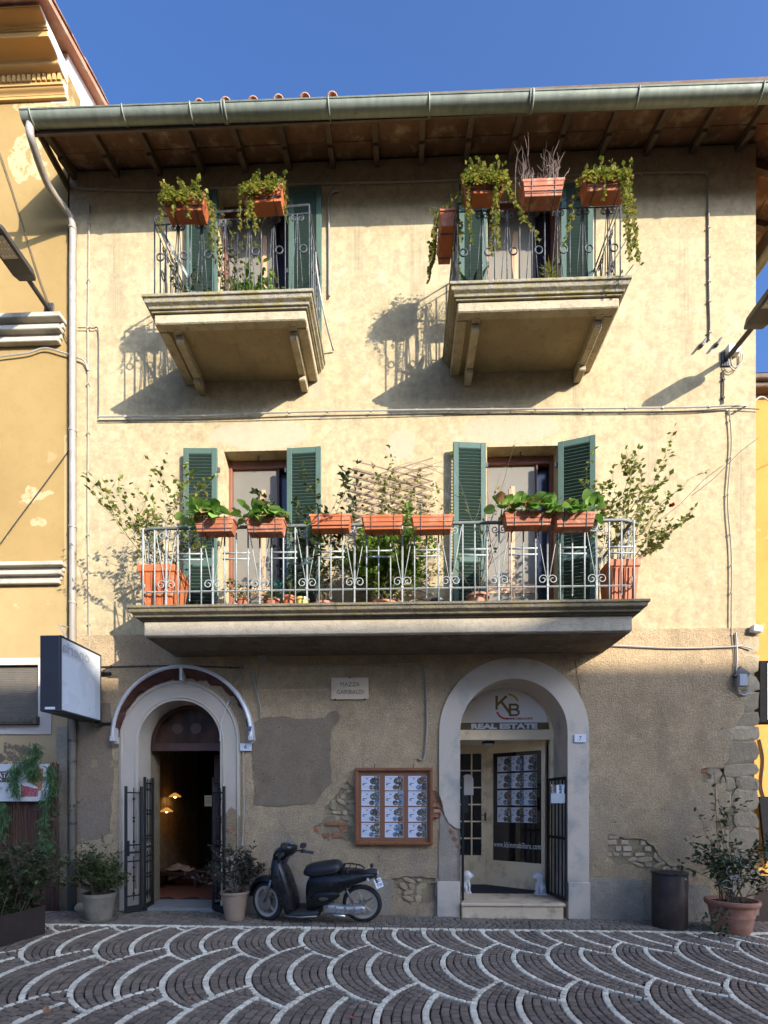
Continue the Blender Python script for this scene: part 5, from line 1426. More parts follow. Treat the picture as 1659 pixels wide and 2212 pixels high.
# lions
def lion(px, py, Y, flip, label):
    q = P(px, py, Y); X = q.x
    t = thing('lion_statue', label, 'statue', (X, Y, f7), 'plaster lions at the doorway')
    f = -1 if flip else 1
    def V_(x, y, z): return (X + f * x, Y + y, f7 + z)
    mb = MB(); mb.bx(X - 0.085, X + 0.085, Y - 0.06, Y + 0.06, f7, f7 + 0.025); mb.build('base', M['statue'], t, bevel=0.006)
    mb = MB()
    def ring(c, rx, ry, tilt=0):
        return [Vector(V_(c[0] + rx * math.cos(a) * math.cos(tilt), c[1] + ry * math.sin(a), c[2] + rx * math.cos(a) * math.sin(tilt))) for a in [2 * math.pi * k / 12 for k in range(12)]]
    mb.rings([ring((0.03, 0, 0.024), 0.055, 0.05), ring((0.03, 0, 0.09), 0.062, 0.055), ring((0.015, 0, 0.15), 0.056, 0.05, 0.2), ring((-0.005, 0, 0.21), 0.052, 0.05, 0.3), ring((-0.012, 0, 0.25), 0.078, 0.074, 0.2), ring((-0.018, 0, 0.29), 0.08, 0.074), ring((-0.02, 0, 0.325), 0.06, 0.058), ring((-0.022, 0, 0.35), 0.025, 0.025)])
    mb.rings([ring((-0.085, 0, 0.245), 0.02, 0.03), ring((-0.095, 0, 0.26), 0.032, 0.032), ring((-0.085, 0, 0.29), 0.034, 0.034), ring((-0.06, 0, 0.32), 0.022, 0.03)])
    for sy in (-1, 1):
        mb.tube([V_(-0.035, sy * 0.028, 0.19), V_(-0.05, sy * 0.03, 0.11), V_(-0.048, sy * 0.032, 0.04), V_(-0.066, sy * 0.034, 0.03)], [0.026, 0.021, 0.019, 0.02], 8)
        mb.tube([V_(0.05, sy * 0.045, 0.11), V_(0.0, sy * 0.056, 0.085), V_(0.01, sy * 0.055, 0.04), V_(-0.025, sy * 0.055, 0.032)], [0.035, 0.03, 0.02, 0.018], 8)
        mb.ell(V_(-0.02, sy * 0.042, 0.335), (0.012, 0.008, 0.014), 8, 5)
    mb.tube([V_(0.085, 0, 0.035), V_(0.095, 0.03, 0.06), V_(0.075, 0.055, 0.10), V_(0.09, 0.05, 0.14)], [0.012, 0.01, 0.01, 0.016], 6)
    mb.build('body', M['statue'], t, smooth=True)
lion(1167, 1925, 0.55, False, 'small white seated lion statue beside the barred gate with leaflets')
lion(1006, 1925, 0.62, True, 'small white seated lion statue half hidden behind the black gate with a lock')

# ================================================================== LEFT BUILDING
xw = XL - 0.03                                  # its right-hand edge
lbd = thing('ochre_building', 'tall ochre building with moulded string courses and dentilled cornice beside the townhouse', 'building', (-8, 0, 0))
zs2 = wz(70, 1258, -0.1); zlow = wz(70, 1425)
mb = MB(); wn0, wn1 = -6.6, wx(84, 1500)
mb.slab(rect(-14, xw, -0.3, zlow), [rect(wn0, wn1, wz(40, 1560), wz(40, 1437))], 0.0, 0.3); mb.build('base_wall', M['peeling'], lbd)
mb = MB(); mb.bx(-14, xw, 0.0, 0.3, zlow, zs2); mb.build('lower_wall', M['ochre_low'], lbd)
mb = MB(); mb.bx(-14, xw, 0.001, 0.3, zs2, 12.35); mb.build('upper_wall', M['ochre'], lbd)
mb = MB(); mb.add([(xw, 0.3, -0.3), (xw, 9, -0.3), (xw, 9, 12.62 + 0.31 * 4.5), (xw, 4.5, 12.62 + 0.31 * 4.5), (xw, 0.0, 12.62), (xw, 0.0, 11.9), (xw, 0.3, 11.9)], [tuple(range(7))])
vs = [(v[0] - 0.25, v[1], v[2]) for v in mb.v]; mb.add(vs, [tuple(range(6, -1, -1))])
for k in range(7): mb.f.append([k, k + 7, (k + 1) % 7 + 7, (k + 1) % 7]); mb.m.append(0); mb.a.append(0)
mb.build('gable_wall', M['whiteplaster'], lbd)
mb = MB()
for y0, y1, z0, z1 in ((0, 4.5, 12.62, 12.62 + 0.31 * 4.5), (-0.75, 0.0, 12.39, 12.62)):
    mb.add([(-14, y0, z0 + 0.02), (xw + 0.13, y0, z0 + 0.02), (xw + 0.13, y1, z1 + 0.02), (-14, y1, z1 + 0.02), (-14, y0, z0 + 0.11), (xw + 0.13, y0, z0 + 0.11), (xw + 0.13, y1, z1 + 0.11), (-14, y1, z1 + 0.11)], [(3, 2, 1, 0), (4, 5, 6, 7), (0, 1, 5, 4), (1, 2, 6, 5), (2, 3, 7, 6), (3, 0, 4, 7)])
lroof = mb.build('roof', M['tile'], lbd)
for i in range(13):                                # verge tiles
    y = -0.55 + i * 0.38; z = 12.62 + 0.31 * y + 0.115
    inst(tile_me, lroof, (xw + 0.07 - 0.0, y, z), (math.atan(0.31), 0, rnd.uniform(-.05, .05)), (1.1, 1.05, 1.0))
# cornice: stepped mouldings
def moulding(pts, name):
    """extrude a profile (projection, height) along the facade; the end facing the lane is whitewashed"""
    pts = [(0.0, pts[0][1])] + pts + [(0.0, pts[-1][1])]
    for x0, x1, mt, nm in ((-14, xw - 0.012, M['orn'], name), (xw - 0.0115, xw + 0.004, M['whiteplaster'], 'moulding_end')):
        mb = MB(); mb.rings([[(x, -d_, z_) for d_, z_ in pts] for x in (x0, x1)]); mb.build(nm, mt, lbd, fix=True, smooth=True, auto=35)
def cyma(d0, z0, d1, z1, n=8, inv=False):
    out = []
    for k in range(n + 1):
        t = k / n; e = t - (0.16 if not inv else -0.16) * math.sin(2 * math.pi * t)
        out.append((d0 + (d1 - d0) * e, z0 + (z1 - z0) * t))
    return out
moulding([(0.035, 11.93), (0.035, 11.965)] + cyma(0.04, 11.966, 0.085, 12.03) + [(0.10, 12.031), (0.10, 12.07)], 'architrave')
moulding([(0.10, 12.17), (0.12, 12.171)] + cyma(0.12, 12.172, 0.27, 12.262, 10, True) + [(0.40, 12.265), (0.40, 12.335), (0.415, 12.336), (0.415, 12.35), (0.43, 12.351), (0.43, 12.365)] + cyma(0.435, 12.366, 0.56, 12.42) + [(0.57, 12.423)], 'cornice')
mb = MB(); mb.bx(-14, xw - 0.012, -0.06, 0, 12.0705, 12.1695); mb.build('dentil_band', M['orn'], lbd)
dn_ = MB(); dn_.box((0, 0, 0), (0.045, 0.06, 0.09)); dn_ = me_from(dn_, 'dentil', M['orn'])
for p in dn_.polygons: p.use_smooth = False
for i in range(24): inst(dn_, lbd, (xw - 0.05 - i * 0.075, -0.09, 12.12))
# string courses of five fillets
def course(zt, zb2, dp, xr, mat):
    k = 5; h_ = (zt - zb2) / k
    for i in range(k):
        d_ = dp * (0.45 + 0.55 * (k - i) / k) if i % 2 == 0 else dp * 0.35 * (1.3 - i / k)
        mb = MB(); mb.bx(-14, xr - 0.12 * (i / k) * 0 - 0.02 * i, -max(d_, 0.025), -0.001, zt - h_ * (i + 1) + 0.0005, zt - h_ * i); mb.build('string_course', mat, lbd, bevel=0.008)
course(wz(70, 676, -0.14), wz(70, 742, -0.05), 0.16, wx(135, 700, -0.1), M['greymould'])
course(wz(70, 1213, -0.1), zs2, 0.12, wx(137, 1235, -0.08), M['greymould'])
# corner strip
mb = MB(); mb.bx(wx(139, 1100), xw + 0.004, -0.006, 0.0, zlow + 0.02, zs2 + 2.2); mb.build('corner_strip', M['ochre_low'], lbd)
mb = MB(); mb.bx(wx(122, 1700), xw + 0.005, -0.012, 0.0, -0.2, wz(130, 1570)); mb.build('corner_render', M['grey_base'], lbd)
# shuttered window with louvres and sill, pale surround
z0, z1 = wz(40, 1560), wz(40, 1437)
mb = MB(); lo_ = jag([(wn0, z0 - 0.17), (wn1 + 0.2, z0 - 0.17), (wn1 + 0.2, z1 + 0.12)], 9, 0, 0, False)
mb.slab(rect(wn0 - 0.2, wn1 + 0.2, z0 - 0.18, z1 + 0.10), [rect(wn0, wn1, z0, z1)], -0.02, -0.001, back=False); mb.build('window_surround', M['paleframe'], lbd, bevel=0.004)
mb = MB(); mb.bx(wn0, wn1 + 0.03, -0.10, 0.02, z0 - 0.045, z0 + 0.075)
for i in range(16): mb.bx(wn1 - 0.02 - i * 0.1, wn1 - 0.09 - i * 0.1, -0.112, -0.101, z0 - 0.02, z0 + 0.05)
mb.build('carved_sill', pm('dark_carved_sill', (0.12, 0.095, 0.075), (0.09, 0.07, 0.055), 9, 0.9, 0.6, 40), lbd, bevel=0.006)
sl_ = MB(); sl_.box((0, 0, 0), (1, 0.03, 0.02), (R(25), 0, 0)); sl_ = me_from(sl_, 'blind_slat', pm('taupe_blind_slat', (0.21, 0.18, 0.14), (0.17, 0.145, 0.115), 6, 0.7))
for p in sl_.polygons: p.use_smooth = False
nsl = int((z1 - z0 - 0.08) / 0.026)
for i in range(nsl): inst(sl_, lbd, ((wn0 + wn1) / 2, 0.05, z0 + 0.085 + i * 0.026), None, (wn1 - wn0, 1, 1))
mb = MB(); mb.bx(wn0, wn1, 0.07, 0.09, z0, z1); mb.build('blind_back', M['darkroom'], lbd)

# ================================================================== RIGHT BUILDING across the side street
YR = 5.0
rb = thing('orange_building', 'orange ochre building across the side street beyond the townhouse corner', 'building', (7, YR, 0))
zr = wz(1648, 842, YR)
mb = MB(); mb.bx(4.0, 16, YR, YR + 8, -0.6, zr); mb.build('wall', M['ochre_right'], rb)
mb = MB(); mb.bx(3.6, 16.3, YR - 0.35, YR + 8.3, zr, zr + 0.12); mb.bx(3.7, 16.3, YR - 0.25, YR + 8, zr - 0.12, zr - 0.001); mb.build('eave', M['rafter'], rb, bevel=0.02)
mb = MB(); mb.add([(3.6, YR - 0.35, zr + 0.12), (16.3, YR - 0.35, zr + 0.12), (16.3, YR + 4, zr + 1.6), (3.6, YR + 4, zr + 1.6), (16.3, YR + 8.3, zr + 0.12), (3.6, YR + 8.3, zr + 0.12)], [(0, 1, 2, 3), (3, 2, 4, 5), (0, 3, 5), (1, 4, 2)]); mb.build('roof', M['tile'], rb)
for k in range(4):
    for r_ in range(3):
        X = 7.6 + k * 2.2; Z = 2.0 + r_ * 3.2
        mb = MB(); mb.bx(X - 0.5, X + 0.5, YR - 0.03, YR - 0.001, Z - 0.8, Z + 0.8); wq = mb.build('window', M['shutter'], rb, bevel=0.01)
        mb = MB(); mb.bx(X - 0.62, X + 0.62, YR - 0.1, YR - 0.002, Z - 0.92, Z - 0.81); mb.build('sill', M['greymould'], wq)
X0, Z1_ = w(1641, 1427, 2.0); _, Z0_ = w(1641, 1561, 2.0)
rs = thing('shop_sign', 'black framed light box sign projecting over the side street', 'sign', (X0 + 0.3, 2.0, Z0_))
mb = MB(); mb.bx(X0, X0 + 1.0, 2.0, 2.25, Z0_, Z1_); mb.build('casing', M['flatblack'], rs, bevel=0.01)
mb = MB(); mb.bx(X0 + 0.13, X0 + 0.95, 1.985, 1.999, Z0_ + 0.05, Z1_ - 0.05); mb.build('panel', M['lightbox'], rs)
mb = MB(); mb.tube([(X0 + 0.5, 2.12, Z1_), (X0 + 0.5, 2.12, Z1_ + 0.1), (X0 + 0.5, YR + 0.01, Z1_ + 0.1)], 0.02, 6); mb.build('bracket', M['iron'], rs)
X0, Z0_ = w(1650, 1722, 4.6)
mb = MB(); mb.box((X0 + 0.35, 4.75, 1.0), (0.6, 0.06, 1.5), (R(-8), 0, 0)); mb.build('menu_board', M['flatblack'], loc=(X0 + 0.35, 4.75, gz(X0)), bevel=0.01, label='black board leaning on the orange wall of the side street', cat='board')
cbl = [P(1641, 1597, YR - 0.03), P(1649, 1640, YR - 0.03), P(1645, 1700, YR - 0.03), P(1659, 1740, YR - 0.03)]
mb = MB(); mb.tube(bez(cbl), 0.02, 5); mb.build('cable', M['wire'], rb)
# ---- the houses behind the viewer that keep the square in shade
YO = -18.0
for i, (x0, x1, hh, col, lab) in enumerate(((3.5, 18.2, 13.34, M['upper'], 'cream terrace behind the viewer, facing the townhouse'), (18.2, 27.5, 13.52, M['ochre_right'], 'orange terrace behind the viewer, right of the square'))):
    t = thing('terrace_house', lab, 'building', ((x0 + x1) / 2, YO, 0))
    mb = MB(); mb.bx(x0 + 0.01, x1 - 0.01, YO - 9, YO, -1.0, hh - 0.35); mb.build('wall', col, t)
    mb = MB(); mb.bx(x0, x1, YO - 9.4, YO + 0.4, hh - 0.35, hh - 0.2); mb.build('eave', M['rafter'], t)
    mb = MB(); mb.add([(x0, YO + 0.4, hh - 0.2), (x1, YO + 0.4, hh - 0.2), (x1, YO - 4.5, hh + 1.0), (x0, YO - 4.5, hh + 1.0), (x1, YO - 9.4, hh - 0.2), (x0, YO - 9.4, hh - 0.2)], [(0, 1, 2, 3), (3, 2, 4, 5), (0, 3, 5), (1, 4, 2)]); mb.build('roof', M['tile'], t)
    n_ = int((x1 - x0) / 3)
    for k in range(n_):
        for r_ in range(3):
            X = x0 + (k + 0.5) * (x1 - x0) / n_; Z = 2.4 + r_ * 3.5
            mb = MB(); mb.bx(X - 0.55, X + 0.55, YO + 0.001, YO + 0.05, Z - 0.9, Z + 0.9); mb.build('window', M['shutter'], t)

# ================================================================== SIGN BOX, STREET LAMPS
sx = wx(218, 1487, -0.12); y0, y1 = -0.98, -0.12; zb_s, zt_s = wz(218, 1560, -0.12), wz(218, 1415, -0.12)
sg = thing('light_box_sign', 'unlit double sided light box sign with dark casing projecting by the shop', 'sign', (sx, y1, zb_s))
mb = MB(); mb.bx(sx - 0.27, sx - 0.012, y0, y1, zb_s, zt_s); mb.build('casing', M['boxblack'], sg, bevel=0.008)
mb = MB(); mb.bx(sx - 0.0115, sx, y0 + 0.02, y1 - 0.02, zb_s + 0.025, zt_s - 0.025); pnl = mb.build('panel', M['lightbox'], sg)
mb = MB()
for a, b, c_, d_ in ((y0, y1, zb_s, zb_s + 0.024), (y0, y1, zt_s - 0.024, zt_s), (y0, y0 + 0.019, zb_s + 0.0245, zt_s - 0.0245), (y1 - 0.019, y1, zb_s + 0.0245, zt_s - 0.0245)): mb.bx(sx - 0.011, sx + 0.006, a, b, c_, d_)
mb.build('trim', M['boxblack'], sg)
mb = MB(); mb.bx(sx + 0.0005, sx + 0.0015, y0 + 0.02, y1 - 0.02, zt_s - 0.235, zt_s - 0.026); mb.build('faded_band', pm('faded_grey_band', (0.43, 0.45, 0.47), (0.5, 0.52, 0.54), 2.0, 0.4), pnl)
mb = MB(); mb.bx(sx + 0.0005, sx + 0.0015, y1 - 0.14, y1 - 0.02, zb_s + 0.03, zt_s - 0.24); mb.build('faded_band', pm('faded_grey_strip', (0.48, 0.51, 0.54), (0.44, 0.47, 0.5), 2.0, 0.4), pnl)
text('lettering', 'oneria', 0.21, (sx + 0.003, (y0 + y1) / 2 - 0.12, zt_s - 0.135), M['ghost'], pnl, rot=(R(90), 0, R(90)), mirror=True, bold=0.004, width=0.56)
mb = MB(); mb.bx(sx - 0.20, sx - 0.07, y0 - 0.004, y0 - 0.0005, zb_s + 0.025, zb_s + 0.055); mb.build('maker_label', M['enamel'], sg)
for z in (zb_s - 0.012, zt_s - 0.25):
    mb = MB(); mb.bx(sx - 0.02, sx + 0.10, -0.05, -0.025, z - 0.02, z + 0.02); mb.bx(sx - 0.06, sx + 0.0, y1 - 0.05, -0.025, z - 0.018, z + 0.01); mb.build('wall_bracket', M['blackiron'], sg)
mb = MB(); mb.tube([P(128, 1350, -0.3), P(140, 1372, -0.45), P(150, 1400, -0.5)], 0.014, 5); mb.tube([P(128, 1350, -0.3), P(150, 1356, -0.08)], 0.01, 5); mb.build('stay_rod', M['pipe'], sg)

def street_lamp(base, Ya, Yh, wdt, label, sidex=0.0):
    t = thing('street_lamp', label, 'street lamp', base)
    x, y, z = base
    mb = MB(); mb.bx(x - 0.07, x + 0.07, -0.02 if y > -0.05 else y, y + 0.03, z - 0.1, z + 0.1); mb.build('wall_plate', M['lampgrey'], t, bevel=0.005)
    mb = MB(); mb.tube([(x, y, z), (x + sidex, Ya, z + 0.02)], 0.034, 10); mb.build('arm', M['lampgrey'], t, smooth=True, auto=40)
    mb = MB(); x2 = x + sidex
    sec = lambda y_, hw, h0, h1: [(x2 - hw, y_, z + h0), (x2 + hw, y_, z + h0), (x2 + hw, y_, z + h1), (x2 + hw * 0.8, y_, z + h1 + 0.02), (x2 - hw * 0.8, y_, z + h1 + 0.02), (x2 - hw, y_, z + h1)]
    mb.rings([sec(Ya + 0.03, wdt * 0.40, -0.02, 0.03), sec(Ya - 0.06, wdt * 0.5, -0.03, 0.05), sec(Yh + 0.05, wdt * 0.5, -0.02, 0.045), sec(Yh, wdt * 0.46, -0.01, 0.03)])
    hd = mb.build('lamp_head', M['lampgrey'], t, fix=True, bevel=0.005)
    ym = (Ya - 0.05 + Yh) / 2
    mb = MB(); mb.bx(x2 - wdt * 0.36, x2 + wdt * 0.36, Yh + 0.08, ym + 0.06, z - 0.04, z - 0.029); le = mb.build('lens', M['lamplens'], hd, bevel=0.002)
    for a in range(4):
        for b in range(3):
            mb = MB(); mb.ell((x2 - wdt * 0.24 + a * wdt * 0.16, Yh + 0.14 + b * 0.08, z - 0.04), (0.014, 0.014, 0.008), 8, 4); mb.build('led', M['boxwhite'], le)
    return t
bl = P(105, 668, -0.02)
street_lamp((bl.x, -0.02, bl.z), -0.46, -1.08, 0.29, 'dark flat LED street lamp on the ochre building above its string course')
br_ = P(1570, 775, -0.02)
sl2 = street_lamp((br_.x, -0.02, br_.z), -0.50, -1.12, 0.30, 'dark flat LED street lamp on the corner of the cream townhouse', 0.05)
# junction box and wall irons near it
jb = P(1581, 759, -0.03)
t = thing('junction_box', 'white junction box with looping cables below the corner street lamp', 'junction box', (jb.x, -0.03, jb.z))
mb = MB(); mb.bx(jb.x - 0.085, jb.x + 0.085, -0.09, 0.0, jb.z - 0.06, jb.z + 0.06); mb.build('box', M['boxwhite'], t, bevel=0.008)
mb = MB()
for a, b, c_ in ((0.0, 0.12, 0.20), (0.03, 0.14, 0.16)):
    mb.tube(bez([(jb.x - 0.06 + a, -0.06, jb.z - 0.06), (jb.x - 0.06 + a, -0.06, jb.z - 0.06 - c_ * 0.7), (jb.x + 0.02, -0.05, jb.z - 0.08 - c_), (jb.x + b, -0.04, jb.z - 0.06 - c_ * 0.6), (jb.x + b, -0.03, jb.z - 0.02)], 6), 0.007, 5)
mb.build('cable_loop', M['greywire'], t, smooth=True)
for i, (px, py) in enumerate(((1518, 742), (1551, 740))):
    q = P(px, py, -0.05); mb = MB(); mb.bar(q + Vector((0.04, 0, 0.06)), q + Vector((-0.04, -0.03, -0.06)), 0.04, 0.025); mb.bx(q.x - 0.02, q.x + 0.02, -0.05, 0.005, q.z - 0.02, q.z + 0.02)
    mb.build('wall_anchor', M['iron'], loc=(q.x, 0, q.z), bevel=0.003, label='rusty iron anchor set in the cream wall near the corner street lamp', cat='wall anchor', group='iron anchors near the corner lamp')

# ================================================================== CABLES AND CONDUITS
def cable(name, pts, r, mat, label, n=5, smooth=6, clips=0, group=None):
    q = bez(pts, smooth) if smooth > 1 else [Vector(p) for p in pts]
    mb = MB(); mb.tube(q, r, n)
    if clips:
        ln = [0.0]
        for a_, b_ in zip(q[:-1], q[1:]): ln.append(ln[-1] + (b_ - a_).length)
        for k in range(max(2, clips // 2)):
            tq = ln[-1] * (k + 0.5 + rnd.uniform(-.2, .2)) / max(2, clips // 2); j = max(i_ for i_ in range(len(ln)) if ln[i_] <= tq); j = min(j, len(q) - 2)
            p = q[j].lerp(q[j + 1], (tq - ln[j]) / max(ln[j + 1] - ln[j], 1e-6)); dd_ = (q[j + 1] - q[j]).normalized()
            mb.bar(p - dd_ * 0.012, p + dd_ * 0.012, r * 2.7, r * 2.7, Vector((0, 1, 0)))
    return mb.build(name, mat, loc=q[0], smooth=True, auto=50, label=label, cat='cable', group=group)
def L3(l, Y): return [P(x, y, Y) for x, y in l]
cable('cable', L3([(212, 900), (420, 898), (640, 890), (860, 886), (1080, 884), (1300, 882), (1480, 880), (1580, 876)], -0.05), 0.011, M['greywire'], 'twisted grey cable running across the facade between the two upper floors', 6, 8, 30)
cable('cable', L3([(212, 908), (430, 906), (600, 902), (870, 895), (1080, 890), (1300, 890), (1480, 888), (1580, 882), (1640, 884)], -0.03), 0.006, M['wire'], 'thin dark cable sagging just below the twisted grey one', 5, 8, 20)
cable('cable', [P(1580, 878, -0.05), P(1620, 874, 0.1), P(1660, 866, 2.0), Vector((9.5, YR, P(1660, 866, 2.0).z + 1.2))], 0.012, M['greywire'], 'grey cable leaving the townhouse corner towards the orange building', 5)
cable('cable', L3([(1530, 372), (1531, 480), (1532, 620), (1534, 700), (1532, 735)], -0.02), 0.014, M['beigewire'], 'brown cable dropping from the eaves near the right corner', 6, 4, 14)
cable('cable', L3([(740, 396), (900, 392), (1100, 385), (1300, 376), (1500, 372), (1526, 375), (1530, 390)], -0.02), 0.014, M['beigewire'], 'plaster coloured cable running along under the eaves on the right', 6, 6, 16)
cable('cable', L3([(165, 408), (330, 412), (480, 406), (640, 398), (740, 396)], -0.02), 0.014, M['beigewire'], 'plaster coloured cable running along under the eaves on the left', 6, 6, 12)
cable('cable', L3([(192, 440), (192, 560), (190, 720), (191, 900), (190, 1100), (192, 1300), (193, 1405)], -0.02), 0.013, M['beigewire'], 'brown cable clipped beside the grey downpipe', 6, 5, 18)
cable('cable', L3([(0, 770), (60, 762), (95, 752), (130, 760), (160, 770), (182, 780), (190, 800)], -0.04), 0.012, M['greywire'], 'grey cable crossing from the ochre building to the downpipe', 5)
cable('cable', L3([(168, 708), (200, 709), (212, 715), (213, 800), (213, 900)], -0.03), 0.007, M['wire'], 'thin dark wire loop hanging left of the first balcony shadow', 5, 6)
cable('cable', L3([(1575, 885), (1580, 960), (1572, 1080), (1580, 1200), (1580, 1360), (1585, 1420), (1582, 1470)], -0.03), 0.009, M['beigewire'], 'dark cable running down the right corner to the meter box', 6, 6, 16)
cable('cable', L3([(1590, 1366), (1592, 1420), (1590, 1462), (1596, 1495), (1612, 1500), (1618, 1480)], -0.05), 0.013, M['greywire'], 'grey cables looping below the square plate at the right corner', 6, 6)
cable('cable', L3([(1563, 800), (1563, 835), (1562, 872)], -0.02), 0.012, M['wire'], 'short dark cable below the white junction box', 5, 3, 3)
cable('cable', L3([(515, 1420), (522, 1408), (560, 1402), (640, 1400), (720, 1404), (800, 1398), (900, 1402), (1000, 1400), (1100, 1396), (1200, 1396), (1300, 1394), (1450, 1400), (1560, 1398), (1600, 1396), (1625, 1402)], -0.05), 0.011, M['greywire'], 'thin pale cable sagging below the long balcony', 5, 8)
cable('cable', L3([(590, 1438), (700, 1438), (820, 1435), (905, 1433), (915, 1440), (920, 1480), (922, 1560), (918, 1625), (912, 1642), (903, 1638)], -0.045), 0.014, M['beigewire'], 'beige conduit running past the marble plaque and hooking down', 6, 6, 12)
cable('cable', L3([(537, 1452), (545, 1450), (550, 1470), (556, 1500), (562, 1530), (562, 1552)], -0.045), 0.015, M['beigewire'], 'beige conduit hooking down beside the round box', 6)
cable('cable', L3([(565, 1440), (556, 1460), (553, 1490), (556, 1520)], -0.045), 0.009, M['beigewire'], 'thin beige wire dropping from the round box', 5)
cable('cable', L3([(200, 1440), (260, 1440), (380, 1438), (500, 1442), (525, 1442)], -0.04), 0.011, M['wire'], 'dark cable along the wall just above the arched awning', 5, 6, 8)
cable('cable', L3([(524, 1500), (520, 1440), (523, 1404)], -0.05), 0.009, M['beigewire'], 'thin beige wire rising from the awning to the balcony', 5)
cable('cable', L3([(526, 1615), (526, 1700), (527, 1750), (523, 1830)], -0.06), 0.009, M['greywire'], 'pale wire hanging beside the house number six', 5, 5)
cable('cable', L3([(711, 640), (711, 520), (710, 440), (713, 420), (722, 412), (733, 412)], -0.03), 0.016, M['pipe'], 'pale conduit curving up beside the left upper balcony', 6, 6)
cable('cable', L3([(1640, 945), (1600, 975), (1570, 1005), (1540, 1035), (1495, 1070)], -0.3), 0.005, M['wire'], 'thin frayed wire reaching from the corner to the red rose', 5, 6)
cable('cable', L3([(0, 330), (30, 420), (60, 520), (100, 640), (140, 725), (150, 745)], -0.03), 0.006, M['wire'], 'thin dark wire slanting down the ochre building', 5, 5)
cable('cable', L3([(152, 968), (100, 1040), (40, 1120), (0, 1175)], -0.02), 0.006, M['wire'], 'thin wire slanting across the lower ochre wall', 5, 5)
q = P(569, 1422, -0.03)
t = thing('round_junction_box', 'round grey junction box under the long balcony', 'junction box', (q.x, -0.03, q.z))
mb = MB(); mb.lathe([(0.0, -0.075), (0.065, -0.072), (0.082, -0.055), (0.085, -0.028)], (q.x, 0, q.z), 14, 'y'); mb.build('lid', M['beigewire'], t, smooth=True, auto=40)
q = P(1601, 1467, -0.05)
t = thing('meter_box', 'grey plastic box on a tilted square plate at the right corner', 'meter box', (q.x, -0.04, q.z))
mb = MB(); mb.box((q.x, -0.055, q.z + 0.06), (0.17, 0.03, 0.17), (0, R(38), 0)); mb.build('plate', M['lampgrey'], t, bevel=0.004)
mb = MB(); mb.box((q.x - 0.02, -0.10, q.z - 0.03), (0.115, 0.06, 0.17)); mb.build('box', M['boxgrey'], t, bevel=0.01)
q = P(1632, 1360, -0.05)
mb = MB(); mb.box((q.x, -0.06, q.z), (0.14, 0.10, 0.10), (0, R(10), 0)); mb.bx(q.x - 0.02, q.x + 0.02, -0.03, 0.02, q.z - 0.02, q.z + 0.02); mb.build('sensor', M['boxwhite'], loc=(q.x, 0, q.z), bevel=0.015, label='small white sensor at the corner above the roughcast', cat='sensor')

# ================================================================== PLAQUE, NUMBERS, NOTICE BOARD
a = P(716, 1465, -0.03); b = P(796, 1511, -0.03)
t = thing('street_plaque', 'marble street name plaque engraved PIAZZA GARIBALDI under the long balcony', 'plaque', ((a.x + b.x) / 2, -0.03, (a.z + b.z) / 2))
mb = MB(); mb.bx(a.x, b.x, -0.055, -0.02, b.z, a.z); pl = mb.build('slab', M['marble'], t, bevel=0.003)
hh = a.z - b.z; xc = (a.x + b.x) / 2
text('lettering', 'PIAZZA', 0.085, (xc, -0.0562, a.z - hh * 0.32), M['engraved'], t, width=0.28)
text('lettering', 'GARIBALDI', 0.085, (xc + 0.005, -0.0562, a.z - hh * 0.67), M['engraved'], t, width=0.385)
for dx, dz in ((0, hh / 2), (-0.21, -hh / 2), (0.21, -hh / 2)):
    mb = MB(); mb.bx(xc + dx - 0.008, xc + dx + 0.008, -0.062, -0.03, (a.z + b.z) / 2 + dz - 0.012, (a.z + b.z) / 2 + dz + 0.012); mb.build('clip', M['iron'], t)
for x0, y0_, x1, y1_, s, lab in ((519, 1606, 543, 1622, '6', 'white enamel house number plate reading 6 beside the shop arch'), (1240, 1587, 1265, 1604, '7', 'white enamel house number plate reading 7 beside the estate agent arch')):
    a = P(x0, y0_, -0.06); b = P(x1, y1_, -0.06)
    t = thing('number_plate', lab, 'number plate', ((a.x + b.x) / 2, -0.05, (a.z + b.z) / 2))
    mb = MB(); mb.bx(a.x, b.x, -0.075, -0.02, b.z, a.z); mb.build('plate', M['enamel'], t, bevel=0.003)
    text('lettering', s, 0.085, ((a.x + b.x) / 2, -0.0762, (a.z + b.z) / 2), M['ink'], t)
a = P(766.5, 1659, -0.06); b = P(934.5, 1826, -0.06)
nbd = thing('notice_board', 'varnished wooden notice board holding twelve property flyers', 'notice board', ((a.x + b.x) / 2, -0.03, b.z))
fw = 0.05
for n_, (x0, x1, z0, z1) in enumerate(((a.x, b.x, a.z - fw, a.z), (a.x, b.x, b.z, b.z + fw), (a.x, a.x + fw, b.z + fw + 0.0005, a.z - fw - 0.0005), (b.x - fw, b.x, b.z + fw + 0.0005, a.z - fw - 0.0005))):
    mb = MB(); mb.bx(x0, x1, -0.095, -0.025, z0, z1)
    ins = 0.018
    if n_ < 2: mb.bx(x0 + 0.012, x1 - 0.012, -0.104, -0.0955, z0 + 0.012, z1 - 0.012)
    else: mb.bx(x0 + 0.012, x1 - 0.012, -0.104, -0.0955, z0, z1)
    mb.build('frame_rail', M['oak'], nbd, bevel=0.006)
mb = MB(); mb.bx(a.x + 0.03, b.x - 0.03, -0.055, -0.03, b.z + 0.03, a.z - 0.03); mb.build('back_panel', M['panelwood'], nbd)
for sx_ in (-0.28, 0.28):
    mb = MB(); mb.tube([((a.x + b.x) / 2 + sx_, -0.06, a.z), ((a.x + b.x) / 2 + sx_ + 0.01, -0.05, a.z + 0.06)], 0.006, 5); mb.build('hanger', M['iron'], nbd)
fxs = [wx((1380 + u * 340 / 1659) / 1.8228, 1740, -0.06) for u in (385, 838, 1287)]
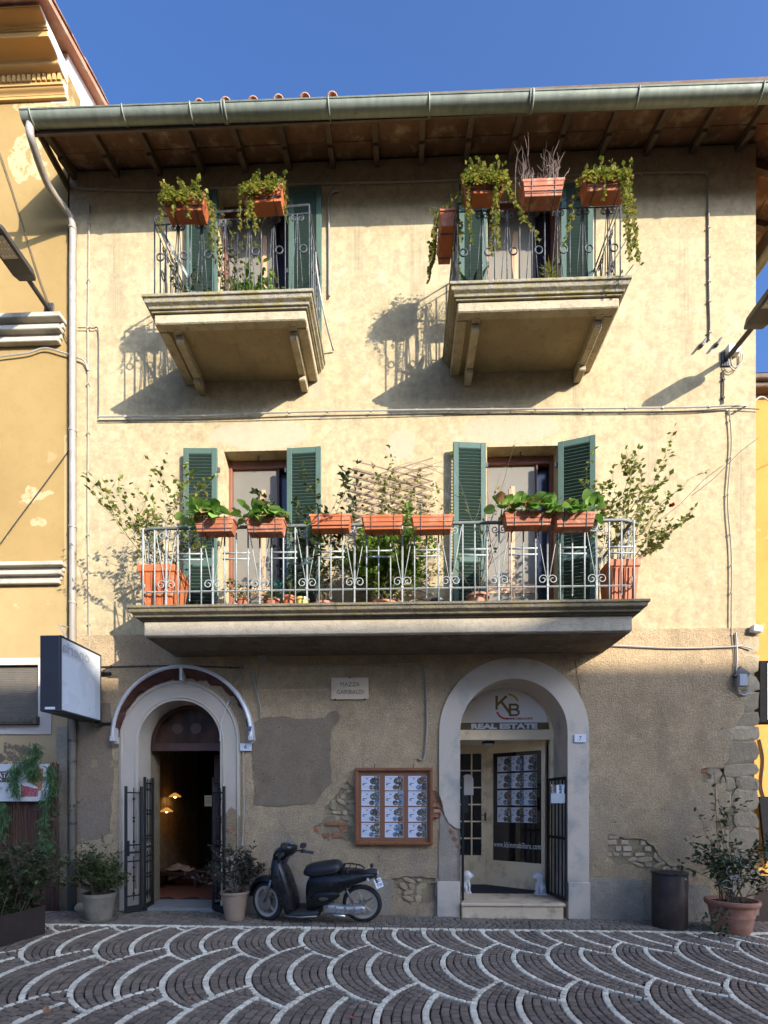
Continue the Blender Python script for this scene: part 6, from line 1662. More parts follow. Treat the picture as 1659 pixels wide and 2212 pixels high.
fz = [wz(850, (3000 + v * 340 / 1659) / 1.8228, -0.06) for v in (408, 705, 1010, 1313)]
for c_ in range(3):
    for r_ in range(4):
        o = bpy.data.objects.new('flyer', fly[(r_ + c_ * 4) % 12]); COL.objects.link(o)
        o.location = (fxs[c_], -0.058, fz[r_]); o.rotation_euler = (0, R(rnd.uniform(-.6, .9)), 0); o.scale = (0.262, 0.26, 0.238)
        tag(o, 'property flyer with round photos pinned in the wooden notice board', 'flyer', 'flyers in the notice board')
# loudspeaker holes / rosettes left of door 6
for px in (355 * 0, ):
    pass
for i, (px, py) in enumerate(((206, 1650), (249, 1650))):
    X, Z = w(px, py); mb = MB(); mb.slab(jag([(X - 0.05, Z - 0.05), (X + 0.05, Z - 0.06), (X + 0.06, Z + 0.05), (X - 0.04, Z + 0.06)], 0.03, 0.015, 60 + i), [], -0.036, -0.027, back=False); mb.build('filled_hole', M['core'], house)

# ================================================================== PLANT HELPERS
def grow(ms, ml, p, d, L, r, depth, leafL, leafW, dens, spread=0.5, gravity=0.0, simple=True, seg=5, tips=None, leaf_from=0.2):
    p = Vector(p); d = Vector(d).normalized(); pts = [p.copy()]
    for k in range(seg):
        d = (d + Vector((rnd.gauss(0, .12), rnd.gauss(0, .12), rnd.gauss(0, .1) + gravity))).normalized()
        p = p + d * (L / seg); pts.append(p.copy())
        if depth <= 1 or k >= seg * leaf_from:
            for _ in range(int(dens) + (rnd.random() < dens % 1)):
                a = Vector((rnd.gauss(0, 1), rnd.gauss(0, 1), rnd.gauss(0.15, .6))).normalized()
                s_ = rnd.uniform(0.6, 1.25)
                ml.leaf(p + a * leafL * 0.15 + d * rnd.uniform(-.5, .5) * L / seg, (a + d * 0.5), leafL * s_, leafW * s_, simple=simple, up=Vector((rnd.gauss(0, .4), rnd.gauss(0, .4), 1)))
        if depth > 0 and k >= 1 and rnd.random() < 0.62:
            a = Vector((rnd.gauss(0, 1), rnd.gauss(0, 1), rnd.gauss(0.2, .5))).normalized()
            grow(ms, ml, p, d + a * spread, L * rnd.uniform(0.35, 0.6), r * 0.6, depth - 1, leafL, leafW, dens, spread, gravity, simple, 4, tips, leaf_from)
    ms.tube(pts, [r * (1 - 0.6 * k / seg) for k in range(seg + 1)], 4, cap=False)
    if tips is not None: tips.append(p)
def potlathe(mb, c, rb, rt, h, rim=0.015, n=20, rimh=0.03):
    mb.lathe([(rb, 0), (rt - 0.004, h - rimh), (rt + rim, h - rimh), (rt + rim, h), (rt - 0.012, h), (rt - 0.02, h - rimh - 0.02), (0.001, h - rimh - 0.02)], c, n)
def pot(name, label, c, rb, rt, h, mat, rim=0.015, rimh=0.03, group=None, rings=0):
    t = thing(name, label, 'plant pot' if 'pot' == name else 'potted plant', c, group)
    mb = MB(); potlathe(mb, c, rb, rt, h, rim, 24, rimh); 
    pt = mb.build('pot', mat, t, smooth=True, auto=40)
    mb = MB(); mb.lathe([(rt - 0.013, h - rimh * 0.7), (0.002, h - rimh * 0.55)], c, 16); mb.build('soil', M['soil'], t)
    return t
def squarepot(name, label, c, wb, wt, h, mat, group=None):
    t = thing(name, label, 'potted plant', c, group); mb = MB(); c = Vector(c)
    def rg(s_, z, y=None): return [c + Vector((a * s_ / 2, b * s_ / 2, z)) for a, b in ((-1, -1), (1, -1), (1, 1), (-1, 1))]
    mb.rings([rg(wb, 0), rg(wt - 0.03, h - 0.09), rg(wt, h - 0.085), rg(wt + 0.015, h), rg(wt - 0.025, h), rg(wt - 0.05, h - 0.06)]); mb.build('pot', mat, t, bevel=0.006)
    for k in range(-2, 3):
        mb = MB(); x = c.x + k * wb * 0.19; mb.bar(Vector((x, c.y - wb / 2 - 0.006, c.z + 0.03)), Vector((x, c.y - wb / 2 - 0.006 - (wt - wb) / 2 * 0.7, c.z + h - 0.1)), 0.02, 0.012, Vector((0, 1, 0))); mb.build('rib', mat, t)
    mb = MB(); mb.bx(c.x - wt / 2 + 0.03, c.x + wt / 2 - 0.03, c.y - wt / 2 + 0.03, c.y + wt / 2 - 0.03, c.z + h - 0.075, c.z + h - 0.05); mb.build('soil', M['soil'], t)
    return t
def box_planter(label, c, L, hh, dd, mat, rotz=0.0, wire=True, ribs=1, tilt=0.0, cat='flower box', group=None):
    """rail trough; c = centre of the top rim, local axes rotated about z"""
    t = thing('flower_box', label, cat, c, group, rot=(0, tilt, rotz), local=True); mb = MB()
    def rg(l, d, z): return [Vector((a * l / 2, b * d / 2, z)) for a, b in ((-1, -1), (1, -1), (1, 1), (-1, 1))]
    mb.rings([rg(L * 0.86, dd * 0.78, -hh), rg(L * 0.945, dd * 0.93, -0.035), rg(L, dd, -0.03), rg(L, dd, 0), rg(L - 0.03, dd - 0.03, 0), rg(L - 0.05, dd - 0.05, -0.05)])
    mb.build('trough', mat, t, bevel=0.004)
    for k in range(ribs):
        mb = MB(); z = -0.075 - k * 0.055; s_ = 0.94 - 0.055 * (k + 1) * 0.5
        mb.bx(-L * s_ / 2, L * s_ / 2, -dd * s_ * 0.5 - 0.004, -dd * s_ * 0.5 + 0.006, z - 0.008, z); mb.build('rib', mat, t)
    mb = MB(); mb.bx(-L / 2 + 0.03, L / 2 - 0.03, -dd / 2 + 0.03, dd / 2 - 0.03, -0.045, -0.028); mb.build('soil', M['soil'], t)
    if wire:
        mb = MB()
        for x in (-L * 0.27, L * 0.27):
            mb.tube([(x, dd * 0.62, -0.03), (x, dd * 0.62, 0.02), (x, -dd * 0.53, 0.008), (x, -dd * 0.42, -hh - 0.006), (x, dd * 0.42, -hh - 0.006), (x, dd * 0.6, -0.06)], 0.005, 5)
        mb.tube([(-L * 0.46, -dd * 0.46, -hh * 0.8), (L * 0.46, -dd * 0.46, -hh * 0.8)], 0.004, 5)
        mb.build('wire_holder', M['iron'], t)
    return t
def attach(t, ms, ml, leafmat_, stemmat=None, sname='stems', lname='foliage'):
    if ms and ms.v: ms.build(sname, stemmat or M['stem'], t)
    if ml and ml.v: ml.build(lname, leafmat_, t, attr=True, kind='stuff')
def ivy(t, L, dd, n_up, trails, dens=1.0, lm='leaf_ivy', up=0.14):
    ms = MB(); ml = MB()
    for _ in range(n_up):
        grow(ms, ml, (rnd.uniform(-L / 2, L / 2) * 0.95, rnd.uniform(-dd / 2, dd / 3), -0.03), (rnd.gauss(0, .4), rnd.gauss(-.2, .4), 1), rnd.uniform(0.06, up * 1.4), 0.003, 0, 0.046, 0.042, 2.6, seg=5)
    for _ in range(int(46 * dens)):                # spilling over the front rim
        x = rnd.uniform(-L / 2, L / 2); p = Vector((x, -dd / 2 - 0.005, 0.0)); pts = [Vector((x, -dd / 4, 0.02)), p.copy()]
        for k in range(rnd.randrange(2, 5)):
            p = p + Vector((rnd.gauss(0, .018), rnd.gauss(-0.006, .006), -0.035)); pts.append(p.copy())
            for _ in range(3): ml.leaf(p + Vector((rnd.gauss(0, .016), -0.008, rnd.gauss(0, .01))), (rnd.gauss(0, .7), -0.8, rnd.gauss(-.3, .5)), rnd.uniform(0.03, 0.052), 0.04, simple=True)
        ms.tube(pts, 0.0022, 4, cap=False)
    for x, y, ln, sway in trails:                  # long hanging shoots
        p = Vector((x, y, 0.01)); pts = [p.copy()]; k = 0
        while k * 0.04 < ln:
            p = p + Vector((sway * 0.04 + rnd.gauss(0, .009), rnd.gauss(0, .006), -0.04)); pts.append(p.copy()); k += 1
            for _ in range(3):
                if rnd.random() < 0.9: ml.leaf(p, (rnd.gauss(0, 1), rnd.gauss(-.3, .8), rnd.gauss(-.2, .5)), rnd.uniform(0.026, 0.05), 0.036, simple=True)
        ms.tube(pts, 0.0028, 4, cap=False)
    attach(t, ms, ml, M[lm], M['greenstem'])
def round_leaf(L, Wd, seed):
    g = random.Random(seed); m = MB(); vs = []; 
    prof = [(0.0, 0.03), (0.15, 0.06), (0.25, 0.34), (0.42, 0.48), (0.62, 0.5), (0.8, 0.4), (0.93, 0.22), (1.0, 0.03)]
    for i, (t_, hw) in enumerate(prof):
        z = 0.25 * t_ * (1 - t_) * L - 0.18 * t_ * t_ * L
        hw = hw * Wd * (1 + g.uniform(-.08, .08))
        vs += [(-hw, t_ * L, z + 0.14 * hw), (0, t_ * L, z - 0.02 * L), (hw, t_ * L, z + 0.14 * hw)]
    fs = []
    for i in range(len(prof) - 1):
        a = i * 3; fs += [(a, a + 1, a + 4, a + 3), (a + 1, a + 2, a + 5, a + 4)]
    m.add(vs, fs); return m
BL = []
for i in range(6):
    m = round_leaf(0.14, 0.125, i); me = bpy.data.meshes.new('leaf'); me.from_pydata(m.v, [], m.f)
    mt = leafmat('bergenia_leaf_%d' % i, [[(0.08, 0.19, 0.02)] * 2, [(0.14, 0.27, 0.035)] * 2, [(0.22, 0.37, 0.07)] * 2, [(0.17, 0.32, 0.05)] * 2, [(0.27, 0.41, 0.10)] * 2, [(0.40, 0.22, 0.08)] * 2][i], 0.35, 0.3)
    me.materials.append(mt); me.polygons.foreach_set('use_smooth', [True] * len(me.polygons)); BL.append(me)
def bergenia(t, xs, dd, n):
    for k in range(n):
        x = rnd.uniform(*xs); a = rnd.uniform(0, 2 * math.pi); el = rnd.choice((rnd.uniform(15, 75), rnd.uniform(-45, 25)))
        if math.sin(a) > 0.3 and rnd.random() < 0.5: a = -a
        z = 0.02 + rnd.uniform(0, 0.09) * (el > 20)
        r0 = rnd.uniform(0.02, 0.10)
        o = bpy.data.objects.new('leaf', BL[5] if rnd.random() < 0.07 else rnd.choice(BL[:5])); COL.objects.link(o); o.parent = t
        d = Vector((math.cos(a), math.sin(a), 0)) * r0
        if math.sin(a) < -0.2 and el < 0: d.y -= 0.04
        if el < 0 and math.sin(a) < 0: d.y = -0.085 - rnd.uniform(0, .03); z = rnd.uniform(0.0, 0.05)
        o.location = (x + d.x, d.y * 0.9, z + 0.02)
        o.rotation_euler = (R(el), R(rnd.uniform(-25, 25)), a - R(90)); s_ = rnd.uniform(0.7, 1.2); o.scale = (s_, s_, s_)
    ms = MB()
    for k in range(n // 2):
        x = rnd.uniform(*xs); ms.tube([(x, 0, -0.03), (x + rnd.gauss(0, .03), rnd.gauss(-.03, .03), 0.05)], 0.006, 5)
    ms.build('stems', M['greenstem'], t)

# ================================================================== FIRST FLOOR BALCONY: TROUGHS
YB = -1.075
def trough_at(x0, x1, ytop, label, mat, **k):
    a = P(x0, ytop, YB - 0.09); b = P(x1, ytop, YB - 0.09)
    return box_planter(label, ((a.x + b.x) / 2, YB, (a.z + b.z) / 2), b.x - a.x, 0.17, 0.18, mat, **k), b.x - a.x
f1 = [(418, 505, 1116, 'weathered terracotta trough of broad leaved plants nearest the left rose bush', M['terracotta_old']),
      (529, 614, 1117, 'weathered terracotta trough of broad leaves in front of the left french door', M['terracotta_old']),
      (667, 759, 1109, 'plain terracotta trough with a wispy shrub behind it, right of the left french door', M['terracotta']),
      (781, 872, 1111, 'plain empty terracotta trough hung in front of the trellis', M['terracotta']),
      (888, 981, 1111, 'plain empty terracotta trough between the trellis and the right shutters', M['terracotta']),
      (1088, 1197, 1102, 'weathered trough of large leaves in front of the right french door', M['terracotta_old']),
      (1199, 1289, 1105, 'weathered trough of large leaves beside the right rose bush', M['terracotta_old'])]
for i, (x0, x1, yt, lab, mt) in enumerate(f1):
    t, L = trough_at(x0, x1, yt, lab, mt, ribs=2 if i in (2,) else 1, group='terracotta troughs on the long balcony')
    if i in (0, 1): bergenia(t, (-L / 2 - 0.02, L / 2 - (0.18 if i == 0 else 0.08)), 0.16, 52)
    if i == 5: bergenia(t, (-L / 2 - 0.03, L / 2 + 0.02), 0.16, 66)
    if i == 6: bergenia(t, (-L / 2 - 0.05, -0.02), 0.16, 34); bergenia(t, (L / 2 - 0.16, L / 2), 0.16, 22)
# ---- second floor troughs
def trough2(x0, x1, ytop, Yc, label, rotz=0.0, mat=None, group='terracotta troughs on the upper balconies', tilt=0.0, hh=0.19, L=None):
    a = P(x0, ytop, Yc - 0.1); b = P(x1, ytop, Yc - 0.1)
    Lq = L or (b.x - a.x)
    return box_planter(label, ((a.x + b.x) / 2, Yc, (a.z + b.z) / 2), Lq, hh, 0.2, mat or M['terracotta'], rotz=rotz, tilt=tilt, group=group, ribs=2), Lq
t, L = trough2(350, 443, 416, -1.09, 'terracotta trough of trailing ivy at the left end of the left upper balcony', tilt=R(2)); ivy(t, L, 0.2, 26, [(-L / 2 + 0.02, -0.08, 0.45, -0.1), (L / 2 + 0.02, -0.06, 0.75, 0.2), (0.05, -0.12, 0.3, 0), (-0.1, -0.12, 0.25, 0.1), (L / 2 + 0.04, 0.0, 0.6, 0.3)], 0.7)
t, L = trough2(519, 611, 398, -1.09, 'terracotta trough of trailing ivy on the left upper balcony, nearer its right end', tilt=R(-2)); ivy(t, L, 0.2, 26, [(-L / 2 - 0.01, -0.1, 0.5, -0.05), (-L / 2 + 0.05, -0.12, 0.55, 0.05), (-0.15, -0.12, 0.42, 0.05), (-L / 2 + 0.1, -0.11, 0.6, 0.0), (L / 2, 0, 0.35, 0.05)], 0.7)
t, L = trough2(1000, 1090, 378, -1.09, 'terracotta trough overflowing with yellowing ivy on the right upper balcony'); ivy(t, L, 0.2, 42, [(0.1, -0.12, 1.0, 0.03), (0.12, -0.11, 0.9, 0.06), (0.14, -0.12, 0.85, 0.0), (L / 2, -0.05, 0.75, 0.45), (-L / 2, 0, 0.7, 0.22), (L / 2 + 0.02, -0.02, 0.5, 0.5), (-0.2, -0.1, 0.5, 0.05)], 1.3)
t, L = trough2(1128, 1221, 384, -1.09, 'terracotta trough of bare dry twigs on the right upper balcony', mat=M['terracotta_old'])
ms = MB()
for _ in range(34):
    x = rnd.choice((rnd.uniform(-L / 2, -L / 8), rnd.uniform(L / 12, L / 2)))
    grow(ms, MB(), (x * 0.9, rnd.uniform(-.06, .06), -0.03), (rnd.gauss(0, .14), rnd.gauss(0, .2), 1), rnd.uniform(0.15, 0.36), 0.006, 1, 0.01, 0.01, 0, spread=0.7)
ms.build('dry_twigs', M['drytwig'], t)
mb = MB(); grow(mb, MB(), (-L / 2 - 0.07, -0.02, -0.2), (0.0, 0, 1), 0.4, 0.005, 2, 0.01, 0.01, 0, spread=0.6); mb.build('dry_shoot', M['drytwig'], t)
t, L = trough2(1262, 1362, 372, -1.09, 'terracotta trough of ivy trailing to the floor at the right end of the upper balcony'); ivy(t, L, 0.2, 34, [(0.16, -0.12, 1.05, 0.06), (0.19, -0.1, 1.0, 0.08), (0.22, -0.09, 0.9, 0.05), (L / 2, -0.05, 1.1, 0.08), (-L / 2 + 0.02, 0, 0.75, -0.35), (-0.05, -0.12, 0.3, 0), (L / 2 + 0.02, 0, 0.6, 0.1), (0.2, -0.11, 1.05, 0.12)], 0.8)
q = P(962, 447, -0.95)
t = box_planter('terracotta trough of ivy hung on the left side rail of the right upper balcony', (R2[1][0] - 0.12, -0.68, q.z), 0.52, 0.19, 0.2, M['terracotta'], rotz=R(90), group='terracotta troughs on the upper balconies')
ms = MB(); ml = MB()
for _ in range(44):
    grow(ms, ml, (rnd.uniform(-.25, .25), rnd.uniform(-.08, .08), -0.03), (rnd.gauss(-.2, .5), rnd.gauss(.25, .5), 1), rnd.uniform(0.08, 0.22), 0.003, 0, 0.045, 0.04, 1.6, seg=4)
for _ in range(26):
    x = rnd.uniform(-.26, .26); s_ = rnd.choice((1, 1, 1, -1)); p = Vector((x, s_ * 0.11, 0)); pts = [Vector((x, 0, 0.02)), p.copy()]
    for k in range(rnd.randrange(3, 11)):
        p = p + Vector((rnd.gauss(0, .02), s_ * abs(rnd.gauss(.008, .008)), -0.045)); pts.append(p.copy())
        for _ in range(2): ml.leaf(p, (rnd.gauss(0, 1), s_ * 0.8, rnd.gauss(-.2, .5)), rnd.uniform(.03, .05), .04, simple=True)
    ms.tube(pts, 0.0025, 4, cap=False)
attach(t, ms, ml, M['leaf_ivy'], M['greenstem'])

# ================================================================== ROSE BUSHES AND POTS ON THE LONG BALCONY
def rosebush(t, base, n, hgt, lean, sway, dens=0.8, lm='leaf_rose'):
    ms = MB(); ml = MB(); tips = []
    for i in range(n):
        a = 2 * math.pi * i / n
        grow(ms, ml, Vector(base) + Vector((0.06 * math.cos(a), 0.05 * math.sin(a), 0)), (lean[0] + sway * math.cos(a), lean[1] + 0.35 * sway * math.sin(a), 1), hgt * rnd.uniform(0.7, 1.05), 0.006, 2, 0.07, 0.05, dens * 2.6, spread=0.75, seg=6, tips=tips, leaf_from=0.4)
    attach(t, ms, ml, M[lm], M['stem'], 'stems')
    return tips
def bloom(t, p, r, mat):
    mb = MB()
    for k in range(9):
        a = k * 2.4; mb.leaf(Vector(p), (math.cos(a), math.sin(a), 0.3 + k * 0.12), r * (1.1 - 0.05 * k), r, fold=-0.15, bend=-0.2)
    mb.build('flower', mat, t)
q = P(354, 1298, -0.72)
c = (q.x, -0.70, Z1)
t = squarepot('rose_bush', 'leggy rose bush in a square terracotta pot at the left end of the long balcony', c, 0.34, 0.48, 0.56, M['terracotta'])
rosebush(t, (c[0], c[1], Z1 + 0.5), 12, 1.0, (-0.10, 0.0), 0.62, 0.55)
q = P(1340, 1285, -0.72); c = (wx(1338, 1285, -0.72), -0.70, Z1)
t = squarepot('rose_bush', 'rose bush with one red bloom in a terracotta pot at the long balcony right end', c, 0.30, 0.38, 0.56, M['terracotta'])
rosebush(t, (c[0], c[1], Z1 + 0.5), 10, 0.95, (0.10, 0.0), 0.36, 0.62)
ms = MB(); ml = MB()
for _ in range(4): grow(ms, ml, (c[0] + 0.05, c[1], Z1 + 0.5), (0.8 + rnd.uniform(-.2, .2), -0.1, 0.8), rnd.uniform(0.5, 0.75), 0.006, 2, 0.065, 0.046, 2.4, spread=0.5, seg=6, leaf_from=0.4)
attach(t, ms, ml, M['leaf_rose'], M['stem'], 'side_stems', 'side_foliage')
bloom(t, P(1451, 1094, -0.75), 0.05, M['flower']); bloom(t, P(1302, 1103, -1.0), 0.045, M['pinkflower'])
# trellis against the wall with its climber
ta, tb_ = P(762, 1018, -0.10), P(935, 1215, -0.10)
trl = thing('trellis', 'expanding diamond wooden trellis against the wall behind the empty troughs', 'trellis', ((ta.x + tb_.x) / 2, -0.1, Z1))
n_ = 21; wdt = tb_.x - ta.x; hgt = ta.z - Z1 - 0.1
for s_ in (-1, 1):
    for i in range(n_):
        z = Z1 + 0.1 + hgt * i / (n_ - 1); xc = (ta.x + tb_.x) / 2
        dz = 0.16
        mb = MB(); mb.bar((xc - wdt / 2, -0.10 - 0.008 * s_, z - s_ * dz), (xc + wdt / 2, -0.10 - 0.008 * s_, z + s_ * dz), 0.006, 0.018, Vector((0, 0, 1))); mb.build('slat', M['trellis'], trl)
c = (wx(829, 1297, -0.45), -0.45, Z1)
t = pot('bush_in_bowl', 'dense green bush climbing from a round terracotta bowl in front of the trellis', c, 0.13, 0.19, 0.2, M['terracotta'])
ms = MB(); ml = MB()
for _ in range(40): grow(ms, ml, (c[0] + rnd.gauss(0, .07), c[1], Z1 + 0.17), (rnd.gauss(0, .38), rnd.gauss(-.05, .25), 1), rnd.uniform(0.4, 0.82), 0.005, 2, 0.065, 0.052, 3.2, spread=0.6)
attach(t, ms, ml, M['leaf_green'], M['stem'])
ms = MB(); ml = MB()
for _ in range(15): grow(ms, ml, (c[0] + rnd.gauss(.08, .14), -0.16, Z1 + 0.5), (rnd.gauss(.05, .3), 0.02, 1), rnd.uniform(0.7, 1.25), 0.004, 2, 0.05, 0.038, 1.9, spread=0.7, seg=7)
attach(t, ms, ml, M['leaf_rose'], M['stem'], 'climbing_stems', 'climbing_foliage')
ms = MB()
for _ in range(9):
    p = P(rnd.uniform(840, 905), rnd.uniform(1010, 1040), -0.14); ms.tube(bez([p, p + Vector((0.15, -.03, .06 * rnd.random())), p + Vector((rnd.uniform(.25, .55), -.02, rnd.uniform(-.08, .12)))]), 0.003, 4)
ms.build('dry_tendrils', M['drytwig'], t)
bloom(t, P(783, 1094, -0.3), 0.03, M['flower'])
# wispy shrub behind trough 3
c = (wx(700, 1290, -0.5), -0.5, Z1)
t = pot('wispy_shrub', 'wispy pale green shrub standing behind the third trough', c, 0.09, 0.13, 0.2, M['claypot'])
rosebush(t, (c[0], c[1], Z1 + 0.17), 9, 1.0, (0, 0), 0.35, 1.1, 'leaf_nand')
c = (wx(1032, 1292, -0.72), -0.72, Z1)
t = pot('bare_rose', 'nearly bare tall stems in a terracotta pot before the right shutters', c, 0.09, 0.135, 0.19, M['claypot'])
ms = MB(); ml = MB()
for _ in range(6): grow(ms, ml, (c[0] + rnd.gauss(0, .02), c[1], Z1 + 0.16), (rnd.gauss(0, .18), rnd.gauss(0, .1), 1), rnd.uniform(0.8, 1.45), 0.006, 1, 0.06, 0.045, 0.35, spread=0.6, seg=7, leaf_from=0.6)
attach(t, ms, ml, M['leaf_rose'], M['stem'])
smalls = [(478, -0.8, 0.045, 0.065, 0.08, 'claypot', 'small empty clay bowl at the foot of the left shutter'), (505, -0.8, 0.05, 0.07, 0.085, 'claypot', 'small clay bowl beside the left french door'),
          (524, -0.78, 0.06, 0.09, 0.16, 'terracotta_old', 'terracotta pot with a small succulent before the left french door'), (588, -0.75, 0.075, 0.105, 0.16, 'terracotta_old', 'terracotta pot with low green tuft before the left french door'),
          (625, -0.75, 0.08, 0.10, 0.19, 'terracotta', 'terracotta pot of dark spiky leaves before the left french door'), (653, -0.8, 0.06, 0.085, 0.15, 'yellowpot', 'yellow glazed pot between the terracotta pots'),
          (945, -0.7, 0.07, 0.09, 0.15, 'blackplastic', 'black plastic pot below the right empty trough')]
for i, (px, y, rb_, rt_, hh, mt, lab) in enumerate(smalls):
    c = (wx(px, 1290, y), y, Z1); t = pot('small_pot', lab, c, rb_, rt_, hh, M[mt], 0.008, 0.025)
    ms = MB(); ml = MB()
    if i in (2, 3, 4):
        for _ in range(10): grow(ms, ml, (c[0], c[1], Z1 + hh - 0.03), (rnd.gauss(0, .5), rnd.gauss(0, .4), 1), 0.22 if i != 3 else 0.12, 0.005, 1, 0.05, 0.025, 1.4)
        attach(t, ms, ml, M['leaf_nand' if i != 4 else 'leaf_dark'], M['greenstem'])
mb = MB(); q = P(602, 1262, -0.6)
for _ in range(160): mb.leaf(q + Vector((rnd.gauss(0, .05), rnd.gauss(0, .04), rnd.gauss(0, .06))), (rnd.gauss(0, 1), rnd.gauss(0, 1), rnd.gauss(0, 1)), 0.08, 0.008, simple=True)
mb.bx(q.x - 0.05, q.x + 0.05, -0.65, -0.55, Z1 + 0.002, q.z)
mb.build('net_bundle', pm('teal_net', (0.03, 0.14, 0.11), (0.02, 0.1, 0.08), 9, 0.7), loc=(q.x, -0.6, Z1), label='bundle of teal netting among the pots by the left french door', cat='net')

# ================================================================== UPPER BALCONY PLANTS
z2a, z2b = b2[0][2], b2[1][2]
c = (wx(487, 620, -0.55), -0.55, z2a); t = pot('clay_bowl_plant', 'round clay bowl with thin climbing stems on the left upper balcony', c, 0.13, 0.17, 0.2, M['claypot'])
ms = MB(); ml = MB()
for _ in range(10): grow(ms, ml, (c[0], c[1], z2a + 0.17), (rnd.gauss(.1, .2), rnd.gauss(0, .15), 1), 0.8, 0.005, 1, 0.05, 0.036, 1.6, spread=0.6)
attach(t, ms, ml, M['leaf_rose'], M['stem'])
c = (wx(555, 612, -0.6), -0.6, z2a); t = pot('leafy_plant', 'bright green broad leaved plant on the left upper balcony', c, 0.09, 0.12, 0.16, M['claypot'])
ms = MB(); ml = MB()
for _ in range(26): grow(ms, ml, (c[0] + rnd.gauss(0, .08), c[1], z2a + 0.13), (rnd.gauss(0, .35), rnd.gauss(0, .2), 1), rnd.uniform(.3, .65), 0.005, 0, 0.12, 0.07, 1.3, simple=False)
attach(t, ms, ml, M['leaf_green'], M['greenstem'])
for px, y, lab in ((424, -0.6, 'small clay pot with a bushy plant at the left of the left upper balcony'), (405, -0.8, 'tiny clay pot at the corner of the left upper balcony')):
    c = (wx(px, 620, y), y, z2a); t = pot('small_pot', lab, c, 0.055, 0.08, 0.14, M['claypot'], 0.008)
    ms = MB(); ml = MB()
    for _ in range(7): grow(ms, ml, (c[0], c[1], z2a + 0.1), (rnd.gauss(0, .4), rnd.gauss(0, .3), 1), 0.4, 0.004, 1, 0.045, 0.03, 1.3)
    attach(t, ms, ml, M['leaf_nand'], M['stem'])
c = (wx(1020, 590, -0.7), -0.7, z2b); t = pot('agave_plant', 'dark pointed leaf plant in the left corner of the right upper balcony', c, 0.08, 0.11, 0.12, M['claypot'])
ml = MB()
for k in range(11): a = k * 2.4; ml.leaf((c[0], c[1], z2b + 0.1), (math.cos(a), 0.5 * math.sin(a), 0.5 + 0.06 * k), rnd.uniform(.25, .36), 0.07, bend=0.25)
attach(t, None, ml, M['leaf_dark'])
c = (wx(1186, 590, -0.75), -0.75, z2b); t = pot('spiky_plant', 'pale spiky plant in the middle of the right upper balcony', c, 0.06, 0.08, 0.1, M['claypot'])
ms = MB(); ml = MB(); ms.tube([(c[0], c[1], z2b + 0.08), (c[0] + .01, c[1], z2b + 0.25)], 0.012, 6)
for k in range(34): a = k * 2.4; ml.leaf((c[0], c[1], z2b + 0.18 + 0.007 * k), (math.cos(a), math.sin(a), 0.9), 0.17, 0.022, bend=0.1, simple=True)
attach(t, ms, ml, M['leaf_rose'], M['stem'])
c = (wx(1330, 585, -0.7), -0.7, z2b); t = pot('dried_plant', 'clay pot with orange dried leaves at the right of the right upper balcony', c, 0.06, 0.085, 0.12, M['claypot'])
ml = MB()
for _ in range(70): ml.leaf((c[0] + rnd.gauss(0, .07), c[1] + rnd.gauss(0, .05), z2b + 0.16 + abs(rnd.gauss(0, .08))), (rnd.gauss(0, 1), rnd.gauss(0, 1), rnd.gauss(0, 1)), 0.05, 0.03, simple=True)
attach(t, None, ml, M['leaf_bergold'])
mb = MB(); mb.bar(P(1310, 590, -0.98), P(1352, 520, -0.98), 0.012, 0.012); mb.bar(P(1368, 572, -1.0), P(1350, 596, -0.98), 0.01, 0.01); mb.build('prop_stick', M['stem'], t)

# ================================================================== STREET LEVEL, LEFT
YS = -0.22
xr_ = wx(122, 1800, YS)
ztop = wz(110, 1650, YS)
scr = thing('reed_screen', 'brown reed screen standing against the ochre building', 'screen', (xr_ - 0.7, YS, gz(-5.5)))
rm = MB(); rm.tube([(0, 0, 0), (0.002, 0, 0.35), (-0.001, 0, 0.7), (0, 0, 1)], 0.0065, 5); rm = me_from(rm, 'reed', M['reed'])
x = xr_; i = 0
while x > xr_ - 1.95:
    if i < 290:
        inst(rm, scr, (x, YS + rnd.uniform(-.006, .006) + 0.05, gz(x)), (R(rnd.uniform(-.4, .4)), R(rnd.uniform(-.5, .5)), 0), (rnd.uniform(.8, 1.25), 1, ztop + rnd.uniform(-.05, .03) - gz(x)))
    x -= 0.0072; i += 1
mb = MB()
for z in (0.4, 0.95, 1.5): mb.tube([(xr_ + 0.01, YS + 0.035, z), (xr_ - 1.95, YS + 0.035, z)], 0.004, 4)
mb.build('binding_wire', M['iron'], scr)
# banner
bz1, bz0 = wz(50, 1650, YS - 0.03), wz(50, 1731, YS - 0.03); bxr = wx(106, 1690, YS - 0.03)
ban = thing('shop_banner', 'mottled white shop banner with dark ribbon lettering and food pictures on the reed screen', 'banner', (bxr - 0.9, YS, bz0))
mb = MB(); mb.bx(bxr - 1.8, bxr, YS - 0.035, YS - 0.015, bz0, bz1); mb.build('sheet', M['banner'], ban, bevel=0.002)
yb = YS - 0.0362
def bp(u, v): return w((u * 220 / 1659) / 1.8228, (2990 + v * 190 / 1433) / 1.8228, yb)
def bpoly(pts, name, mat, dy=0.0):
    m = MB(); m.slab([bp(*p) for p in pts][::-1], [], yb - dy - 0.001, yb - dy + 0.0008, back=False); return m.build(name, mat, ban, fix=True)
bpoly([(-900, 340), (330, 360), (330, 420), (440, 600), (370, 685), (-900, 660)], 'ribbon', pm('dark_brown_print', (0.085, 0.06, 0.042), (0.07, 0.05, 0.035), 5, 0.6))
q = bp(-40, 480); text('lettering', 'SCHIACCIATA', 0.10, (bp(355, 480)[0] - 0.34, yb - 0.002, q[1]), M['whiteprint'], ban, width=0.66)
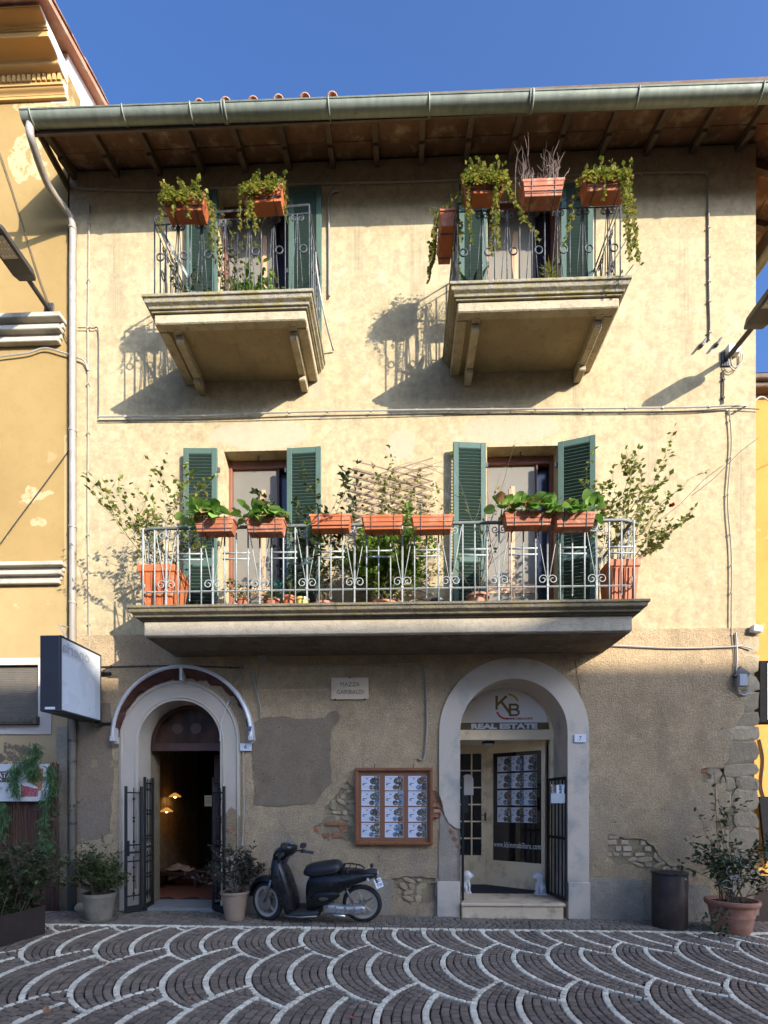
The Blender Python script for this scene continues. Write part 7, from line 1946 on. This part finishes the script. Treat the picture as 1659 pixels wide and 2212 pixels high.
q = bp(-40, 600); text('lettering', 'RIPIENA', 0.05, (bp(75, 600)[0] - 0.14, yb - 0.002, q[1]), M['whiteprint'], ban, width=0.26)
n = NT('sandwich_print'); cc = n.mix(n.rng(n.noise(55, 3), .4, .6), (0.42, 0.17, 0.06), (0.16, 0.06, 0.03)); cc = n.mix(n.rng(n.noise(80, 3), .55, .62), cc, (0.6, 0.4, 0.2)); food1 = n.out(cc, 0.6)
n = NT('cured_meat_print'); cc = n.mix(n.rng(n.noise(50, 3), .4, .6), (0.38, 0.06, 0.08), (0.2, 0.03, 0.04)); cc = n.mix(n.rng(n.noise(70, 3), .55, .62), cc, (0.6, 0.35, 0.35)); food2 = n.out(cc, 0.6)
bpoly([(800, 650), (860, 255), (1290, 275), (1240, 930), (1130, 925), (1100, 820)], 'food_picture', food1)
bpoly([(625, 1105), (625, 760), (800, 690), (980, 730), (1140, 880), (1125, 1105)], 'food_picture', food2, 0.001)
bpoly([(640, 720), (800, 685), (960, 720), (1130, 860), (1000, 850), (830, 800), (700, 790)], 'food_picture', M['whiteprint'], 0.002)
for pts in ([(1230, 215), (1340, 200), (1415, 280), (1380, 430), (1400, 300), (1330, 225)], [(1160, 1170), (1300, 1160), (1350, 1090), (1360, 960), (1330, 1080), (1290, 1140)]): bpoly(pts, 'flourish', M['ink'])
for k in range(9): a = bp(-20 + k * 10, 820); bpoly([(-30 + k * 12, 820), (-24 + k * 12, 820), (-24 + k * 12, 905), (-30 + k * 12, 905)], 'small_print', M['greyink'])
# plastic fern garlands
def garland(label, pts, spread, n, Lb):
    t = thing('fern_garland', label, 'garland', pts[0], 'plastic fern garlands on the reed screen'); ms = MB(); ml = MB()
    q = bez(pts, 10); ms.tube(q, 0.006, 5)
    for _ in range(n):
        p = rnd.choice(q) + Vector((rnd.gauss(0, spread), rnd.gauss(-0.03, .025), rnd.gauss(0, .02)))
        d = Vector((rnd.gauss(0, .5), rnd.gauss(-.15, .25), -1)); L_ = rnd.uniform(.5, 1.2) * Lb; up = Vector((rnd.gauss(0, 1), -1, 0.3))
        ml.leaf(p, d, L_, 0.012, up=up, bend=rnd.uniform(-.2, .3), simple=True)
        for _ in range(2): ml.leaf(p + d.normalized() * L_ * rnd.uniform(.2, .7), d + Vector((rnd.gauss(0, .7), rnd.gauss(0, .3), 0.2)), L_ * 0.5, 0.009, up=up, simple=True)
    ms.build('stem', M['greenstem'], t); ml.build('fronds', M['leaf_fern'], t, attr=True, kind='stuff')
yg = YS - 0.06
garland('plastic fern spray hung above the banner', [P(78, 1605, yg), P(76, 1625, yg), P(74, 1650, yg), P(76, 1672, yg)], 0.045, 210, 0.15)
garland('plastic fern trailing over the banner ribbon', [P(66, 1638, yg), P(42, 1652, yg), P(34, 1670, yg), P(36, 1695, yg), P(40, 1712, yg)], 0.035, 210, 0.12)
garland('long plastic fern hanging past the right edge of the banner', [P(112, 1655, yg), P(116, 1690, yg), P(104, 1730, yg), P(98, 1790, yg), P(103, 1840, yg)], 0.04, 330, 0.14)
garland('plastic fern hanging below the left of the banner', [P(8, 1735, yg), P(10, 1765, yg), P(6, 1800, yg)], 0.035, 150, 0.13)
# rusty steel planter with shrub
g0 = gnd(98, 2016); g1 = gnd(0, 2047)
d = (g1 - g0); d.z = 0; d.normalize(); nrm = Vector((d.y, -d.x, 0)); nrm = nrm if nrm.y > 0 else -nrm
hgt = 0.34; Ls = 1.5; Wd = 0.42; zg_ = gz(-4)
pl_ = thing('steel_planter', 'long dark rusty steel planter with a dense green shrub beside the reed screen', 'planter', (g0.x, g0.y, zg_))
mb = MB(); th_ = 0.012
cs = [g0, g0 + d * Ls, g0 + d * Ls + nrm * Wd, g0 + nrm * Wd]
inn = [cs[0] + (d + nrm) * th_, cs[1] + (-d + nrm) * th_, cs[2] + (-d - nrm) * th_, cs[3] + (d - nrm) * th_]
zz = lambda l, z: [Vector((p.x, p.y, zg_ + z)) for p in l]
mb.rings([zz(cs, 0.0), zz(cs, hgt), zz(inn, hgt), zz(inn, hgt - 0.06)]); mb.build('box', M['rustbox'], pl_, fix=True, bevel=0.003)
mb = MB(); mb.add(zz(inn, hgt - 0.05), [(0, 1, 2, 3)]); mb.build('soil', M['soil'], pl_, fix=True)
ms = MB(); ml = MB()
for k in range(64):
    b_ = g0 + d * rnd.uniform(0.08, Ls * 0.95) + nrm * rnd.uniform(0.08, Wd - 0.08); tall = rnd.random() < 0.2
    grow(ms, ml, (b_.x, b_.y, zg_ + hgt - 0.06), (rnd.gauss(0, .25), rnd.gauss(0, .2), 1), rnd.uniform(.35, .62) * (1.5 if tall else 1), 0.005, 2, 0.055, 0.036, 2.2, spread=0.6)
for k in range(70):
    b_ = g0 + d * rnd.uniform(0.05, Ls * 0.95) + nrm * rnd.uniform(0.05, Wd - 0.05)
    grow(ms, ml, (b_.x, b_.y, zg_ + hgt - 0.06), (rnd.gauss(0, .4), rnd.gauss(-.1, .4), 1), rnd.uniform(.12, .34), 0.004, 1, 0.055, 0.036, 2.4, spread=0.7, leaf_from=0.0)
attach(pl_, ms, ml, M['leaf_dark'], M['stem'])
# pot left of the shop door
g = gnd(209, 1988); rr = 0.195
c = (g.x, g.y + 0.05, g.z)
t = pot('nandina_shrub', 'feathery shrub in a grey concrete pot left of the shop door', c, 0.16, 0.205, 0.36, M['greypot'], 0.01, 0.05)
mb = MB(); mb.lathe([(0.17, 0.0), (0.225, 0.004), (0.235, 0.03), (0.22, 0.03), (0.17, 0.012)], c, 22); mb.build('saucer', M['greypot'], t, smooth=True, auto=40)
ms = MB(); ml = MB()
for _ in range(44): grow(ms, ml, (c[0] + rnd.gauss(0, .06), c[1] + rnd.gauss(0, .05), c[2] + 0.31), (rnd.gauss(0, .6), rnd.gauss(0, .4), 1), rnd.uniform(.28, .55), 0.005, 2, 0.05, 0.026, 2.8, spread=0.75)
attach(t, ms, ml, M['leaf_nand'], M['stem'])
mb = MB(); 
g = gnd(160, 1975)
for k, (dx, dy, r_) in enumerate(((0.0, 0.0, 0.09), (0.16, 0.06, 0.07))):
    mb = MB(); mb.ell((g.x + dx - 0.02, -0.14 + dy, gz(g.x) + 0.05), (r_ * 1.2, r_ * 0.9, r_ * 0.85), 10, 6); o = mb.build('stone', M['stone'], loc=(g.x + dx, -0.14 + dy, gz(g.x)), smooth=True, label=['larger rough stone lying at the foot of the downpipe', 'smaller rough stone lying between the downpipe and the grey pot'][k], cat='stone')
# pot right of the shop door
g = gnd(504, 1988); c = (g.x, g.y + 0.06, g.z)
t = pot('dark_shrub', 'dark purple leaved shrub in a tapered taupe pot right of the shop door', c, 0.125, 0.185, 0.385, M['taupepot'], 0.012, 0.03)
ms = MB(); ml = MB()
for _ in range(20): grow(ms, ml, (c[0] + rnd.gauss(0, .04), c[1] + rnd.gauss(0, .04), c[2] + 0.35), (rnd.gauss(.05, .48), rnd.gauss(0, .4), 1), rnd.uniform(.3, .55), 0.006, 2, 0.055, 0.036, 2.2, spread=0.75)
for _ in range(2): grow(ms, ml, (c[0], c[1], c[2] + 0.4), (-1.0, -.1, .5), 0.45, 0.004, 1, 0.06, 0.03, 1.8, gravity=-0.02)
attach(t, ms, ml, M['leaf_purple'], M['stem'])

# ================================================================== BIN AND POT, RIGHT
g = gnd(1461, 2008); br_r = 0.215
c = Vector((g.x, g.y + br_r * 0.75, g.z))
t = thing('litter_bin', 'dark brown cylindrical steel litter bin standing against the house', 'litter bin', c)
hb_ = wz(1458, 1886, c.y - 0.1) - c.z
mb = MB(); mb.lathe([(0.206, 0.0), (0.213, 0.035), (0.214, hb_ - 0.02), (0.208, hb_)], c, 40); mb.build('drum', M['binmetal'], t, smooth=True, auto=40)
mb = MB(); mb.lathe([(0.22, hb_ - 0.03), (0.226, hb_ - 0.012), (0.223, hb_ + 0.004), (0.203, hb_ + 0.008), (0.135, hb_ + 0.002), (0.13, hb_ - 0.015)], c, 40, cap=False); mb.build('rim', M['steelring'], t, smooth=True, auto=40)
mb = MB(); mb.lathe([(0.135, hb_ + 0.006), (0.13, hb_ - 0.0)], c, 28); mb.build('bag_opening', M['blackplastic'], t)
mb = MB(); a_ = R(-62); q = c + Vector((0.215 * math.cos(a_), 0.215 * math.sin(a_), hb_ - 0.07)); mb.ell(q, (0.014, 0.014, 0.014), 10, 6); mb.build('lock_stud', M['boxgrey'], t, smooth=True)
mb = MB(); mb.lathe([(0.205, -0.012), (0.205, 0.0)], c, 30); mb.build('foot', M['blackplastic'], t)
g = gnd(1604, 2020)
c = Vector((g.x, g.y + 0.20, g.z))
t = thing('climber_pot', 'leafy climber on bamboo canes in a rolled rim terracotta pot at the house corner', 'potted plant', c)
mb = MB(); mb.lathe([(0.20, 0.0), (0.215, 0.03), (0.243, 0.19), (0.250, 0.20), (0.247, 0.215), (0.272, 0.335), (0.30, 0.345), (0.312, 0.375), (0.305, 0.405), (0.285, 0.41), (0.268, 0.39), (0.25, 0.36)], c, 32); mb.build('pot', M['claypot'], t, smooth=True, auto=50)
mb = MB(); mb.lathe([(0.265, 0.365), (0.002, 0.375)], c, 20); mb.build('soil', M['soil'], t)
ap = c + Vector((-0.12, 0.12, 2.0))
for (dx, dy, top) in ((-0.12, 0.05, ap + Vector((-.02, 0, .05))), (0.13, -0.02, ap + Vector((-0.03, 0, -0.35))), (-0.02, 0.16, ap + Vector((0, 0, -.2)))):
    mb = MB(); mb.tube([c + Vector((dx, dy, 0.36)), top], 0.011, 6); mb.build('cane', M['bamboo'], t, smooth=True)
ms = MB(); ml = MB()
for _ in range(20): grow(ms, ml, c + Vector((rnd.gauss(0, .08), rnd.gauss(0, .06), 0.36)), (rnd.gauss(0, .42), rnd.gauss(0, .25), 1), rnd.uniform(.42, .78), 0.007, 2, 0.066, 0.042, 1.3, spread=0.75, simple=False)
for _ in range(3): grow(ms, ml, c + Vector((-0.05, 0.1, 1.1)), (rnd.gauss(0.1, .1), rnd.gauss(0, .1), 1), rnd.uniform(.45, .6), 0.005, 1, 0.07, 0.042, 1.3, spread=0.7, simple=False)
for _ in range(4): grow(ms, ml, c + Vector((-0.18, -0.15, 0.4)), (rnd.gauss(-.6, .4), -0.3, -0.3), 0.4, 0.005, 1, 0.06, 0.04, 1.2, gravity=-0.12, simple=False)
attach(t, ms, ml, M['leaf_dark'], M['stem'])
mb = MB()
for k in range(7): a_ = rnd.uniform(0, 6.28); q = c + Vector((rnd.gauss(-.05, .12), -0.15, rnd.uniform(.6, 1.0))); mb.tube([q + Vector((0.07 * math.cos(b), 0, 0.07 * math.sin(b))) for b in [a_ + 0.5 * j for j in range(8)]], 0.004, 4)
mb.build('tie_wire', M['greywire'], t)

# ================================================================== SCOOTER
blk = pm('black_scooter_paint', (0.008, 0.008, 0.009), (0.012, 0.012, 0.013), 5, 0.33, spec=0.35, c3=(0.03, 0.028, 0.027), sc3=7)
mat_b = pm('matt_black_plastic', (0.022, 0.022, 0.023), (0.03, 0.03, 0.03), 8, 0.6, 0.1, 80)
vinyl = pm('black_vinyl_seat', (0.018, 0.018, 0.019), (0.024, 0.024, 0.025), 6, 0.48, 0.15, 120)
tyre = pm('tyre_rubber', (0.018, 0.018, 0.018), (0.03, 0.028, 0.026), 9, 0.85, 0.3, 60)
rimm = pm('dusty_cream_rim', (0.42, 0.38, 0.33), (0.36, 0.32, 0.275), 9, 0.5, metal=0.1)
alu = pm('cast_aluminium', (0.48, 0.47, 0.45), (0.36, 0.35, 0.335), 9, 0.4, 0.2, 60, metal=0.6)
steel = pm('dull_steel', (0.30, 0.28, 0.26), (0.2, 0.185, 0.17), 9, 0.4, metal=0.6)
chrome = pm('bright_trim', (0.7, 0.7, 0.7), (0.6, 0.6, 0.6), 9, 0.2, metal=0.9)
rear = gnd(792, 1994); front = gnd(580, 1986)
ax = (rear - front); ax.z = 0
yawS = math.atan2(ax.y, ax.x)
WB = 1.30
sc = thing('scooter', 'black moped scooter with cream wheel rims parked against the wall', 'scooter', (front.x, front.y + 0.02, gz(front.x)), rot=(R(13), 0, yawS), local=True)
def wheel(parent, c, r, name='wheel', side=-1):
    c = Vector(c); m = MB(); pr = []
    for k in range(11):
        a = math.pi * k / 10; pr.append((r - 0.036 + 0.036 * math.sin(a), 0.036 * math.cos(a) * -1))
    m.lathe(pr + [(r - 0.065, 0.026), (r - 0.065, -0.026)], c, 40, 'y', cap=False, closed=True)
    wh = m.build(name, tyre, parent, smooth=True, auto=50)
    m = MB(); m.lathe([(r - 0.058, -0.03), (r - 0.05, -0.026), (r - 0.066, -0.012), (r - 0.078, -0.022), (r - 0.078, 0.022), (r - 0.05, 0.026), (r - 0.058, 0.03), (r - 0.095, 0.02), (r - 0.095, -0.02)], c, 40, 'y', cap=False, closed=True); m.build('rim', rimm, wh, smooth=True, auto=40)
    for k in range(5):
        a = 2 * math.pi * k / 5 + 0.3; m = MB()
        p0 = c + Vector((0.04 * math.cos(a), -0.01, 0.04 * math.sin(a))); p1 = c + Vector(((r - 0.09) * math.cos(a + 0.25), -0.006, (r - 0.09) * math.sin(a + 0.25)))
        m.bar(p0, p1, 0.022, 0.034, Vector((0, 1, 0))); m.build('spoke', rimm if k else steel, wh, bevel=0.004)
    m = MB(); m.lathe([(0.02, -0.05), (0.045, -0.045), (0.05, 0.05)], c, 16, 'y'); m.build('hub', steel, wh, smooth=True, auto=40)
    return wh
# steering assembly: own axis
SA = R(27)                                       # bars turned to the left, towards the viewer
stem0 = Vector((0.135, 0, 0.52)); axd = Vector((0.42, 0, 0.907)).normalized()
rotm = Matrix.Rotation(-SA, 3, axd)
def stz(p): return stem0 + rotm @ (Vector(p) - stem0)
def fork_mb(m): m.v = [tuple(stz(v)) for v in m.v]; return m
rw = 0.265
m = MB()
fw_c = Vector((0, 0, rw))
wf = wheel(sc, fw_c, rw)
for o in [wf] + list(wf.children):
    me = o.data
    for v in me.vertices: v.co = stz(v.co)
m = MB(); m.lathe([(0.11, -0.06), (0.11, -0.055)], fw_c, 24, 'y'); fork_mb(m).build('brake_disc', steel, wf)
for y in (-0.075, 0.075):
    m = MB(); m.tube([(0.0, y, rw), (0.03, y, rw + 0.09), (0.085, y, rw + 0.2), (0.12, y * 0.9, rw + 0.31)], [0.018, 0.022, 0.024, 0.022], 10); fork_mb(m).build('fork_leg', steel, sc, smooth=True)
def sweep_fender(a0, a1, r, hw, n=18, sag=0.0):
    m = MB(); rings = []
    for k in range(n + 1):
        t_ = k / n; a = a0 + (a1 - a0) * t_; wq = hw * (0.35 + 0.65 * math.sin(math.pi * min(1, 0.12 + t_ * 0.75)))
        rr_ = r * (1 + sag * t_)
        prof = []
        for y, e in ((-1, -0.35), (-0.92, 0.0), (-0.55, 0.28), (0, 0.38), (0.55, 0.28), (0.92, 0.0), (1, -0.35), (0.85, -0.28), (0.5, 0.05), (0, 0.16), (-0.5, 0.05), (-0.85, -0.28)):
            q = rr_ + e * wq; prof.append(Vector((q * math.cos(a), y * wq, rw + q * math.sin(a))))
        rings.append(prof)
    m.rings(rings); return m
m = sweep_fender(R(176), R(30), rw + 0.03, 0.10, 22, 0.14); fork_mb(m).build('front_fender', blk, sc, smooth=True, auto=45)
def superring(c, u, v, ru, rv, n=20, e=2.6):
    c = Vector(c); u = Vector(u); v = Vector(v); out = []
    for k in range(n):
        a = 2 * math.pi * k / n; ca, sa = math.cos(a), math.sin(a)
        out.append(c + u * (ru * math.copysign(abs(ca) ** (2 / e), ca)) + v * (rv * math.copysign(abs(sa) ** (2 / e), sa)))
    return out
XA, YA, ZA = Vector((1, 0, 0)), Vector((0, 1, 0)), Vector((0, 0, 1))
# leg shield and front apron
m = MB(); secs = [(0.345, 0.145, 0.07, 0.16), (0.33, 0.24, 0.105, 0.185), (0.30, 0.36, 0.12, 0.20), (0.27, 0.48, 0.125, 0.205), (0.24, 0.60, 0.125, 0.20), (0.215, 0.71, 0.115, 0.18), (0.195, 0.81, 0.085, 0.13), (0.185, 0.88, 0.06, 0.09)]
m.rings([superring((x, 0, z), XA, YA, rx, ry_, 20, 2.4) for x, z, rx, ry_ in secs]); m.build('leg_shield', blk, sc, smooth=True, auto=60)
m = MB(); m.tube([(0.33, -0.15, 0.5), (0.325, -0.145, 0.6), (0.30, -0.13, 0.69), (0.265, -0.10, 0.76), (0.245, -0.08, 0.79)], [0.004, 0.006, 0.008, 0.009, 0.006], 6); m.build('chrome_trim', alu, sc, smooth=True)
m = MB(); m.rings([superring((x, 0, z), ZA, YA, rz_, ry_, 20, 3.2) for x, z, rz_, ry_ in ((0.27, 0.165, 0.03, 0.13), (0.34, 0.15, 0.04, 0.165), (0.5, 0.15, 0.04, 0.17), (0.66, 0.155, 0.045, 0.165), (0.74, 0.17, 0.05, 0.14))]); m.build('floorboard', mat_b, sc, smooth=True, auto=50)
m = MB(); m.tube([(0.30, -0.172, 0.135), (0.5, -0.178, 0.125), (0.72, -0.165, 0.14)], 0.012, 6); m.build('floor_trim', steel, sc, smooth=True)
# rear body
m = MB(); secs = [(0.575, 0.36, 0.21, 0.12), (0.64, 0.41, 0.27, 0.15), (0.75, 0.46, 0.265, 0.175), (0.87, 0.52, 0.215, 0.19), (1.0, 0.57, 0.155, 0.185), (1.14, 0.61, 0.11, 0.16), (1.28, 0.645, 0.08, 0.125), (1.42, 0.665, 0.048, 0.085), (1.48, 0.67, 0.03, 0.05)]
m.rings([superring((x, 0, z), ZA, YA, rz_, ry_, 22, 2.5) for x, z, rz_, ry_ in secs]); m.build('rear_body', blk, sc, smooth=True, auto=60)
m = MB(); m.rings([superring((x, -0.168, z), ZA, YA, rz_, ry_, 16, 2.2) for x, z, rz_, ry_ in ((0.66, 0.36, 0.03, 0.01), (0.72, 0.375, 0.085, 0.03), (0.84, 0.40, 0.095, 0.038), (0.96, 0.43, 0.065, 0.03), (1.04, 0.45, 0.02, 0.01))]); pan = m.build('side_panel', blk, sc, smooth=True, auto=60)
m = MB(); m.lathe([(0.0, 0.0), (1.0, 0.0), (1.0, 0.4)], (0, 0, 0), 20, 'y'); m.v = [(0.83 + v[0] * 0.062, -0.209 + v[1] * 0.01, 0.405 + v[2] * 0.021) for v in m.v]; m.build('badge', steel, pan)
text('badge_lettering', 'SCARABEO', 0.03, (0.83, -0.2115, 0.405), M['ink'], pan, width=0.098)
# seat
m = MB(); secs = [(0.545, 0.70, 0.03, 0.06), (0.57, 0.715, 0.06, 0.095), (0.65, 0.725, 0.085, 0.13), (0.76, 0.735, 0.095, 0.145), (0.87, 0.755, 0.095, 0.15), (0.97, 0.77, 0.09, 0.145), (1.03, 0.785, 0.055, 0.115), (1.055, 0.775, 0.03, 0.07)]
m.rings([superring((x, 0, z), ZA, YA, rz_, ry_, 20, 2.5) for x, z, rz_, ry_ in secs]); seat = m.build('seat', vinyl, sc, smooth=True, auto=60)
m = MB(); m.tube([Vector((x, -ry_ * 1.0, z - rz_ * 0.25)) for x, z, rz_, ry_ in secs[1:-1]], 0.005, 5); m.build('seat_piping', mat_b, seat, smooth=True)
# rack
m = MB()
for y in (-0.085, 0.085): m.tube([(1.03, y, 0.69), (1.07, y, 0.785), (1.16, y, 0.79), (1.27, y * 0.9, 0.775), (1.33, y * 0.5, 0.755)], 0.010, 6)
m.tube([(1.33, -0.045, 0.755), (1.345, 0, 0.752), (1.33, 0.045, 0.755)], 0.010, 6)
for x, z in ((1.09, 0.787), (1.16, 0.79), (1.24, 0.78)): m.tube([(x, -0.085, z), (x, 0.085, z)], 0.007, 6)
m.tube([(1.13, -0.085, 0.78), (1.15, -0.09, 0.68)], 0.012, 6); m.build('luggage_rack', mat_b, sc, smooth=True)
# tail light, indicators, plate
m = MB(); m.rings([superring((x, 0, z), ZA, YA, rz_, ry_, 16, 2.6) for x, z, rz_, ry_ in ((1.36, 0.70, 0.03, 0.05), (1.42, 0.71, 0.04, 0.06), (1.49, 0.705, 0.04, 0.055), (1.515, 0.70, 0.03, 0.045))]); m.build('tail_housing', mat_b, sc, smooth=True, auto=50)
m = MB(); m.ell((1.52, 0, 0.695), (0.016, 0.04, 0.035), 12, 8); m.build('tail_light', pm('clear_tail_lens', (0.45, 0.44, 0.45), (0.4, 0.39, 0.4), 9, 0.15), sc, smooth=True)
m = MB(); m.ell((1.40, -0.095, 0.63), (0.02, 0.014, 0.028), 12, 8); m.tube([(1.40, -0.09, 0.63), (1.405, -0.05, 0.66)], 0.008, 6); m.build('indicator', pm('clear_indicator', (0.6, 0.6, 0.6), (0.5, 0.5, 0.5), 9, 0.2), sc, smooth=True)
m = MB(); m.ell((1.43, 0.10, 0.76), (0.025, 0.02, 0.03), 12, 8); m.tube([(1.43, 0.10, 0.745), (1.43, 0.05, 0.70)], 0.008, 6); m.build('indicator', mat_b, sc, smooth=True)
pe = Euler((R(-28), 0, R(52))).to_matrix()
def plate(p): return Vector((1.53, -0.03, 0.565)) + pe @ Vector(p)
m = MB(); m.box((0, 0, 0), (0.125, 0.004, 0.125)); m.v = [tuple(plate(v)) for v in m.v]; lp_ = m.build('number_plate', M['enamel'], sc, bevel=0.001)
for body, z in (('X6D', 0.028), ('YS9', -0.030)):
    o = text('plate_lettering', body, 0.055, (0, 0, 0), M['ink'], None, width=0.095, bold=0.001); o.parent = lp_
    o.location = plate((0, -0.003, z)); o.rotation_euler = (pe @ Euler((R(90), 0, 0)).to_matrix()).to_euler()
m = MB(); m.bar((1.48, -0.01, 0.66), plate((0, 0.006, 0.0)), 0.06, 0.01); m.build('plate_bracket', mat_b, sc)
# rear wheel, engine, shock
rwc = (WB, 0, rw); wr = wheel(sc, rwc, rw)
m = MB(); secs = [(0.80, 0.235, 0.05, 0.02), (0.83, 0.235, 0.068, 0.05), (0.92, 0.235, 0.072, 0.055), (1.05, 0.225, 0.06, 0.055), (1.18, 0.22, 0.06, 0.05), (1.30, 0.225, 0.062, 0.045), (1.345, 0.228, 0.045, 0.03), (1.36, 0.23, 0.02, 0.01)]
m.rings([superring((x, -0.115, z), ZA, YA, rz_, ry_, 18, 2.8) for x, z, rz_, ry_ in secs]); eng = m.build('engine_case', alu, sc, smooth=True, auto=60)
for bx_, bz_ in ((0.86, 0.275), (0.97, 0.28), (1.10, 0.265), (1.22, 0.262), (1.32, 0.255), (1.33, 0.2), (1.18, 0.18), (0.86, 0.19)):
    m = MB(); m.lathe([(0.0, -0.012), (0.011, -0.012), (0.012, 0.01)], (bx_, -0.165, bz_), 8, 'y'); m.build('bolt', steel, eng)
for k in range(5):
    m = MB(); m.bar((0.97 + k * 0.06, -0.171, 0.205), (1.0 + k * 0.06, -0.171, 0.245), 0.004, 0.012, Vector((0, 1, 0))); m.build('cooling_fin', mat_b, eng)
m = MB(); m.tube([(0.93, -0.172, 0.175), (1.02, -0.18, 0.165), (1.10, -0.185, 0.16)], [0.012, 0.016, 0.02], 8); m.build('kick_starter', chrome, eng, smooth=True)
m = MB(); m.box((0.80, -0.02, 0.27), (0.2, 0.18, 0.16)); m.build('engine_block', mat_b, sc, bevel=0.02)
m = MB(); m.tube([(1.10, -0.13, 0.55), (1.17, -0.135, 0.40), (1.21, -0.14, 0.30)], 0.012, 8); sh_ = m.build('shock_absorber', steel, sc, smooth=True)
m = MB(); a0, b0 = Vector((1.13, -0.132, 0.48)), Vector((1.195, -0.138, 0.33)); dd_ = (b0 - a0); e1 = dd_.normalized().cross(YA).normalized(); e2 = dd_.normalized().cross(e1)
m.tube([a0 + dd_ * k / 60 + (e1 * math.cos(k * 0.63) + e2 * math.sin(k * 0.63)) * 0.022 for k in range(61)], 0.0045, 5); m.build('spring', mat_b, sh_, smooth=True)
m = MB(); m.tube([(1.08, -0.13, 0.60), (1.12, -0.135, 0.50)], 0.022, 8); m.build('shock_top', mat_b, sh_, smooth=True)
# side stand
m = MB(); m.tube([(0.62, -0.12, 0.14), (0.585, -0.215, 0.0), (0.56, -0.235, -0.05)], 0.010, 6); m.box((0.555, -0.24, -0.052), (0.05, 0.03, 0.01)); m.build('side_stand', mat_b, sc, smooth=True, auto=50)
# handlebar cowl, headlight, bars
hc = stem0 + axd * 0.48
m = MB()
def hring(t_, ru, rv): return superring(hc + XA * t_[0] + ZA * t_[1], axd, YA, ru, rv, 18, 2.3)
m.rings([hring((-0.19, -0.03), 0.04, 0.045), hring((-0.165, -0.02), 0.09, 0.10), hring((-0.09, 0.0), 0.125, 0.14), hring((-0.02, 0.02), 0.125, 0.15), hring((0.045, 0.03), 0.095, 0.13), hring((0.085, 0.035), 0.04, 0.07)]); fork_mb(m).build('headlight_cowl', blk, sc, smooth=True, auto=60)
m = MB(); m.ell(hc + Vector((-0.165, 0, -0.025)), (0.045, 0.085, 0.08), 14, 8); fork_mb(m).build('headlight', pm('headlight_glass', (0.10, 0.10, 0.11), (0.2, 0.2, 0.2), 9, 0.08, spec=0.7), sc, smooth=True)
m = MB(); cpt = hc + Vector((0.035, 0, 0.135)); m.lathe([(0.05, 0.0), (0.05, 0.012), (0.042, 0.014)], (0, 0, 0), 18)
ro_ = Euler((0, R(28), 0)).to_matrix(); m.v = [tuple(cpt + ro_ @ Vector(v)) for v in m.v]; ins_ = fork_mb(m).build('speedometer', steel, sc, smooth=True, auto=40)
m = MB(); m.lathe([(0.0, 0.0145), (0.04, 0.0145), (0.04, 0.012)], (0, 0, 0), 18); m.v = [tuple(cpt + ro_ @ Vector(v)) for v in m.v]; fork_mb(m).build('dial', pm('dial_face', (0.2, 0.2, 0.22), (0.1, 0.1, 0.11), 30, 0.2), ins_)
m = MB(); m.tube([hc + Vector((0.02, 0, 0.0)), stem0 + axd * 0.1], 0.03, 10); fork_mb(m).build('steering_column', mat_b, sc, smooth=True)
for s_ in (-1, 1):
    m = MB(); m.tube([hc + Vector((0.02, s_ * 0.09, 0.02)), hc + Vector((0.05, s_ * 0.2, 0.015)), hc + Vector((0.10, s_ * 0.24, 0.0))], 0.013, 8); fork_mb(m).build('handlebar', mat_b, sc, smooth=True)
    m = MB(); m.tube([hc + Vector((0.085, s_ * 0.225, 0.004)), hc + Vector((0.15, s_ * 0.335, -0.015))], 0.018, 10); m.box(hc + Vector((0.075, s_ * 0.21, 0.01)), (0.05, 0.05, 0.045)); fork_mb(m).build('grip', mat_b, sc, smooth=True, auto=50)
    m = MB(); m.tube([hc + Vector((0.05, s_ * 0.215, 0.02)), hc + Vector((0.055, s_ * 0.27, 0.015)), hc + Vector((0.12, s_ * 0.35, 0.01))], 0.006, 6); fork_mb(m).build('brake_lever', steel, sc, smooth=True)
for s_, dz, dx in ((-1, 0.05, 0.06), (1, 0.0, -0.02)):
    m = MB(); q = hc + Vector((0.07 + dx, s_ * 0.235, 0.06 + dz)); m.tube([hc + Vector((0.07, s_ * 0.21, 0.02)), q], 0.007, 6); m.rings([superring(q + Vector((-0.01, 0, 0.02)), YA, ZA, 0.02, 0.015, 14), superring(q + Vector((0.0, 0, 0.022)), YA, ZA, 0.06, 0.038, 14), superring(q + Vector((0.018, 0, 0.022)), YA, ZA, 0.058, 0.036, 14)]); fork_mb(m).build('mirror', mat_b, sc, smooth=True, auto=50)
m = MB(); m.tube(bez([hc + Vector((-0.02, -0.08, -0.06)), Vector((0.10, -0.09, 0.75)), Vector((0.12, -0.07, 0.6))]), 0.005, 5); m.build('brake_cable', mat_b, sc)
